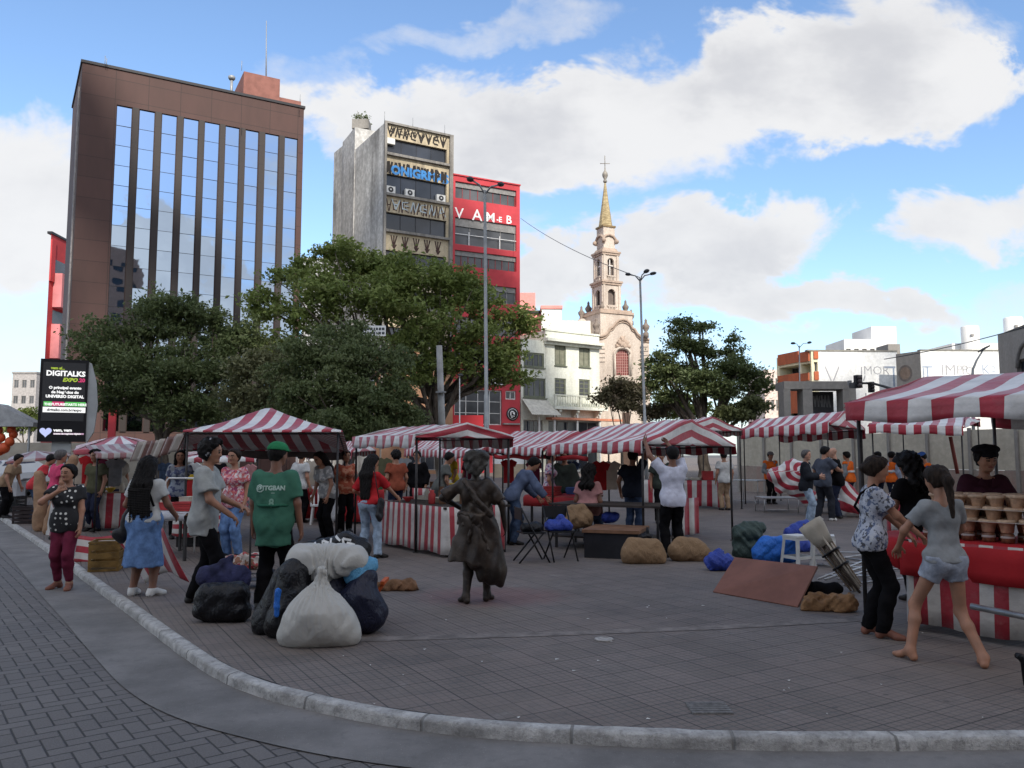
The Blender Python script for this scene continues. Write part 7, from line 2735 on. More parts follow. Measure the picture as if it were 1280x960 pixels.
class Stall:
 def __init__(s, label, FL, FR, BR, apex, val=.2, stripe=.36, mat=STRIPE, sag=.06, seed=1, ridge=None, gable='right', hip=0.0, posts=True, BL=None, chev=.26, ph=.30, poles=(1, 1, 1, 1), wv=.025, rail=True):
  s.FL, s.FR, s.BR = FL, FR, BR
  s.BL = BL if BL is not None else FL + (BR - FR)
  s.R1 = apex
  off = apex - (FR + s.BR) / 2
  s.R0 = (FL + s.BL) / 2 + off if ridge is None else ridge
  c = (s.FL + s.FR + s.BR + s.BL) / 4
  root = s.root = thing('market_stall', label, 'market stall', (c.x, c.y, 0), group='striped market stalls')
  e = (FR - FL); eL = e.length; eu = e / eL
  R0, R1 = s.R0.lerp(s.R1, hip), s.R1.lerp(s.R0, hip)
  m = MB(smooth=True)
  nu = max(10, int(eL / .09)); nv = 8
  ux = lambda p: (p - FL).dot(eu) / stripe

  def slope(A0, A1, B0, B1):
   def fn(u, v):
    p = A0.lerp(A1, u).lerp(B0.lerp(B1, u), v)
    p = p - Vector((0, 0, sag * math.sin(PI * v) * (.5 + .5 * math.sin(PI * u))))
    p = p + Vector((0, 0, wob(p, wv, seed)))
    if hip > .3:
     q = FL.lerp(FR, u).lerp(R0.lerp(R1, .15 + .7 * u), v * .55)
     return p, (ux(p), 0)
    return p, (u * eL / stripe, 0)
   grid(m, fn, nu, nv)
  slope(R0, R1, s.FL, s.FR)
  slope(R1, R0, s.BR, s.BL)
  out = (s.FL + s.FR) / 2 - (s.BL + s.BR) / 2; out = Vector((out.x, out.y, 0)).normalized()

  def valance(A, B, o, h):
   def fn(u, v):
    p = A.lerp(B, u)
    p = p + Vector((0, 0, wob(p, wv, seed) * (1 - v) - h * v * (1 + .10 * math.sin(u * eL * 6 + seed)) )) + o * (.012 + .03 * v * math.sin(u * eL / stripe * 2 * PI + seed) + .02 * v)
    return p, (u * eL / stripe, 0)
   grid(m, fn, nu, 3)
  if val:
   valance(s.FL, s.FR, out, val); valance(s.BR, s.BL, -out, val)

  def gab(F, B, Rg, o):
   def fn(u, v):

    t_ = F.lerp(Rg, u * 2) if u < .5 else Rg.lerp(B, u * 2 - 1)
    bt = F.lerp(B, u) - Vector((0, 0, .05))
    p = t_.lerp(bt, v)
    hgt = (t_ - p).length
    p = p + o * (.02 + .03 * math.sin(PI * v) * math.sin(u * 9 + seed)) + Vector((0, 0, wob(t_, wv, seed) * (1 - v)))
    return p, (hgt / chev + ph, 0)
   grid(m, fn, 24, 8)
  if hip > .3:

   for (A, B, q) in ((s.FR, s.BR, R1), (s.BL, s.FL, R0)):
    L2 = (B - A).length
    def fn(u, v, A=A, B=B, q=q, L2=L2):
     p = q.lerp(A.lerp(B, u), v); p = p - Vector((0, 0, sag * math.sin(PI * v)))
     return p, (u * L2 / stripe, 0)
    grid(m, fn, 20, nv)
  else:
   gab(s.FR, s.BR, R1, eu)
   gab(s.FL, s.BL, R0, -eu)
  o = m.build('canopy', mat, root)
  thicken(o)

  if posts:
   for k, (p, on) in enumerate(zip((s.FL, s.FR, s.BR, s.BL), poles)):
    if not on: continue
    q = p.lerp(c, .05)
    m = MB(smooth=True); m.tube([(q.x, q.y, 0), (q.x, q.y, p.z - .02)], .021, 8); m.lathe([(.05, 0), (.05, .012), (.024, .016)], (q.x, q.y, 0), 10); m.build('pole', PIPE, root)
  if rail:
   for A, B in ((s.FL, s.FR), (s.BL, s.BR), (R0, R1), (s.FL, s.BL), (s.FR, s.BR)):
    if (A - B).length < .2: continue
    m = MB(smooth=True); m.tube([A.lerp(c, .04) - Vector((0, 0, .05)), B.lerp(c, .04) - Vector((0, 0, .05))], .016, 6); m.build('rail', PIPE, root)

 def counter(s, P0, P1, depth, h=.85, topmat=DARKWOOD, skirt=None, stripe=.22, sk_h=None, side=True, lap=None, shelf=False, legs=True, red_end=False, ov=.04):
  """P0-P1: front edge on the ground as seen by the buyer"""
  root = s.root
  P0, P1 = Vector((P0.x, P0.y, 0)), Vector((P1.x, P1.y, 0))
  u = (P1 - P0).normalized(); n = Vector((u.y, -u.x, 0)); L = (P1 - P0).length
  s.cu, s.cn, s.c0, s.ch = u, n, P0, h
  F = Facade(P0, P1)
  m = MB(); F.box(m, -ov, L + ov, h - .035, h, -depth, ov); m.build('counter_top', topmat, root)
  if legs:
   for a, d in ((.04, -.06), (L - .08, -.06), (.04, -depth + .06), (L - .08, -depth + .06)):
    m = MB(); F.box(m, a, a + .04, 0, h - .037, d - .02, d + .02); m.build('counter_leg', PIPE, root)
  if shelf:
   m = MB(); F.box(m, .02, L - .02, .18, .21, -depth + .03, -.05); m.build('shelf', topmat, root)
  if skirt:
   z0 = .06 if sk_h is None else h - sk_h
   path = [P0 - n * depth * .9, P0, P1, P1 - n * depth * .9] if side else [P0, P1]
   tot, segs = 0, []
   for a, b in zip(path, path[1:]):
    segs.append((a, b, tot, (b - a).length)); tot += (b - a).length
   m = MB(smooth=True)
   def fn(q, v):
    d_ = q * tot
    for a, b, st, l in segs:
     if d_ <= st + l + 1e-6: break
    t_ = min(1, max(0, (d_ - st) / l)); p = a.lerp(b, t_)
    du = (b - a).normalized(); nn = Vector((du.y, -du.x, 0))
    fo = math.sin(d_ * 15 + 1.3 * math.sin(d_ * 4.1)) * .5 + math.sin(d_ * 33 + 2) * .25
    p = p + nn * (.045 + (.006 + .022 * v) * fo + .02 * v) + Vector((0, 0, (h + .004) * (1 - v) + v * (z0 + .015 * math.sin(d_ * 7))))
    return p, ((d_ + .02 * v * math.sin(d_ * 5)) / stripe, v)
   grid(m, fn, max(12, int(tot / .035)), 5)
   o = m.build('skirt', skirt, root); thicken(o, .004)
  if lap:

   m = MB(smooth=True)
   def fn(q, v):
    p = P0 - u * .07 + u * (L + .14) * q
    w = v * (depth + lap[1])
    fo = math.sin(q * L * 9) * .012
    if w < depth: p = p - n * (depth - w) + n * .05 + Vector((0, 0, h + .008 + wob(p, .004)))
    else: p = p + n * (.075 + fo * (w - depth) / lap[1] * 2) + Vector((0, 0, h + .008 - (w - depth)))
    return p, (q, v)
   grid(m, fn, 30, 14)
   o = m.build('table_cloth', lap[0], root); thicken(o, .004)
  return F, L


def A3(px, py, Y): return at(px, py, Y)


def flat_corner(a, b, f=.5): return a.lerp(b, f)


# A: near left stall, tent shaped
FLa, FRa = A3(229, 538, 14.0), A3(428, 538, 14.0)
stA = Stall('tent shaped striped stall canopy above the men in grey and green shirts', FLa, FRa, A3(436, 566, 17.2), A3(348, 509, 15.6), 0.03, .345, STRIPE, .10, 3, ridge=A3(322, 511, 15.6), hip=.35, BL=A3(226, 560, 17.2), wv=.010, poles=(1, 1, 1, 1))
m = MB(smooth=True)
a0, a1, b0, b1 = A3(232, 540, 14.4), A3(170, 552, 16.0), A3(222, 563, 14.4), A3(160, 577, 16.0)
def fn(u, v):
 p = a0.lerp(a1, u).lerp(b0.lerp(b1, u), v) + Vector((.03 * math.sin(u * 40), .05 * math.sin(u * 40), 0)) - Vector((0, 0, .05 * math.sin(PI * u)))
 return p, (u * 9, v)
grid(m, fn, 60, 5); o = m.build('side_curtain', stripes_mat('brown_striped_canvas', (.17, .075, .06), (.40, .35, .30), .3, .05), stA.root); thicken(o, .004)
m = MB(smooth=True)
a0, a1 = A3(430, 566, 17.1), A3(250, 562, 17.1)
def fn(u, v):
 p = a0.lerp(a1, u) - Vector((0, 0, .14 * v + .03 * math.sin(u * 14) * v)); return p, (u, v)
grid(m, fn, 30, 3); o = m.build('rear_flap', TARP, stA.root); thicken(o, .004)

# B: stall with the striped counter, woman in red
stB = Stall('striped stall beside the bronze figure, its striped skirt reaching the ground', A3(441, 546, 16.0), A3(520, 543, 13.6), A3(641, 545, 14.8), A3(584, 528.5, 14.2), .22, .37, STRIPE, .07, 5, chev=.20, ph=.86, poles=(1, 1, 1, 1))
FB, LB = stB.counter(gnd(478, 681), gnd(557, 697), 1.25, .80, DARKWOOD, STRIPE_DK, .20)
# C: long stall in the middle
stC = Stall('long striped stall at the centre with a red and white gable, a man reaching up', A3(685, 557, 16.4), A3(803, 551.5, 13.6), A3(919, 555, 15.6), A3(864, 523.5, 14.6), .19, .33, STRIPE, .06, 7, chev=.27)
FC, LC = stC.counter(gnd(690, 684), gnd(826, 692), 1.0, .78, DARKWOOD, None, shelf=True)
m = MB(smooth=True)
p0, p1 = gnd(846, 672), gnd(874, 668)
def fn(u, v):
 p = p0.lerp(p1, u) + Vector((0, .03 * math.sin(u * 16), .76 - .74 * v)); return p, (u * 2.2 + .25, v)
grid(m, fn, 24, 4); o = m.build('skirt', STRIPE_DK, stC.root); thicken(o, .004)
F0 = Facade(gnd(728, 697), gnd(800, 700))
m = MB(); F0.box(m, 0, F0.L, .40, .45, -1.0, .03); o = m.build('low_bench', BRWOOD, stC.root)
m = MB(); F0.box(m, .03, F0.L - .03, .0, .397, -.96, 0); m.build('bench_box', pmat('dark_chest', (.018, .018, .022), .6, .3, 3), o)
# red lower tarp line under the roof of C's neighbour
stD = Stall('striped stall tucked behind the long centre stall, red tarpaulin edge below its canopy', A3(603, 557, 21.0), A3(678, 561, 17.4), A3(765, 556, 19.6), A3(722, 539, 18.4), .17, .36, STRIPE, .05, 9)
m = MB(smooth=True)
a0, a1 = A3(618, 568, 20.0), A3(735, 570, 17.2)
def fn(u, v):
 p = a0.lerp(a1, u) - Vector((0, 0, .10 * v + .02 * math.sin(u * 20))); return p, (u, v)
grid(m, fn, 24, 2); o = m.build('red_tarpaulin', REDTARP, stD.root); thicken(o, .004)
FD, LD = stD.counter(gnd(660, 668), gnd(725, 672), 1.0, .80, BRWOOD, None, lap=(REDTARP, .22))
stE = Stall('striped stall with a small pointed gable behind the right end of the long centre stall', A3(812, 541, 27), A3(852, 536, 22.6), A3(928, 537, 24.4), A3(890, 520.5, 23.5), .18, .38, STRIPE, .05, 11)
FE, LE = stE.counter(gnd(806, 634), gnd(903, 636), 1.2, .85, DARKWOOD, STRIPE_DK, .30)
stF = Stall('striped stall against the portico with men in dark clothes beneath it', A3(926, 537, 27), A3(1036, 529, 23.6), A3(1081, 536, 25.4), A3(1055, 514.5, 24.5), .30, .44, STRIPE, .05, 13, chev=.36)
stG = Stall('striped stall canopy low behind the big right hand stall, orange vests under it', A3(1086, 531, 21), A3(1204, 533, 19.6), A3(1225, 524, 24), A3(1206, 521, 21.8), .22, .36, STRIPE, .05, 15)
FG, LG = stG.counter(gnd(1113, 668), gnd(1200, 672), 1.0, .82, DARKWOOD, STRIPE_DK, .26)
# near right stall
eL = A3(1057, 503.5, 8.0); dR = Vector((.74, -.74, 0)); eR = eL + dR * 2.9; bL = eL + Vector((2.9, 2.45, .02)); bR = bL + dR * 2.9
rid = (eL + bL) / 2 + Vector((0, 0, .36)); rid2 = (eR + bR) / 2 + Vector((0, 0, .36))
stR = Stall('large near striped stall at the right edge, red counter full of clay cups', eL, eR, bR, rid2, .20, .40, STRIPE, .05, 17, ridge=rid, BL=bL, wv=.012)
pR0, pR1 = gnd(1142, 786), gnd(1300, 812)
pR1 = pR0 + (pR1 - pR0).normalized() * 2.15
FR_, LR = stR.counter(pR0, pR1, 1.0, .84, DARKWOOD, STRIPE_DK, .235, side=True, legs=False, lap=(pmat('red_cloth_top', (.42, .016, .022), .75, .12, 2, .2), .34))
m = MB(smooth=True)
q0, q1 = FR_.pt(-.42, .83, -.9), FR_.pt(-.42, .83, -.1)
# left flap of the red cloth laid on a small side table
m = MB(); FR_.box(m, -.46, -.08, .80, .83, -.75, -.02); o = m.build('side_leaf', DARKWOOD, stR.root)
m = MB(smooth=True)
def fn(u, v):
 w = v * 1.0
 x = -.06 - .44 * u
 p = FR_.pt(x, .842, -.78 + .82 * min(1, w / .8) if w < .8 else .05) if w < .8 else FR_.pt(x, .842 - (w - .8) * (1.5 - u * 1.0), .055 + .015 * math.sin(u * 9))
 return p, (u, v)
grid(m, fn, 14, 12); o = m.build('table_cloth', MATS['red_cloth_top'], stR.root); thicken(o, .004)
m = MB(smooth=True); m.tube([FR_.pt(.62, .33, .26), FR_.pt(LR + .3, .20, .20)], .028, 8); m.build('foot_rail', ALU, stR.root)

# left hand stalls along the kerb
stH = Stall('white and red striped stall left of the tent shaped one', A3(92, 563, 19.2), A3(200, 561, 19.0), A3(205, 556, 23), A3(160, 544.5, 21), .10, .9, STRIPE, .04, 19, ridge=A3(138, 545.5, 21), hip=.3, BL=A3(96, 557, 23), wv=.012)
stI = Stall('small pale striped canopy at the far left end of the row', A3(8, 577, 25), A3(84, 570, 25), A3(88, 566, 28), A3(50, 563.5, 26.5), .07, .9, STRIPE_OLD, .03, 21, ridge=A3(40, 564, 26.5), hip=.3, BL=A3(12, 571, 28), wv=.012)
stK = Stall('low striped canopy between the green shirted man and the striped counter', A3(384, 566, 25), A3(440, 563, 20), A3(470, 561, 23), A3(452, 551, 21.5), .20, .32, STRIPE, .04, 25)
stL = Stall('striped canopy just behind the stall of the woman in red', A3(506, 562, 24), A3(585, 563, 19.5), A3(632, 560, 22), A3(606, 549, 20.8), .20, .33, STRIPE, .04, 27)
stM = Stall('low striped canopy glimpsed under the tent shaped stall', A3(222, 573, 23), A3(320, 572, 22), A3(325, 566, 26), A3(290, 561, 24.5), .12, .6, STRIPE, .04, 29, ridge=A3(254, 562, 24.5), hip=.3, BL=A3(228, 566, 26))
stN = Stall('small bright striped canopy catching the sun far beyond the green shirted man', A3(355, 564, 56), A3(381, 563.5, 54), A3(384, 560, 58), A3(371, 555.5, 56), .30, .62, STRIPE, .04, 31, ridge=A3(366, 556, 56), hip=.3, BL=A3(358, 560, 60), rail=False)
stO = Stall('dim striped canopy at the back left, behind the hanging clothes', A3(110, 569, 27), A3(176, 568, 26), A3(180, 564, 30), A3(150, 560, 28), .14, .5, STRIPE_OLD, .04, 33)
FA, LA = stA.counter(gnd(126, 700) + Vector((.25, .5, 0)), gnd(212, 708) + Vector((0, .5, 0)), .9, .74, BRWOOD, None, lap=(pmat('pale_table_cloth', (.40, .40, .42), .85, .2, 5, .3), .12))
stA2 = Stall('striped stall canopy near the kerb behind the woman in polka dots', A3(120, 566, 17), A3(186, 566, 16.2), A3(192, 560, 19.5), A3(165, 556, 18), .12, .4, STRIPE_OLD, .04, 37)
for st, q0, q1, tm, sk in ((stH, (100, 664), (180, 662), BRWOOD, STRIPE_DK), (stK, (384, 651), (446, 655), BRWOOD, REDTARP), (stL, (516, 650), (590, 655), DARKWOOD, STRIPE_DK), (stM, (240, 648), (318, 646), BRWOOD, None), (stI, (14, 640), (70, 634), BRWOOD, None)):
 st.counter(gnd(*q0), gnd(*q1), 1.0, .8, tm, sk, .28)
# ================================================================== GOODS, BAGS AND LOOSE THINGS
def lump(name, label, cat, mat, base, prims, h=.02, amp=.015, fr=(14, 14, 14), seed=3, rot=0.0, clipz=True, group=None, parent=None, fn=None):
 d = SDF()
 for q in prims:
  d.cap(*q)
 def wv(G):
  r = amp * fold(G, seed, *fr) + amp * .5 * fold(G, seed + 5, fr[0] * 2.3, fr[1] * 2.3, fr[2] * 2.3)
  return r if fn is None else r + fn(G)
 Vv, Q = d.mesh(h, wv, clip=[(V3(0, 0, .001), V3(0, 0, -1))] if clipz else None)
 o = np_mesh(name, Vv, Q, mat, True)
 o.location = base; o.rotation_euler = (0, 0, rot)
 if label: tag(o, label, cat, group)
 return o


def plastic(name, col, rough=.42, var=.12, spec=.3, sc=7.0, st=.55):
 """thin crumpled film: sharp little ridges"""
 if name in MATS: return MATS[name]
 m, t, b = new_mat(name)
 tc = t.node('ShaderNodeTexCoord').outputs['Object']
 n = t.noise(tc, 4, 4, .6)
 t.put(b.inputs['Base Color'], t.mix(n, tuple(c * (1 - var) for c in col), tuple(min(1, c * (1 + var)) for c in col)))
 b.inputs['Roughness'].default_value = rough
 b.inputs['Specular IOR Level'].default_value = spec
 h = None
 for k, (f, w) in enumerate(((sc, 1.0), (sc * 2.3, .6), (sc * 5, .3))):
  q = t.noise(t.mapping(tc, (1, 1, .7), loc=(k * 3.1, k, 0)), f, 2, .5, 1.6)
  r_ = t.math('MULTIPLY', t.math('ABSOLUTE', t.math('SUBTRACT', q, .5)), -2.0 * w)
  h = r_ if h is None else t.math('ADD', h, r_)
 bn = t.node('ShaderNodeBump'); bn.inputs['Strength'].default_value = st; bn.inputs['Distance'].default_value = .035
 t.l.new(h, bn.inputs['Height']); t.l.new(bn.outputs[0], b.inputs['Normal'])
 return m


WSACK = plastic('white_sack', (.46, .45, .415), .45, .1, .35, 4.0, .22)
DKBAG = plastic('dark_plastic', (.006, .006, .008), .36, .2, .32, 5, .42)
NVBAG = plastic('navy_plastic', (.010, .012, .030), .38, .2, .32, 4.5, .42)
BLBAG = plastic('blue_plastic', (.035, .065, .34), .42)
BRBLUE = plastic('bright_blue_tarp', (.025, .15, .55), .45)
TANSACK = plastic('tan_sack', (.27, .175, .10), .75, .2, .12, 5, .5)
GRNBAG = plastic('green_grey_bag', (.045, .07, .06), .5)


def pleats(c, n=19, a=.016):
 """radial creases gathering towards the tie at point c"""
 def f(G):
  x, y, z = G[0] - c[0], G[1] - c[1], c[2] - G[2]
  th = np.arctan2(y, x)
  w = np.exp(-((np.sqrt(x * x + y * y + z * z) / .34) ** 2))
  return a * w * np.sin(th * n + 2 * np.sin(th * 3))
 return f


# pile at the left front
gp = gnd(398, 806)
sk = lump('sack', 'big white sack standing in front of the dark bag pile', 'sack', WSACK, gp,
   [((-.15, 0, .15), (.17, .02, .14), .185, .175, .08), ((-.06, .0, .26), (.06, .0, .24), .20, .20, .10), ((0, .0, .30), (.01, .0, .55), .20, .055, .10), ((-.27, .02, .07), (.28, .03, .07), .085, .08, .08), ((.01, 0, .55), (.02, 0, .62), .030, .045, .03)], .011, .006, (7, 7, 10), 4, fn=pleats((0, 0, .60), 23, .013))
sk2 = lump('sack', 'second white sack lying on top of the dark bags', 'sack', WSACK, gp + Vector((-.04, .42, .52)),
   [((-.24, .04, .16), (.26, .08, .17), .135, .105, .08), ((-.27, .02, .06), (-.02, .04, .06), .115, .12, .08), ((-.12, .02, .14), (.10, .04, .16), .145, .135, .08), ((.18, .05, .10), (.28, .06, .11), .10, .09, .08), ((-.02, -.08, .08), (.02, -.17, .03), .05, .03, .05)], .011, .006, (7, 10, 12), 6, clipz=False, fn=pleats((.02, -.17, .06), 21, .012))
lump('bag', 'tall black bag with glossy creases between blue bundle and white sack', 'bag', DKBAG, gp + Vector((-.33, .32, 0)), [((0, 0, .16), (.02, .05, .54), .19, .165, .08), ((-.10, 0, .1), (.1, 0, .1), .14, .14, .08)], .014, .010, (10, 10, 14), seed=8)
lump('bag', 'wide black bag with a dull navy side standing left of the white sacks', 'bag', NVBAG, gp + Vector((-.13, .55, 0)), [((-.1, 0, .2), (.2, .05, .2), .26, .26, .08), ((0, 0, .4), (.1, .05, .55), .20, .17, .08)], .015, .010, (9, 9, 14), seed=9)
lump('bag', 'big navy bag bulging out right of the white sacks', 'bag', NVBAG, gp + Vector((.27, .44, 0)), [((-.05, 0, .18), (.07, .05, .18), .19, .185, .08), ((0, 0, .33), (.04, .05, .48), .185, .12, .08)], .014, .009, (8, 8, 12), seed=10)
lump('bag', 'light blue bag corner poking out beside the upper white sack', 'bag', plastic('sky_blue_plastic', (.10, .30, .48)), gp + Vector((.27, .50, .50)), [((-.03, 0, .03), (.06, .05, .10), .13, .09, .06)], .014, .012, seed=11, clipz=False)
bk = lump('bag', 'black bundle printed with white letters on top of the pile', 'bag', DKBAG, gp + Vector((-.03, .78, .62)), [((-.2, 0, .05), (.22, 0, .10), .14, .12, .06), ((-.05, 0, .14), (.1, .02, .2), .10, .09, .06)], .015, .012, seed=12, clipz=False)
wl = pmat('white_print', (.70, .70, .68), .5)
tree_ = BVHTree.FromPolygons([v.co for v in bk.data.vertices], [tuple(q.vertices) for q in bk.data.polygons])
m = MB()
r = random.Random(4)
for (x0, z0, x1, z1, w) in ((-.24, .10, -.16, .16, .02), (-.2, .18, -.14, .10, .02), (-.12, .20, -.10, .11, .02), (-.12, .2, -.05, .18, .02), (-.04, .22, -.02, .13, .02), (-.02, .13, .05, .15, .02), (.0, .24, .06, .2, .02), (.08, .22, .10, .14, .02), (.08, .22, .16, .20, .022), (.12, .18, .2, .16, .02), (.16, .14, .26, .13, .018), (.02, .10, .2, .105, .012), (-.1, .06, .02, .08, .012)):
 n_ = 5; top_, bot_ = [], []
 L = math.hypot(x1 - x0, z1 - z0); nx, nz = -(z1 - z0) / L * w / 2, (x1 - x0) / L * w / 2
 for i in range(n_ + 1):
  for s_, lst in ((1, top_), (-1, bot_)):
   x, z = x0 + (x1 - x0) * i / n_ + nx * s_, z0 + (z1 - z0) * i / n_ + nz * s_
   h_ = tree_.ray_cast(Vector((x, -1, z)), Vector((0, 1, 0)))
   lst.append((h_[0] + Vector((0, -.006, .002))) if h_[0] else Vector((x, 0, z)))
 m.add(top_ + bot_, [(i, i + 1, n_ + 2 + i, n_ + 1 + i) for i in range(n_)])
m.build('printed_letters', wl, bk, world=False)
lump('bag', 'dark blue cloth bundle on a soft black bag at the left of the pile', 'bag', pmat('blue_cloth_bundle', (.025, .027, .075), .8, .4, 6, .5), gnd(273, 768) + Vector((0, .1, .30)), [((-.14, 0, .06), (.16, 0, .06), .13, .13, .06), ((-.02, 0, .14), (.06, .02, .26), .10, .04, .06)], .014, .016, seed=14, clipz=False)
lump('bag', 'squarish soft black bag under the dark blue cloth bundle', 'bag', DKBAG, gnd(272, 780) + Vector((0, .12, 0)), [((-.16, 0, .12), (.16, 0, .12), .13, .13, .04), ((-.15, 0, .26), (.15, 0, .26), .12, .12, .05)], .016, .009, (12, 12, 16), 61)


def crate(root, w, d, h, mat, t=.02, slats=4):
 m = MB()
 m.box((0, 0, .02), (w, d, .03))
 for sx in (-1, 1):
  for i in range(slats):
   z = .05 + (h - .07) * (i + .5) / slats
   m.box((sx * (w / 2 - t / 2), 0, z), (t, d, (h - .07) / slats * .72)); m.box((0, sx * (d / 2 - t / 2), z), (w - 2 * t, t, (h - .07) / slats * .72))
  for sy in (-1, 1):
   m.box((sx * (w / 2 - t), sy * (d / 2 - t), h / 2), (t * 1.7, t * 1.7, h))
 m.build('crate_body', mat, root, world=False)
 m = MB()
 for sx in (-1, 1):
  m.box((sx * (w / 2 - t / 2 + .002), 0, h - .012), (t + .008, d + .008, .024)); m.box((0, sx * (d / 2 - t / 2 + .002), h - .012), (w - 2 * t, t + .008, .0239))
 m.build('crate_rim', mat, root, world=False)


lump('bag', 'slumped black bag between the dark blue bundle and the white sacks', 'bag', DKBAG, gp + Vector((-.50, .48, 0)), [((-.04, 0, .14), (.05, .02, .48), .17, .12, .07), ((-.1, 0, .08), (.12, 0, .08), .13, .12, .06)], .014, .009, (10, 10, 14), 71)
lump('bag', 'black bag at the back of the pile below the printed bundle', 'bag', DKBAG, gp + Vector((-.22, .86, 0)), [((-.12, 0, .2), (.2, .05, .22), .24, .24, .08), ((-.05, 0, .42), (.12, .05, .5), .20, .18, .08)], .016, .010, (9, 9, 14), 72)
o = lump('tarpaulin_knot', 'small bright blue knot of cloth hanging at the black bag', 'cloth', BRBLUE, gp + Vector((-.40, .10, .32)), [((0, 0, 0), (.01, 0, .12), .035, .025, .03), ((0, 0, -.02), (0, .0, -.08), .03, .02, .02)], .010, .006, seed=3, clipz=False)
# orange folding stool behind the pile
b = gnd(466, 776)
t_ = thing('folding_stool', 'bright orange wooden folding stool peeking out right of the navy bag', 'stool', tuple(b))
OR = pmat('orange_wood', (.50, .10, .025), .6, .2, 6)
for (x0, x1, y) in ((-.13, .11, -.1), (.11, -.13, -.1), (-.13, .11, .12), (.11, -.13, .12)):
 m = MB(); m.bar((x0, y + (.03 if x0 > 0 else 0), 0), (x1, y + (.03 if x0 > 0 else 0), .38), .035, .025); m.build('leg', OR, t_, world=False)
for x in (-.13, .11):
 m = MB(); m.box((x, .02, .39), (.04, .3, .03)); m.build('seat_rail', OR, t_, world=False)
m = MB(); m.box((-.01, .02, .17), (.03, .26, .03)); m.build('cross_bar', OR, t_, world=False)
lump('sack', 'flattened brown sack lying flat between the pile and the bronze figure', 'sack', pmat('brown_sack', (.20, .105, .055), .9, .3, 8, .5), gnd(492, 738), [((-.17, 0, .03), (.2, .02, .04), .075, .085, .05), ((.05, .05, .06), (.2, .05, .06), .07, .06, .04)], .014, .018, (22, 22, 22), 21)

# hand trolley pushed by the man in the loose shirt
b = gnd(310, 738)
t_ = thing('hand_trolley', 'grey steel hand trolley in front of the man in the loose pale shirt', 'trolley', tuple(b + Vector((0, .35, 0))))
GM = pmat('trolley_steel', (.10, .10, .105), .5, .2, 6, 0, .5)
m = MB(smooth=True)
for x in (-.10, .12): m.tube([(x, 0, .12), (x, 0, .98), (x - .05, 0, 1.06)], .013, 8)
for z in (.15, .38, .60, .82, 1.02): m.tube([(-.10, 0, z), (.12, 0, z)], .010, 6)
m.build('frame', GM, t_, world=False)
m = MB(); m.box((0, -.14, .10), (.36, .26, .012)); m.build('load_plate', GM, t_, world=False)
for x in (-.16, .18):
 m = MB(smooth=True); m.X = Matrix.Translation((x, .05, .10)) @ Matrix.Rotation(PI / 2, 4, 'Y'); m.lathe([(.05, -.02), (.10, -.018), (.10, .018), (.05, .02)], n=16); m.X = None; m.build('wheel', DKBAG, t_, world=False)
lump('cloth_heap', 'red and white striped cloth heap on the ground behind the trolley', 'cloth', print_mat('red_white_heap', (.45, .40, .36), [(.36, .03, .04), (.22, .10, .06)], 9), gnd(300, 712), [((-.2, 0, .05), (.25, .1, .08), .13, .12, .06), ((.1, 0, .14), (.22, .02, .2), .09, .06, .06)], .018, .025, seed=25)

# red cooler with yellow lid
b = gnd(222, 690) + Vector((.05, 1.0, 0))
t_ = thing('cooler_box', 'red picnic cooler with yellow lid behind the woman in the denim skirt', 'cooler', (b.x, b.y, .72))
m = MB(); m.box((0, 0, .24), (.50, .36, .46), 0, None, 1.10); m.build('box_body', pmat('cooler_red', (.42, .02, .02), .4), t_, world=False)
m = MB(); m.box((0, 0, .505), (.57, .43, .06)); m.box((0, 0, .55), (.46, .30, .028)); m.build('lid', pmat('cooler_yellow', (.62, .42, .03), .4), t_, world=False)
m = MB(smooth=True); m.tube([(-.28, -.2, .42), (-.2, -.24, .62), (.2, -.24, .62), (.28, -.2, .42)], .012, 6); m.build('handle', DKBAG, t_, world=False)
t2 = thing('side_table', 'small table under the red cooler draped in striped cloth', 'table', (b.x, b.y, 0))
m = MB(); m.box((0, 0, .70), (.8, .6, .035)); m.build('table_top', BRWOOD, t2, world=False)
for x in (-.36, .36):
 for y in (-.26, .26):
  m = MB(); m.box((x, y, .34), (.04, .04, .68)); m.build('leg', PIPE, t2, world=False)
m = MB(smooth=True)
def fn(u, v):
 p = Vector((-.42 + .86 * u, -.33 - .03 * math.sin(u * 14) * v - .05 * v, .725 - .50 * v - .05 * math.sin(u * 5) * v)); return p, (v * 3.2 + u * .9, 0)
grid(m, fn, 30, 8); o = m.build('cloth', STRIPE_DK, t2, world=False); thicken(o, .004)
m = MB(); m.box((0, -.1, .14), (.55, .35, .26)); m.build('floor_box', DKBAG, t2, world=False)

# ochre box and striped cloths at the kerb table
b = gnd(133, 712)
t_ = thing('crate', 'ochre wooden crate standing at the kerb behind the polka dot woman', 'crate', tuple(b))
crate(t_, .40, .5, .42, pmat('ochre_wood', (.17, .10, .03), .8, .35, 7, .4), .02, 3); t_.rotation_euler.z = .3
m = MB(smooth=True)
a0, a1 = gnd(138, 668) + Vector((0, 0, .55)), gnd(196, 690) + Vector((0, 0, .58))
a0, a1 = A3(137, 664, 10.6), A3(205, 660, 10.2)
def fn(u, v):
 p = a0.lerp(a1, u) + Vector((.55 * v * (1 - .3 * u), -.12 * v + .05 * math.sin(u * 10 + v * 3), -.66 * v * (1 - .2 * math.sin(PI * u)))); return p, (u * 3.0 + .3 + .2 * v, 0)
grid(m, fn, 30, 12); o = m.build('hanging_cloth', STRIPE_DK); thicken(o, .004); tag(o, 'striped cloth hanging from the kerb side table behind the denim skirt', 'cloth')
m = MB(smooth=True)
a0 = gnd(112, 704) + Vector((-.05, .2, 0))
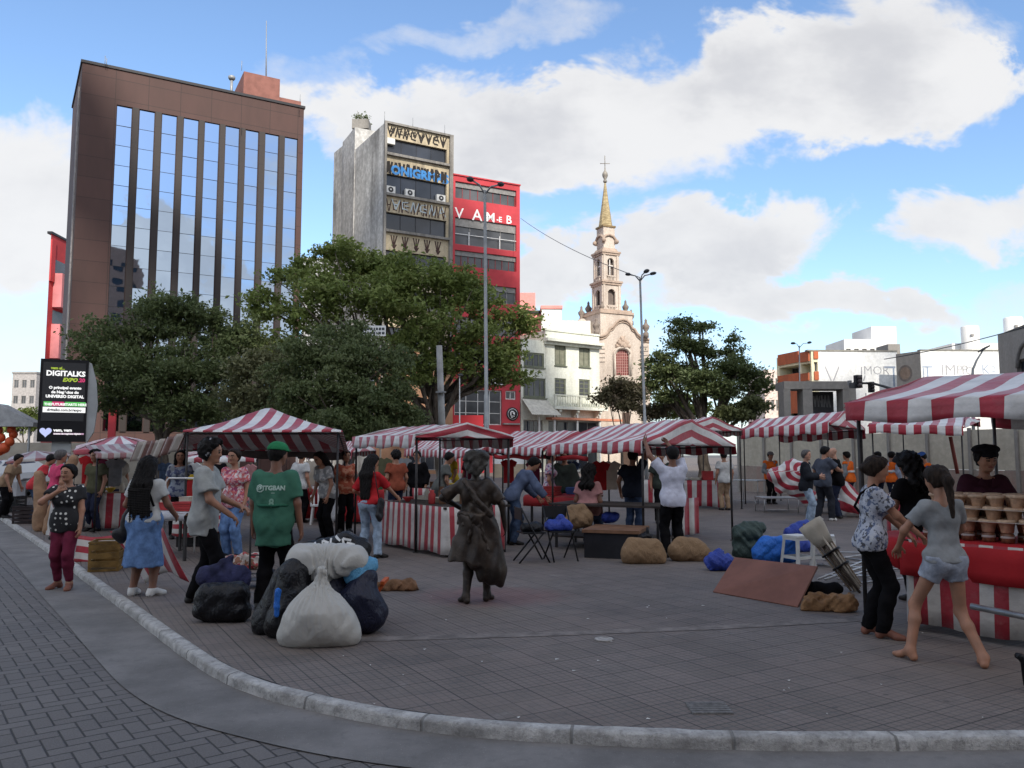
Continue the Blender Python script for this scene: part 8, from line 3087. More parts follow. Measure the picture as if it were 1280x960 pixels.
def fn(u, v):
 p = a0 + Vector((-.25 + .5 * u, .25 * u, .40 - .40 * v - .04 * math.sin(PI * u))) + Vector((0, -.10 * v + .02 * math.sin(u * 12), 0)); return p, (v * 2.1 + .2, 0)
grid(m, fn, 16, 8); o = m.build('floor_cloth', STRIPE_DK); thicken(o, .004); tag(o, 'striped cloth draped low beside the ochre crate', 'cloth')


# white frame chair back on the goods table
b = gnd(163, 706) + Vector((-.1, 1.4, 0))
t_ = thing('display_rack', 'white bent tube rack standing left of the woman with braids', 'rack', tuple(b))
WT = pmat('white_tube', (.66, .66, .64), .4)
m = MB(smooth=True); m.tube([(-.02, 0, 0), (-.02, 0, 1.18), (.03, 0, 1.25), (.45, 0, 1.25), (.5, 0, 1.18), (.5, 0, 0)], .016, 8); m.build('frame', WT, t_, world=False)
m = MB(smooth=True); m.tube([(-.02, 0, .55), (.5, 0, .55)], .012, 6); m.build('cross_bar', WT, t_, world=False)

# tan bundled rolls at the left
for i, (px, py, h_, tl, lab) in enumerate(((62, 668, 1.55, .12, 'tall tan wrapped roll leaning by the kerb left of the pink shirt'), (50, 664, 1.2, -.05, 'shorter tan wrapped roll beside the tall one at the left kerb'))):
 lump('fabric_roll', lab, 'roll', pmat('tan_wrap', (.33, .20, .12), .85, .25, 4, .4), gnd(px, py), [((0, 0, .1), (tl, .05, h_ * .5), .14, .13, .04), ((tl, .05, h_ * .5), (tl * 3, .1, h_), .13, .10, .04)], .025, .015, (10, 10, 5), 30 + i)
b = gnd(67, 668)
t_ = thing('board', 'narrow white board leaning at the feet of the man in pink', 'board', tuple(b))
m = MB(); m.X = Matrix.Translation((0, 0, .38)) @ Matrix.Rotation(.12, 4, 'Y'); m.box((0, 0, 0), (.07, .30, .76)); m.X = None; m.build('panel', pmat('board_white', (.60, .60, .58), .7), t_, world=False)
for i, (px, py, w, h_, lab, mt) in enumerate(((14, 640, .55, .45, 'black crate at the left edge with a grey carton on it', DKBAG), (38, 654, .6, .42, 'dark crate beside the kerb in front of the red topped person', pmat('dark_brown_crate', (.03, .02, .02), .7)))):
 t_ = thing('crate', lab, 'crate', tuple(gnd(px, py))); crate(t_, w, .5, h_, mt)
t_ = thing('carton', 'grey white carton on the black crate at the left edge', 'carton', tuple(gnd(14, 640) + Vector((0, 0, .46))))
m = MB(); m.box((0, 0, .2), (.5, .42, .4)); m.build('carton_body', pmat('grey_carton', (.36, .36, .37), .8, .15, 5), t_, world=False)
m = MB()
for s_ in (-1, 1): m.X = Matrix.Translation((s_ * .25, 0, .41)) @ Matrix.Rotation(s_ * -.5, 4, 'Y'); m.box((s_ * .1, 0, 0), (.2, .4, .008))
m.X = None; m.build('flap', MATS['grey_carton'], t_, world=False)

# ---- centre: plastic chair with cloth, folding chairs, sacks
def plastic_chair(loc, rot, label):
 t_ = thing('plastic_chair', label, 'chair', tuple(loc), rot)
 W = pmat('chair_white', (.66, .66, .65), .4, .08)
 for sx in (-1, 1):
  for sy, hh in ((-1, .43), (1, .43)):
   m = MB(); m.bar((sx * .24, sy * .22, 0), (sx * .20, sy * .18, hh), .045, .03); m.build('leg', W, t_, world=False)
 m = MB(); m.box((0, 0, .44), (.46, .44, .03)); m.build('seat', W, t_, world=False)
 m = MB()
 for x in (-.2, -.1, 0, .1, .2): m.bar((x, .21, .45), (x * 1.08, .30, .84), .035, .018)
 m.box((0, .305, .85), (.50, .03, .07)); m.build('backrest', W, t_, world=False)
 for sx in (-1, 1):
  m = MB(); m.bar((sx * .235, -.2, .43), (sx * .245, -.18, .64), .04, .025); m.bar((sx * .245, -.2, .65), (sx * .25, .28, .67), .045, .025); m.build('armrest', W, t_, world=False)
 return t_


plastic_chair(gnd(402, 655), R(10), 'white plastic chair hung with a pale cloth near the red striped cloth')
m = MB(smooth=True)
b = gnd(410, 657)
def fn(u, v):
 p = b + Vector((-.14 + .42 * u, .10 - .22 * v + .04 * math.sin(u * 13 + v), .86 - .74 * v)); return p, (u, v)
grid(m, fn, 20, 8); o = m.build('draped_cloth', cloth('grey_white_cloth', (.46, .46, .47), .25, 4)); thicken(o, .004); tag(o, 'pale grey cloth thrown over the white plastic chair', 'cloth')
m = MB(smooth=True)
b0, b1 = gnd(372, 653), gnd(426, 645)
def fn(u, v):
 p = b0.lerp(b1, u) + Vector((-.30 * v * (1 - u), -.15 * v + .03 * math.sin(u * 15), .80 - .76 * v)); return p, (u * 4.2 + .4 * v, 0)
grid(m, fn, 40, 8); o = m.build('draped_cloth', STRIPE_DK); thicken(o, .004); tag(o, 'red and white striped cloth spread over a low table behind the green shirted man', 'cloth')
t_ = thing('low_table', 'low table holding the striped cloth behind the green shirted man', 'table', tuple((b0 + b1) / 2 + Vector((0, .5, 0))))
m = MB(); m.box((0, 0, .77), (1.0, .8, .03)); m.build('table_top', BRWOOD, t_, world=False)
for x in (-.45, .45):
 for y in (-.34, .34):
  m = MB(); m.box((x, y, .377), (.04, .04, .754)); m.build('leg', PIPE, t_, world=False)


def folding_chair(loc, rot, label):
 t_ = thing('folding_chair', label, 'chair', tuple(loc), rot, group='black folding chairs')
 K = pmat('black_metal', (.014, .014, .015), .5)
 for sx in (-1, 1):
  m = MB(smooth=True); m.tube([(sx * .20, -.24, 0), (sx * .20, .22, .84)], .014, 6); m.build('leg', K, t_, world=False)
  m = MB(smooth=True); m.tube([(sx * .175, .24, 0), (sx * .175, -.16, .46)], .014, 6); m.build('leg', K, t_, world=False)
 m = MB(); m.box((0, .0, .45), (.38, .36, .022)); m.build('seat', K, t_, world=False)
 m = MB(); m.box((0, .205, .74), (.40, .022, .18)); m.build('backrest', K, t_, world=False)
 return t_


folding_chair(gnd(664, 702), R(105), 'black folding chair on the left of the pair by the long stall')
folding_chair(gnd(700, 700), R(20), 'black folding chair carrying a blue bag, right of the pair')
lump('bag', 'crumpled blue plastic bag on the right black folding chair', 'bag', BLBAG, gnd(697, 700) + Vector((0, -.02, .462)), [((-.1, 0, .06), (.12, 0, .07), .11, .1, .05), ((0, 0, .1), (.05, 0, .2), .07, .05, .05)], .016, .014, seed=41)
lump('bag', 'dark bag slumped on the seat of the left folding chair', 'bag', DKBAG, gnd(664, 702) + Vector((0, 0, .462)), [((-.08, 0, .05), (.08, 0, .05), .09, .09, .05)], .018, .014, seed=42)
lump('sack', 'tan paper sack open on the low bench end beside the folding chairs', 'sack', TANSACK, gnd(722, 692) + Vector((0, .5, .42)), [((-.16, 0, .1), (.16, 0, .12), .16, .16, .06), ((-.1, 0, .25), (.12, 0, .3), .10, .08, .06)], .018, .014, seed=43, clipz=False)
lump('sack', 'left one of two tan sacks in front of the long centre stall', 'sack', TANSACK, gnd(804, 704), [((-.17, 0, .15), (.18, .03, .14), .17, .17, .07), ((-.17, 0, .29), (.17, .0, .27), .10, .10, .05), ((-.24, 0, .08), (.25, 0, .08), .10, .10, .06)], .013, .007, (9, 9, 12), seed=44, group='tan sacks')
lump('sack', 'right one of two tan sacks, slumped at the feet of the reaching man', 'sack', TANSACK, gnd(861, 701), [((-.15, 0, .15), (.17, .03, .14), .17, .165, .07), ((-.12, 0, .28), (.10, .0, .26), .10, .09, .06), ((.14, 0, .08), (.24, 0, .08), .1, .09, .06)], .013, .008, (9, 9, 12), seed=45, group='tan sacks')
lump('bag', 'knotted black bag handles on the left tan sack', 'bag', DKBAG, gnd(806, 700) + Vector((.02, -.05, .36)), [((-.04, 0, .0), (.04, 0, .0), .05, .05, .03), ((0, 0, .02), (.02, 0, .14), .03, .02, .02)], .012, .010, seed=46, clipz=False)
lump('bag', 'dark blue bundle glowing under the long stall counter', 'bag', BLBAG, gnd(767, 690) + Vector((0, .45, .47)), [((-.06, 0, .08), (.08, 0, .08), .10, .09, .05)], .016, .012, seed=47, clipz=False)
lump('bag', 'small royal blue bag on the paving left of the green bale', 'bag', BLBAG, gnd(898, 713), [((-.07, 0, .12), (.10, .0, .12), .13, .12, .06), ((0, 0, .2), (.02, 0, .25), .1, .06, .06)], .015, .016, (20, 20, 24), 48)
lump('bale', 'dark green grey bale standing behind the bright blue bundle', 'bale', GRNBAG, gnd(936, 700), [((-.1, .05, .16), (.10, .05, .16), .15, .15, .04), ((-.1, .05, .4), (.1, .05, .42), .15, .14, .05), ((.0, .05, .52), (.22, .05, .5), .08, .08, .05)], .016, .014, (12, 12, 18), 49)
lump('bale', 'bright blue tarpaulin bundle between the green bale and the white stool', 'bale', BRBLUE, gnd(972, 705), [((-.22, .05, .16), (.20, .05, .15), .16, .15, .05), ((-.16, .05, .28), (.22, .05, .30), .13, .12, .06)], .015, .012, (10, 12, 18), 50)
lump('bag', 'dark blue bag peeping behind the bright blue bundle', 'bag', BLBAG, gnd(1000, 690), [((-.1, .1, .3), (.12, .1, .42), .14, .12, .06), ((-.1, .1, .1), (.1, .1, .1), .14, .14, .06)], .018, .014, seed=51)
# brown board leaning over
c0, c1, c2, c3 = gnd(891.5, 740.5), gnd(997, 759.5), A3(1022, 709, 9.25), A3(919, 697.5, 10.35)
c2.z = max(c2.z, .28); c3.z = max(c3.z, .28)
n_ = (c1 - c0).cross(c3 - c0).normalized()
m = MB(); m.prism([c0, c1, c2, c3], n_ * -.012, n_ * .012); o = m.build('plywood_board', pmat('red_brown_board', (.20, .085, .058), .7, .15, 3, .15)); tag(o, 'reddish brown plywood board leaning on the blue bundle', 'board')
lump('canvas_heap', 'open tan canvas bag with dark inside at the right end of the brown board', 'bag', pmat('ochre_canvas', (.24, .13, .06), .9, .25, 6, .5), gnd(1038, 764), [((-.2, .05, .03), (.18, 0, .05), .09, .10, .06), ((-.15, .12, .10), (.05, .12, .12), .07, .05, .05), ((.1, 0, .08), (.2, -.02, .14), .09, .04, .05)], .013, .02, (20, 20, 20), 52)
lump('cloth_heap', 'black cloth stuffed behind the tan canvas bag', 'cloth', BLK, gnd(1035, 752) + Vector((0, .05, .06)), [((-.2, .0, .07), (.15, .02, .06), .08, .07, .05)], .015, .014, seed=53, clipz=False)
# white stools
def plastic_stool(loc, rot, label, tip=0.0):
 t_ = thing('plastic_stool', label, 'stool', tuple(loc), rot)
 W = pmat('stool_white', (.56, .56, .54), .45, .1)
 if tip: t_.rotation_euler = (tip, 0, rot)
 for sx in (-1, 1):
  for sy in (-1, 1):
   m = MB(); m.bar((sx * .17, sy * .17, 0), (sx * .13, sy * .13, .43), .055, .04); m.build('leg', W, t_, world=False)
 m = MB(); m.box((0, 0, .445), (.31, .31, .03)); m.box((0, 0, .41), (.30, .30, .038)); m.build('seat', W, t_, world=False)
 m = MB()
 for q in (-1, 1): m.box((q * .155, 0, .14), (.02, .27, .04)); m.box((0, q * .155, .14), (.27, .02, .04))
 m.build('cross_bar', W, t_, world=False)


plastic_stool(gnd(998, 708), R(25), 'white plastic stool next to the bright blue bundle')
plastic_stool(gnd(1030, 708), R(-20), 'white plastic stool half hidden behind the tied poles')
# tied bundle of poles with canvas, leaning
t_ = thing('pole_bundle', 'tied bundle of pale wooden poles leaning over the stools', 'poles', tuple(gnd(1076, 742)))
a, bb = gnd(1076, 742) + Vector((0, .1, .05)), A3(1013, 655, 10.1)
rr_ = random.Random(6)
m = MB(smooth=True)
dirn = (bb - a).normalized(); sx = dirn.cross(Vector((0, 1, 0))).normalized(); sy = dirn.cross(sx)
for i in range(16):
 q = 2 * PI * i / 16 * 2.4; r2 = .03 + .065 * (i / 16)
 o1 = sx * math.cos(q) * r2 + sy * math.sin(q) * r2
 m = MB(smooth=True); m.tube([a + o1 * .9 + dirn * rr_.uniform(-.08, .08), bb + o1 * 1.25 + dirn * rr_.uniform(-.35, .05)], rr_.uniform(.011, .017), 6); m.build('pole', pmat(('pale_pole', 'tan_pole', 'dark_pole')[i % 3], ((.46, .40, .32), (.33, .25, .18), (.13, .10, .08))[i % 3], .7, .2, 6), t_)
m = MB(smooth=True); m.tube([a.lerp(bb, q) for q in (.66, .78, .92, 1.02)], [.10, .125, .15, .155], 14)
m.build('canvas_wrap', pmat('cream_canvas', (.48, .43, .35), .85, .15, 5, .3), t_)
for q in (.34, .55):
 m = MB(smooth=True); c_ = a.lerp(bb, q); m.tube([c_ - dirn * .012, c_ + dirn * .012], [.098 + q * .05] * 2, 14); m.build('tie', DKBAG, t_)
# scattered metal pipes behind the woman in patterned top
for i in range(12):
 x0, y0 = gnd(1015 + rr_.uniform(0, 40), rr_.uniform(692, 738)), gnd(1095 + rr_.uniform(0, 50), rr_.uniform(690, 732))
 m = MB(smooth=True); z = .02 + .03 * (i % 3); m.tube([Vector((x0.x, x0.y, z)), Vector((y0.x, y0.y, z + rr_.uniform(0, .06)))], .014, 6)
 o = m.build('stall_pole', ALU); tag(o, 'loose silver stall pole on the ground behind the cup stall customers', 'pole', 'loose silver poles on the ground')

# pots, display under the near right stall
def clay_cup(mat):
 m = MB(smooth=True)
 m.lathe([(.040, 0), (.047, .01), (.054, .09), (.060, .128), (.056, .130), (.046, .02)], n=16)
 return m
cupm = pmat('clay_cup', (.46, .28, .175), .75, .22, 14, .4)
cup2 = pmat('clay_cup_rim', (.60, .42, .28), .7, .2, 18, .3)
proto = thing('clay_cup', 'clay coloured fluted cup with frilled rim stacked on the red counter', 'cup', (0, 0, 0), 0, 'clay cups stacked on the red counter')
m = MB(smooth=True); m.lathe([(.052, 0), (.060, .008), (.070, .075), (.078, .095), (.076, .105), (.064, .1), (.055, .02)], n=20, flute=10, fa=.03); m.build('cup_body', cupm, proto, world=False)
m = MB(smooth=True); m.lathe([(.070, .096), (.094, .108), (.098, .122), (.092, .135), (.078, .142), (.066, .136)], n=26, flute=9, fa=.05); m.build('frilled_rim', cup2, proto, world=False)
jar = thing('glass_jar', 'short clear jar filled with brown sweets on the red counter', 'jar', (0, 0, 0), 0, 'sweet jars under the clay cups')
m = MB(smooth=True); m.lathe([(.05, 0), (.056, .006), (.056, .07), (.05, .082), (.046, .084)], n=18); m.build('jar_body', pmat('brown_sweets', (.16, .06, .035), .25, .4, 26, .2, 0, (.26, .12, .06), .6), jar, world=False)
m = MB(smooth=True); m.lathe([(.0565, .042), (.058, .045), (.058, .058), (.0565, .061)], n=18); m.build('label_band', pmat('jar_band', (.50, .46, .42), .4), jar, world=False)
first, firstj = True, True
zt_ = .855
for tier in range(3):
 nrow = 11
 for row in range(2):
  for i in range(nrow):
   a_ = .10 + i * .172 + (row % 2) * .07 + rr_.uniform(-.008, .008)
   d_ = -.20 - row * .19 - tier * .05
   if tier == 0:
    o = jar if firstj else copy_tree(jar)
    firstj = False
    o.location = FR_.pt(a_, zt_, d_)
   o = proto if first else copy_tree(proto)
   first = False
   o.location = FR_.pt(a_ + tier * .03, zt_ + .086 + tier * .108, d_)
   o.rotation_euler = (rr_.uniform(-.05, .05), rr_.uniform(-.05, .05), rr_.uniform(0, 6)); o.scale = [rr_.uniform(.82, .92)] * 3
tl_ = thing('display_shelf', 'clear stacked trays carrying the clay cups on the red counter', 'shelf', tuple(FR_.pt(.1, zt_, -.4)))
for tier in range(2):
 m = MB(); z = zt_ + .086 + .108 * (tier + 1) - .012; FR_.box(m, 0, 1.9, z, z + .005, -.56 - tier * .05, -.10 - tier * .05); m.build('tray', pmat('tray_clear', (.42, .36, .32), .3), tl_)

# goods on the counters: bowls, boxes and folded cloths
GC = [pmat('goods_red', (.40, .04, .04), .6), pmat('goods_cream', (.50, .45, .36), .7), pmat('goods_brown', (.18, .09, .05), .7), pmat('goods_white', (.60, .60, .58), .6), pmat('goods_green', (.06, .16, .07), .6), pmat('goods_blue', (.06, .12, .30), .6), pmat('goods_yellow', (.55, .38, .05), .6), pmat('goods_dark', (.03, .028, .03), .6)]
CN = ['red', 'cream', 'brown', 'white', 'green', 'blue', 'yellow', 'black']


def goods(F, L, h, depth, n, where, seed, pal=range(8), zmax=.28):
 r = random.Random(seed)
 for i in range(n):
  a = L * (i + .5) / n + r.uniform(-.05, .05); d = -r.uniform(.15, depth - .15); k = r.choice(list(pal)); kind = r.choice(['bowl', 'box', 'folded', 'jar'])
  p = F.pt(a, h + .002, d)
  if kind == 'bowl':
   m = MB(smooth=True); q = r.uniform(.7, 1.3); m.lathe([(.05 * q, 0), (.06 * q, .01), (.13 * q, .10 * q), (.14 * q, .12 * q), (.125 * q, .118 * q), (.05 * q, .02)], n=16); o = m.build('bowl', GC[k]); lab = f'{CN[k]} bowl on {where}'; cat = 'bowl'
  elif kind == 'box':
   m = MB(); w, dd, hh = r.uniform(.16, .34), r.uniform(.14, .26), r.uniform(.08, zmax); m.box((0, 0, hh / 2), (w, dd, hh)); m.box((0, 0, hh + .006), (w + .012, dd + .012, .012)); o = m.build('carton', GC[k]); lab = f'{CN[k]} carton on {where}'; cat = 'carton'
  elif kind == 'folded':
   m = MB()
   for q in range(r.randint(2, 5)): m.box((r.uniform(-.01, .01), r.uniform(-.01, .01), .018 + q * .036), (.30 + r.uniform(-.02, .02), .24, .032))
   o = m.build('folded_cloth', GC[k]); lab = f'{CN[k]} folded cloths on {where}'; cat = 'cloth'
  else:
   m = MB(smooth=True); q = r.uniform(.8, 1.3); m.lathe([(.05 * q, 0), (.056 * q, .01), (.06 * q, .15 * q), (.035 * q, .19 * q), (.04 * q, .22 * q), (.01, .225 * q)], n=14); o = m.build('jar', GC[k]); lab = f'{CN[k]} jar on {where}'; cat = 'jar'
  o.location = p; o.rotation_euler.z = r.uniform(-.4, .4) + math.atan2(F.u.y, F.u.x)
  SEEN.setdefault(lab, []).append(o); tag(o, lab, cat)


SEEN = {}
goods(FB, LB, .80, 1.1, 11, 'the striped counter by the woman in red', 1, (1, 2, 0, 2, 1))
goods(FD, LD, .815, .9, 6, 'the red table inside the centre stall', 2)
goods(FE, LE, .85, 1.1, 7, 'the striped counter right of the reaching man', 3, (3, 1, 7, 0))
goods(FG, LG, .82, .9, 5, 'the counter near the orange vests', 4, (2, 1, 7))
goods(FA, LA, .755, .8, 8, 'the pale kerb side table', 5, (0, 1, 3, 2))
for st, nm, sd_ in ((stH, 'the counter behind the polka dot woman', 6), (stK, 'the counter left of the woman in red', 7), (stL, 'the counter behind the bronze figure', 8), (stM, 'the counter seen between the two men', 9)):
 goods(Facade(st.c0, st.c0 + st.cu * 2), 2, st.ch, .9, 7, nm, sd_)
for lab, os_ in SEEN.items():
 if len(os_) > 1:
  words_ = ['leftmost', 'second', 'third', 'fourth', 'fifth', 'sixth', 'seventh', 'eighth']
  os_.sort(key=lambda q: q.location.x / q.location.y)
  for i, o in enumerate(os_): o['label'] = lab + (', leftmost' if i == 0 else ', rightmost' if i == len(os_) - 1 else f', {words_[i]} from left')

# hanging garments under the canopies
GARM = [('red', REDC), ('white', WHITE_T), ('wine', MAROON), ('olive', MATS['olive_shirt']), ('cream', pmat('cream_garment', (.48, .42, .34), .9)), ('blue', DENIM_D), ('grey', GREY_T), ('pink', MATS['dusty_pink'])]


def garment(px, py, Y, col, mat, where, w=.42, h=.6, rot=0.0):
 m = MB(smooth=True)
 prof = [(-.5, -.12), (-.36, -.34), (-.30, -.28), (-.30, -1), (.30, -1), (.30, -.28), (.36, -.34), (.5, -.12), (.16, 0), (0, -.07), (-.16, 0)]
 m.prism([Vector((x * w, 0, z * h)) for x, z in prof], (0, -.022, 0), (0, .022, 0))
 o = m.build('hanging_shirt', mat); o.location = at(px, py, Y); o.rotation_euler.z = rot
 tag(o, f'{col} shirt on a hanger {where}', 'shirt', 'hanging shirts')
 return o


for i, (px, py, Y, c, wh) in enumerate(((103, 570, 18, 4, 'left of the wine one behind the polka dot woman'), (112, 569, 17.6, 0, 'behind the polka dot woman'), (122, 571, 18.4, 2, 'behind the polka dot woman'), (134, 574, 18.6, 3, 'behind the polka dot woman'), (145, 573, 18, 6, 'above the white tube rack'), (207, 578, 20, 5, 'right of the braids'),
          (243, 578, 20, 1, 'left of the pale shirted man'), (274, 580, 20, 0, 'between the two men'), (313, 580, 21, 7, 'between the two men'), (390, 575, 20, 4, 'right of the green cap'), (398, 577, 21, 0, 'right of the green cap'), (480, 572, 20, 3, 'right of the woman in red'), (505, 572, 22, 6, 'behind the striped counter'), (636, 574, 21, 0, 'right of the bronze figure'), (750, 576, 17, 0, 'inside the long centre stall'), (764, 576, 17.4, 4, 'inside the long centre stall'), (668, 576, 19.5, 2, 'inside the stall behind the centre'), (715, 576, 19, 5, 'inside the stall behind the centre'))):
 garment(px, py, Y, GARM[c][0], GARM[c][1], wh, .44, .62, rng.uniform(-.6, .6))

# ---- far left: parked car, kiosk roof and orange balls
def parked_car(loc, rot):
 root = thing('parked_car', 'white car with dark blue windscreen parked at the far left edge', 'car', tuple(loc), rot)
 W = pmat('car_white', (.58, .60, .62), .25, .04, 2, 0, 0, None, .5, coat=.5)
 m = MB(smooth=False)
 prof = [(-2.05, .35), (-2.1, .62), (-1.95, .82), (-1.15, .93), (.95, .98), (1.85, .92), (2.0, .70), (2.0, .38)]
 m.prism([Vector((x, 0, z)) for x, z in prof], (0, -.84, 0), (0, .84, 0)); m.build('body', W, root, world=False)
 m = MB(); prof = [(-1.1, .932), (-.45, 1.42), (.7, 1.45), (1.4, .965)]
 vs = [Vector((x, s_ * (.80 if z < 1 else .62), z)) for s_ in (-1, 1) for x, z in prof]
 m.add(vs, [(0, 1, 2, 3), (7, 6, 5, 4), (1, 5, 6, 2)]); m.add([vs[i] for i in (0, 4, 5, 1)], [(0, 1, 2, 3)]); m.add([vs[i] for i in (3, 2, 6, 7)], [(0, 1, 2, 3)])
 m.build('cabin', W, root, world=False)
 g = glass_mat('car_glass', (.02, .025, .06), .08, .5)
 m = MB(); m.add([Vector((-1.07, -.70, .965)), Vector((-1.07, .70, .965)), Vector((-.50, .57, 1.40)), Vector((-.50, -.57, 1.40))], [(0, 1, 2, 3)]); m.X = None
 for v in range(len(m.v)): m.v[v] = (m.v[v][0] - .02, m.v[v][1], m.v[v][2] + .015)
 m.build('windscreen', g, root, world=False)
 for s_ in (-1, 1):
  m = MB(); m.add([Vector((-.85, s_ * .765, 1.0)), Vector((1.1, s_ * .765, 1.0)), Vector((.62, s_ * .645, 1.39)), Vector((-.42, s_ * .645, 1.38))], [(0, 1, 2, 3)]); m.build('side_window', g, root, world=False)
 for x in (-1.3, 1.25):
  for s_ in (-1, 1):
   m = MB(smooth=True); m.X = Matrix.Translation((x, s_ * .80, .32)) @ Matrix.Rotation(PI / 2, 4, 'X'); m.lathe([(.2, -.1), (.32, -.09), (.32, .09), (.2, .1)], n=18); m.X = None; w = m.build('wheel', DKBAG, root, world=False)
   m = MB(smooth=True); m.X = Matrix.Translation((x, s_ * .80, .32)) @ Matrix.Rotation(PI / 2, 4, 'X'); m.lathe([(.05, -.105), (.19, -.104), (.19, .104), (.05, .105)], n=14); m.X = None; m.build('rim', ALU, w, world=False)
 for y in (-.6, .6):
  m = MB(); m.box((-2.06, y, .68), (.08, .32, .13)); m.build('headlight', pmat('headlight', (.6, .6, .58), .2), root, world=False)


parked_car(Vector((at(10, 570, 31).x, 31, 0)), R(62))
Y = 40
t_ = thing('kiosk', 'grey roofed kiosk with orange decorations at the far left edge', 'kiosk', (at(0, 560, Y).x, Y, 0))
F0 = Facade(at(-60, 560, Y), at(40, 560, Y))
zr0, zr1 = at(10, 505, Y).z, at(44, 528, Y).z
m = MB(); m.add([F0.pt(0, zr0 + .3, 0), F0.pt(F0.L - 1.8, zr0, 0), F0.pt(F0.L, zr1, 0), F0.pt(F0.L, zr1 - .2, 0), F0.pt(0, zr1 - .2, 0)] + [F0.pt(0, zr0 + .3, -.8), F0.pt(F0.L - 1.8, zr0, -.8), F0.pt(F0.L, zr1, -.8), F0.pt(F0.L, zr1 - .2, -.8), F0.pt(0, zr1 - .2, -.8)],
    [(0, 1, 2, 3, 4), (9, 8, 7, 6, 5), (0, 5, 6, 1), (1, 6, 7, 2), (2, 7, 8, 3), (3, 8, 9, 4)]); m.build('roof', pmat('kiosk_roof', (.34, .34, .34), .7), t_)
for q in (.5, F0.L - .3):
 m = MB(smooth=True); m.tube([F0.pt(q, 0, -.2), F0.pt(q, zr1 - .21, -.2)], .06, 8); m.build('post', STEEL, t_)
m = MB(); F0.box(m, .2, F0.L - 1.5, 0, 1.1, -.75, -.1); m.build('counter', pmat('kiosk_red', (.30, .05, .03), .6), t_)
r = random.Random(3)
for i in range(14):
 p = F0.pt(F0.L - r.uniform(.9, 2.6), zr1 - r.uniform(.3, 1.5), -r.uniform(.1, .6))
 m = MB(smooth=True); m.sphere((0, 0, 0), r.uniform(.16, .26), 12, 8, 0, (1, 1, 1.12)); m.lathe([(.02, -.31), (.035, -.28), (.012, -.24)], n=8); o = m.build('balloon', pmat('balloon_orange', (.55, .09, .03), .4)); o.location = p
 tag(o, 'orange red balloon in the bunch hanging from the grey kiosk roof', 'balloon', 'balloons at the kiosk')
# pale low wall behind the left stalls
F0 = Facade(at(-40, 560, 46), at(300, 560, 50))
m = MB(); F0.box(m, 0, F0.L, 0, at(60, 553, 46).z, -.2, 0); m.build('wall_body', pmat('pale_wall', (.40, .36, .30), .85, .15, 1), thing('low_wall', 'pale low wall behind the left stalls below the digital billboard', 'wall', tuple(F0.o)))
# white panel van far behind the bronze figure
Y = 40
t_ = thing('notice_board', 'bright white board with beige lower half right of the bronze headscarf', 'board', (at(636, 560, Y).x, Y, 0))
F0 = Facade(at(616, 560, Y), at(657, 560, Y))
z0, z1, z2 = at(636, 597, Y).z, at(636, 580, Y).z, at(636, 565, Y).z
m = MB(); F0.box(m, 0, F0.L, z1, z2, -.06, 0); m.build('upper_panel', pmat('panel_white', (.8, .8, .78), .6, .05), t_)
m = MB(); F0.box(m, 0, F0.L, max(.1, z0), z1 - .003, -.06, 0); m.build('lower_panel', pmat('panel_beige', (.42, .34, .24), .7, .1), t_)
for q in (.02, F0.L - .08):
 m = MB(); F0.box(m, q, q + .06, 0, z2, .003, .05); m.build('post', PIPE, t_)
# low steel tables and legs at the right middle
def bench_frame(a, b, d, h, label):
 t_ = thing('steel_frame_table', label, 'table', tuple(a))
 F = Facade(a, b)
 m = MB(); F.box(m, 0, F.L, h - .03, h, -d, 0); m.build('table_top', ALU, t_)
 for x, y in ((.03, -.03), (F.L - .03, -.03), (.03, -d + .03), (F.L - .03, -d + .03)):
  m = MB(smooth=True); m.tube([F.pt(x, 0, y), F.pt(x, h - .031, y)], .016, 6); m.build('leg', ALU, t_)
 m = MB(smooth=True); m.tube([F.pt(.03, .08, -.03), F.pt(F.L - .03, .08, -.03)], .012, 6); m.build('cross_bar', ALU, t_)


bench_frame(gnd(955, 641), gnd(1000, 641), .9, .42, 'low steel frame table left of the grey haired man')
bench_frame(gnd(1040, 644), gnd(1092, 641), .9, .38, 'low steel frame table right of the tall slate grey man')
bench_frame(gnd(912, 628), gnd(948, 630), .8, .78, 'bare steel table below the left end of the hoarding')
# striped canvas bundles carried and lying by the men
o = lump('rolled_canvas', 'coil of red and white striped canvas behind the grey haired man', 'canvas', STRIPE, Vector((at(988, 560, 22).x, 22, .6)), [((-.25, 0, .45), (.15, 0, .55), .28, .36, .1), ((-.5, 0, .5), (-.3, 0, .2), .12, .2, .1), ((.1, 0, .2), (.5, 0, -.1), .3, .2, .1)], .035, .05, (5, 5, 5), 61, clipz=False)


def ring_uv(o, cx, cz, f, dx=.0):
 me = o.data
 uvl = me.uv_layers.new(name='UVMap')
 for l in me.loops:
  c_ = me.vertices[l.vertex_index].co
  uvl.data[l.index].uv = (math.hypot(c_.x - cx, (c_.z - cz) * 1.15) * f + dx + .16 * math.sin(c_.x * 9 + c_.z * 5) + .5 * math.atan2(c_.z - cz, c_.x - cx) / PI, 0)


ring_uv(o, .15, .6, 4.2, .2)
o = lump('rolled_canvas', 'bundle of striped canvas hanging from the orange vest worker', 'canvas', STRIPE, Vector((at(1058, 560, 21.4).x, 21.4, 0)), [((-.1, 0, .75), (.1, 0, .35), .20, .34, .1), ((.0, 0, .3), (.25, 0, .15), .3, .2, .1)], .035, .03, (6, 6, 6), 62)
ring_uv(o, .6, 1.0, 3.2)
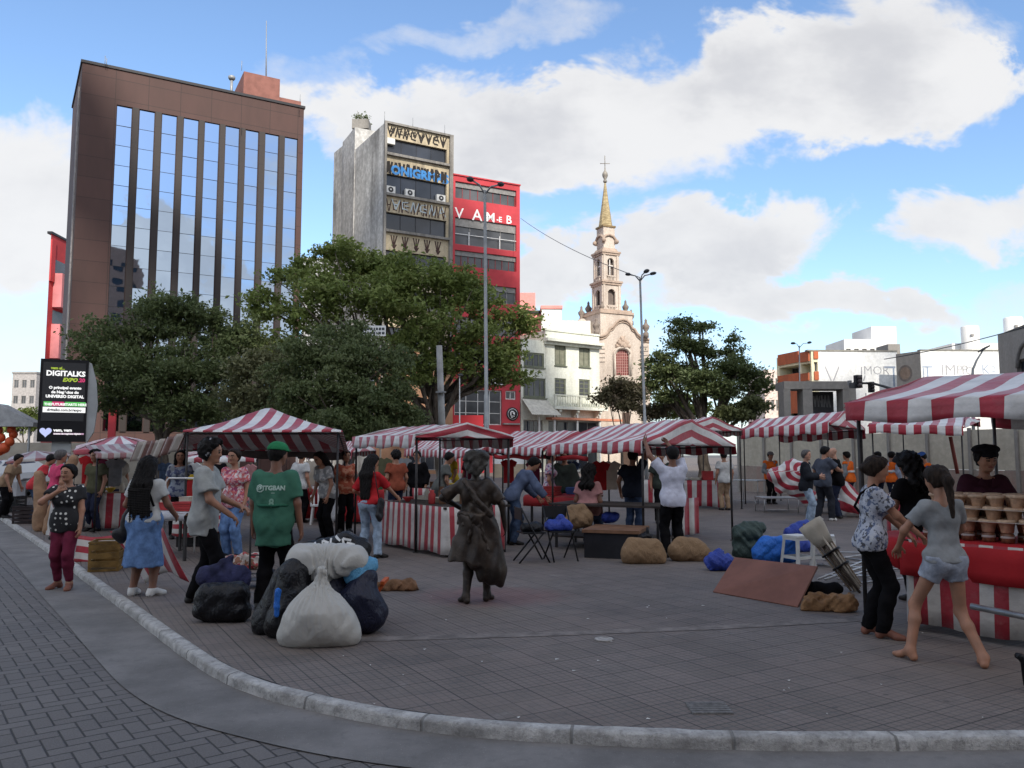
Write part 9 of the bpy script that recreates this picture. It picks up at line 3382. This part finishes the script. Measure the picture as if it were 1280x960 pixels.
# mechanical emblem on the hoarding and a red inclined pole
p = at(1217, 553, 27.5)
t_ = thing('wall_emblem', 'round dark sign with a yellow flower like mark above the vendor', 'sign', tuple(p))
m = MB(smooth=False); m.X = Matrix.Translation(p) @ Matrix.Rotation(PI / 2, 4, 'X'); m.lathe([(.34, -.03), (.34, .03), (.30, .035)], n=24); m.X = None; m.build('disc', pmat('disc_dark', (.06, .045, .03), .6), t_)
m = MB(smooth=True)
for i in range(7):
 q = 2 * PI * i / 7; m.sphere(p + Vector((.11 * math.cos(q) + .06, -.045, .11 * math.sin(q) - .05)), .075, 8, 5, 0, (1, .3, 1))
m.sphere(p + Vector((.06, -.05, -.05)), .10, 8, 6, 0, (1, .4, 1)); m.build('flower_mark', pmat('mark_yellow', (.60, .36, .03), .5), t_)
a, bb = gnd(1199, 640) + Vector((0, 6, 0)), at(1188, 547, 22)
m = MB(smooth=True); m.tube([at(1197, 592, 22), at(1188, 546, 22)], .05, 8); o = m.build('leaning_pole', pmat('red_brown_pole', (.20, .05, .04), .7)); tag(o, 'slanting red brown pole against the hoarding between blue cap and vendor', 'pole')
# dark camera strap like handle end at the right edge: black trolley grip
b = gnd(1284, 866)
t_ = thing('bag_trolley', 'black cart handle end cut off by the right edge of the picture', 'cart', tuple(b))
m = MB(smooth=True); m.tube([(.0, 0, .05), (.0, .02, .20), (-.02, .02, .24), (-.05, .02, .25)], [.022, .022, .028, .02], 8); m.build('grip', DKBAG, t_, world=False)
m = MB(smooth=True); m.tube([(.02, 0, .02), (.5, .2, .02)], .02, 8); m.build('bar', DKBAG, t_, world=False)
# litter: pale scraps on the paving
rl = random.Random(12)
litm = pmat('paper_scrap', (.60, .59, .56), .8)
for i in range(34):
 p = gnd(rl.uniform(420, 1240), rl.uniform(770, 905) if i % 3 else rl.uniform(720, 780), 0)
 m = MB(); w = rl.uniform(.008, .02); m.X = Matrix.Translation(p + Vector((0, 0, .004))) @ Matrix.Rotation(rl.uniform(0, 6), 4, 'Z'); m.add([(-w, -w * .6, 0), (w, -w * .5, .004), (w * .8, w * .6, .001), (-w * .7, w * .5, .005)], [(0, 1, 2, 3)]); m.X = None
 o = m.build('paper_scrap', litm); tag(o, 'tiny pale paper scrap lying on the open paving', 'litter', 'paper scraps on the paving')
# ---- opaque mesh added out of view, towards the sun, to keep the plaza in shade
def shade_cloud():
 alt = 260.0
 cot = 1 / math.tan(SUN_EL)
 def cen(gx, gy):
  return Vector((gx, gy, 0)) + SUN_H * (alt * cot) + Vector((0, 0, alt))
 sd = SDF()
 r = random.Random(21)
 for gx in range(-70, 81, 22):
  for gy in range(-58, 24, 20):
   p = cen(gx + r.uniform(-5, 5), gy + r.uniform(-4, 4) + min(14, max(0, gx * .5)) * (gy > 0))
   q = r.uniform(15, 19)
   sd.ball(tuple(p + Vector((0, 0, r.uniform(-2, 5)))), q, 8, (1, 1, .6))
 Vv, Q = sd.mesh(4.0, warp=lambda G: 2.0 * fold(G, 3, .12, .12, .15), pad=12)
 o = np_mesh('added_shade_cloud', Vv, Q, pmat('cloud_white', (.8, .8, .8), 1.0, .02, .02))
 tag(o, kind='structure')


shade_cloud()
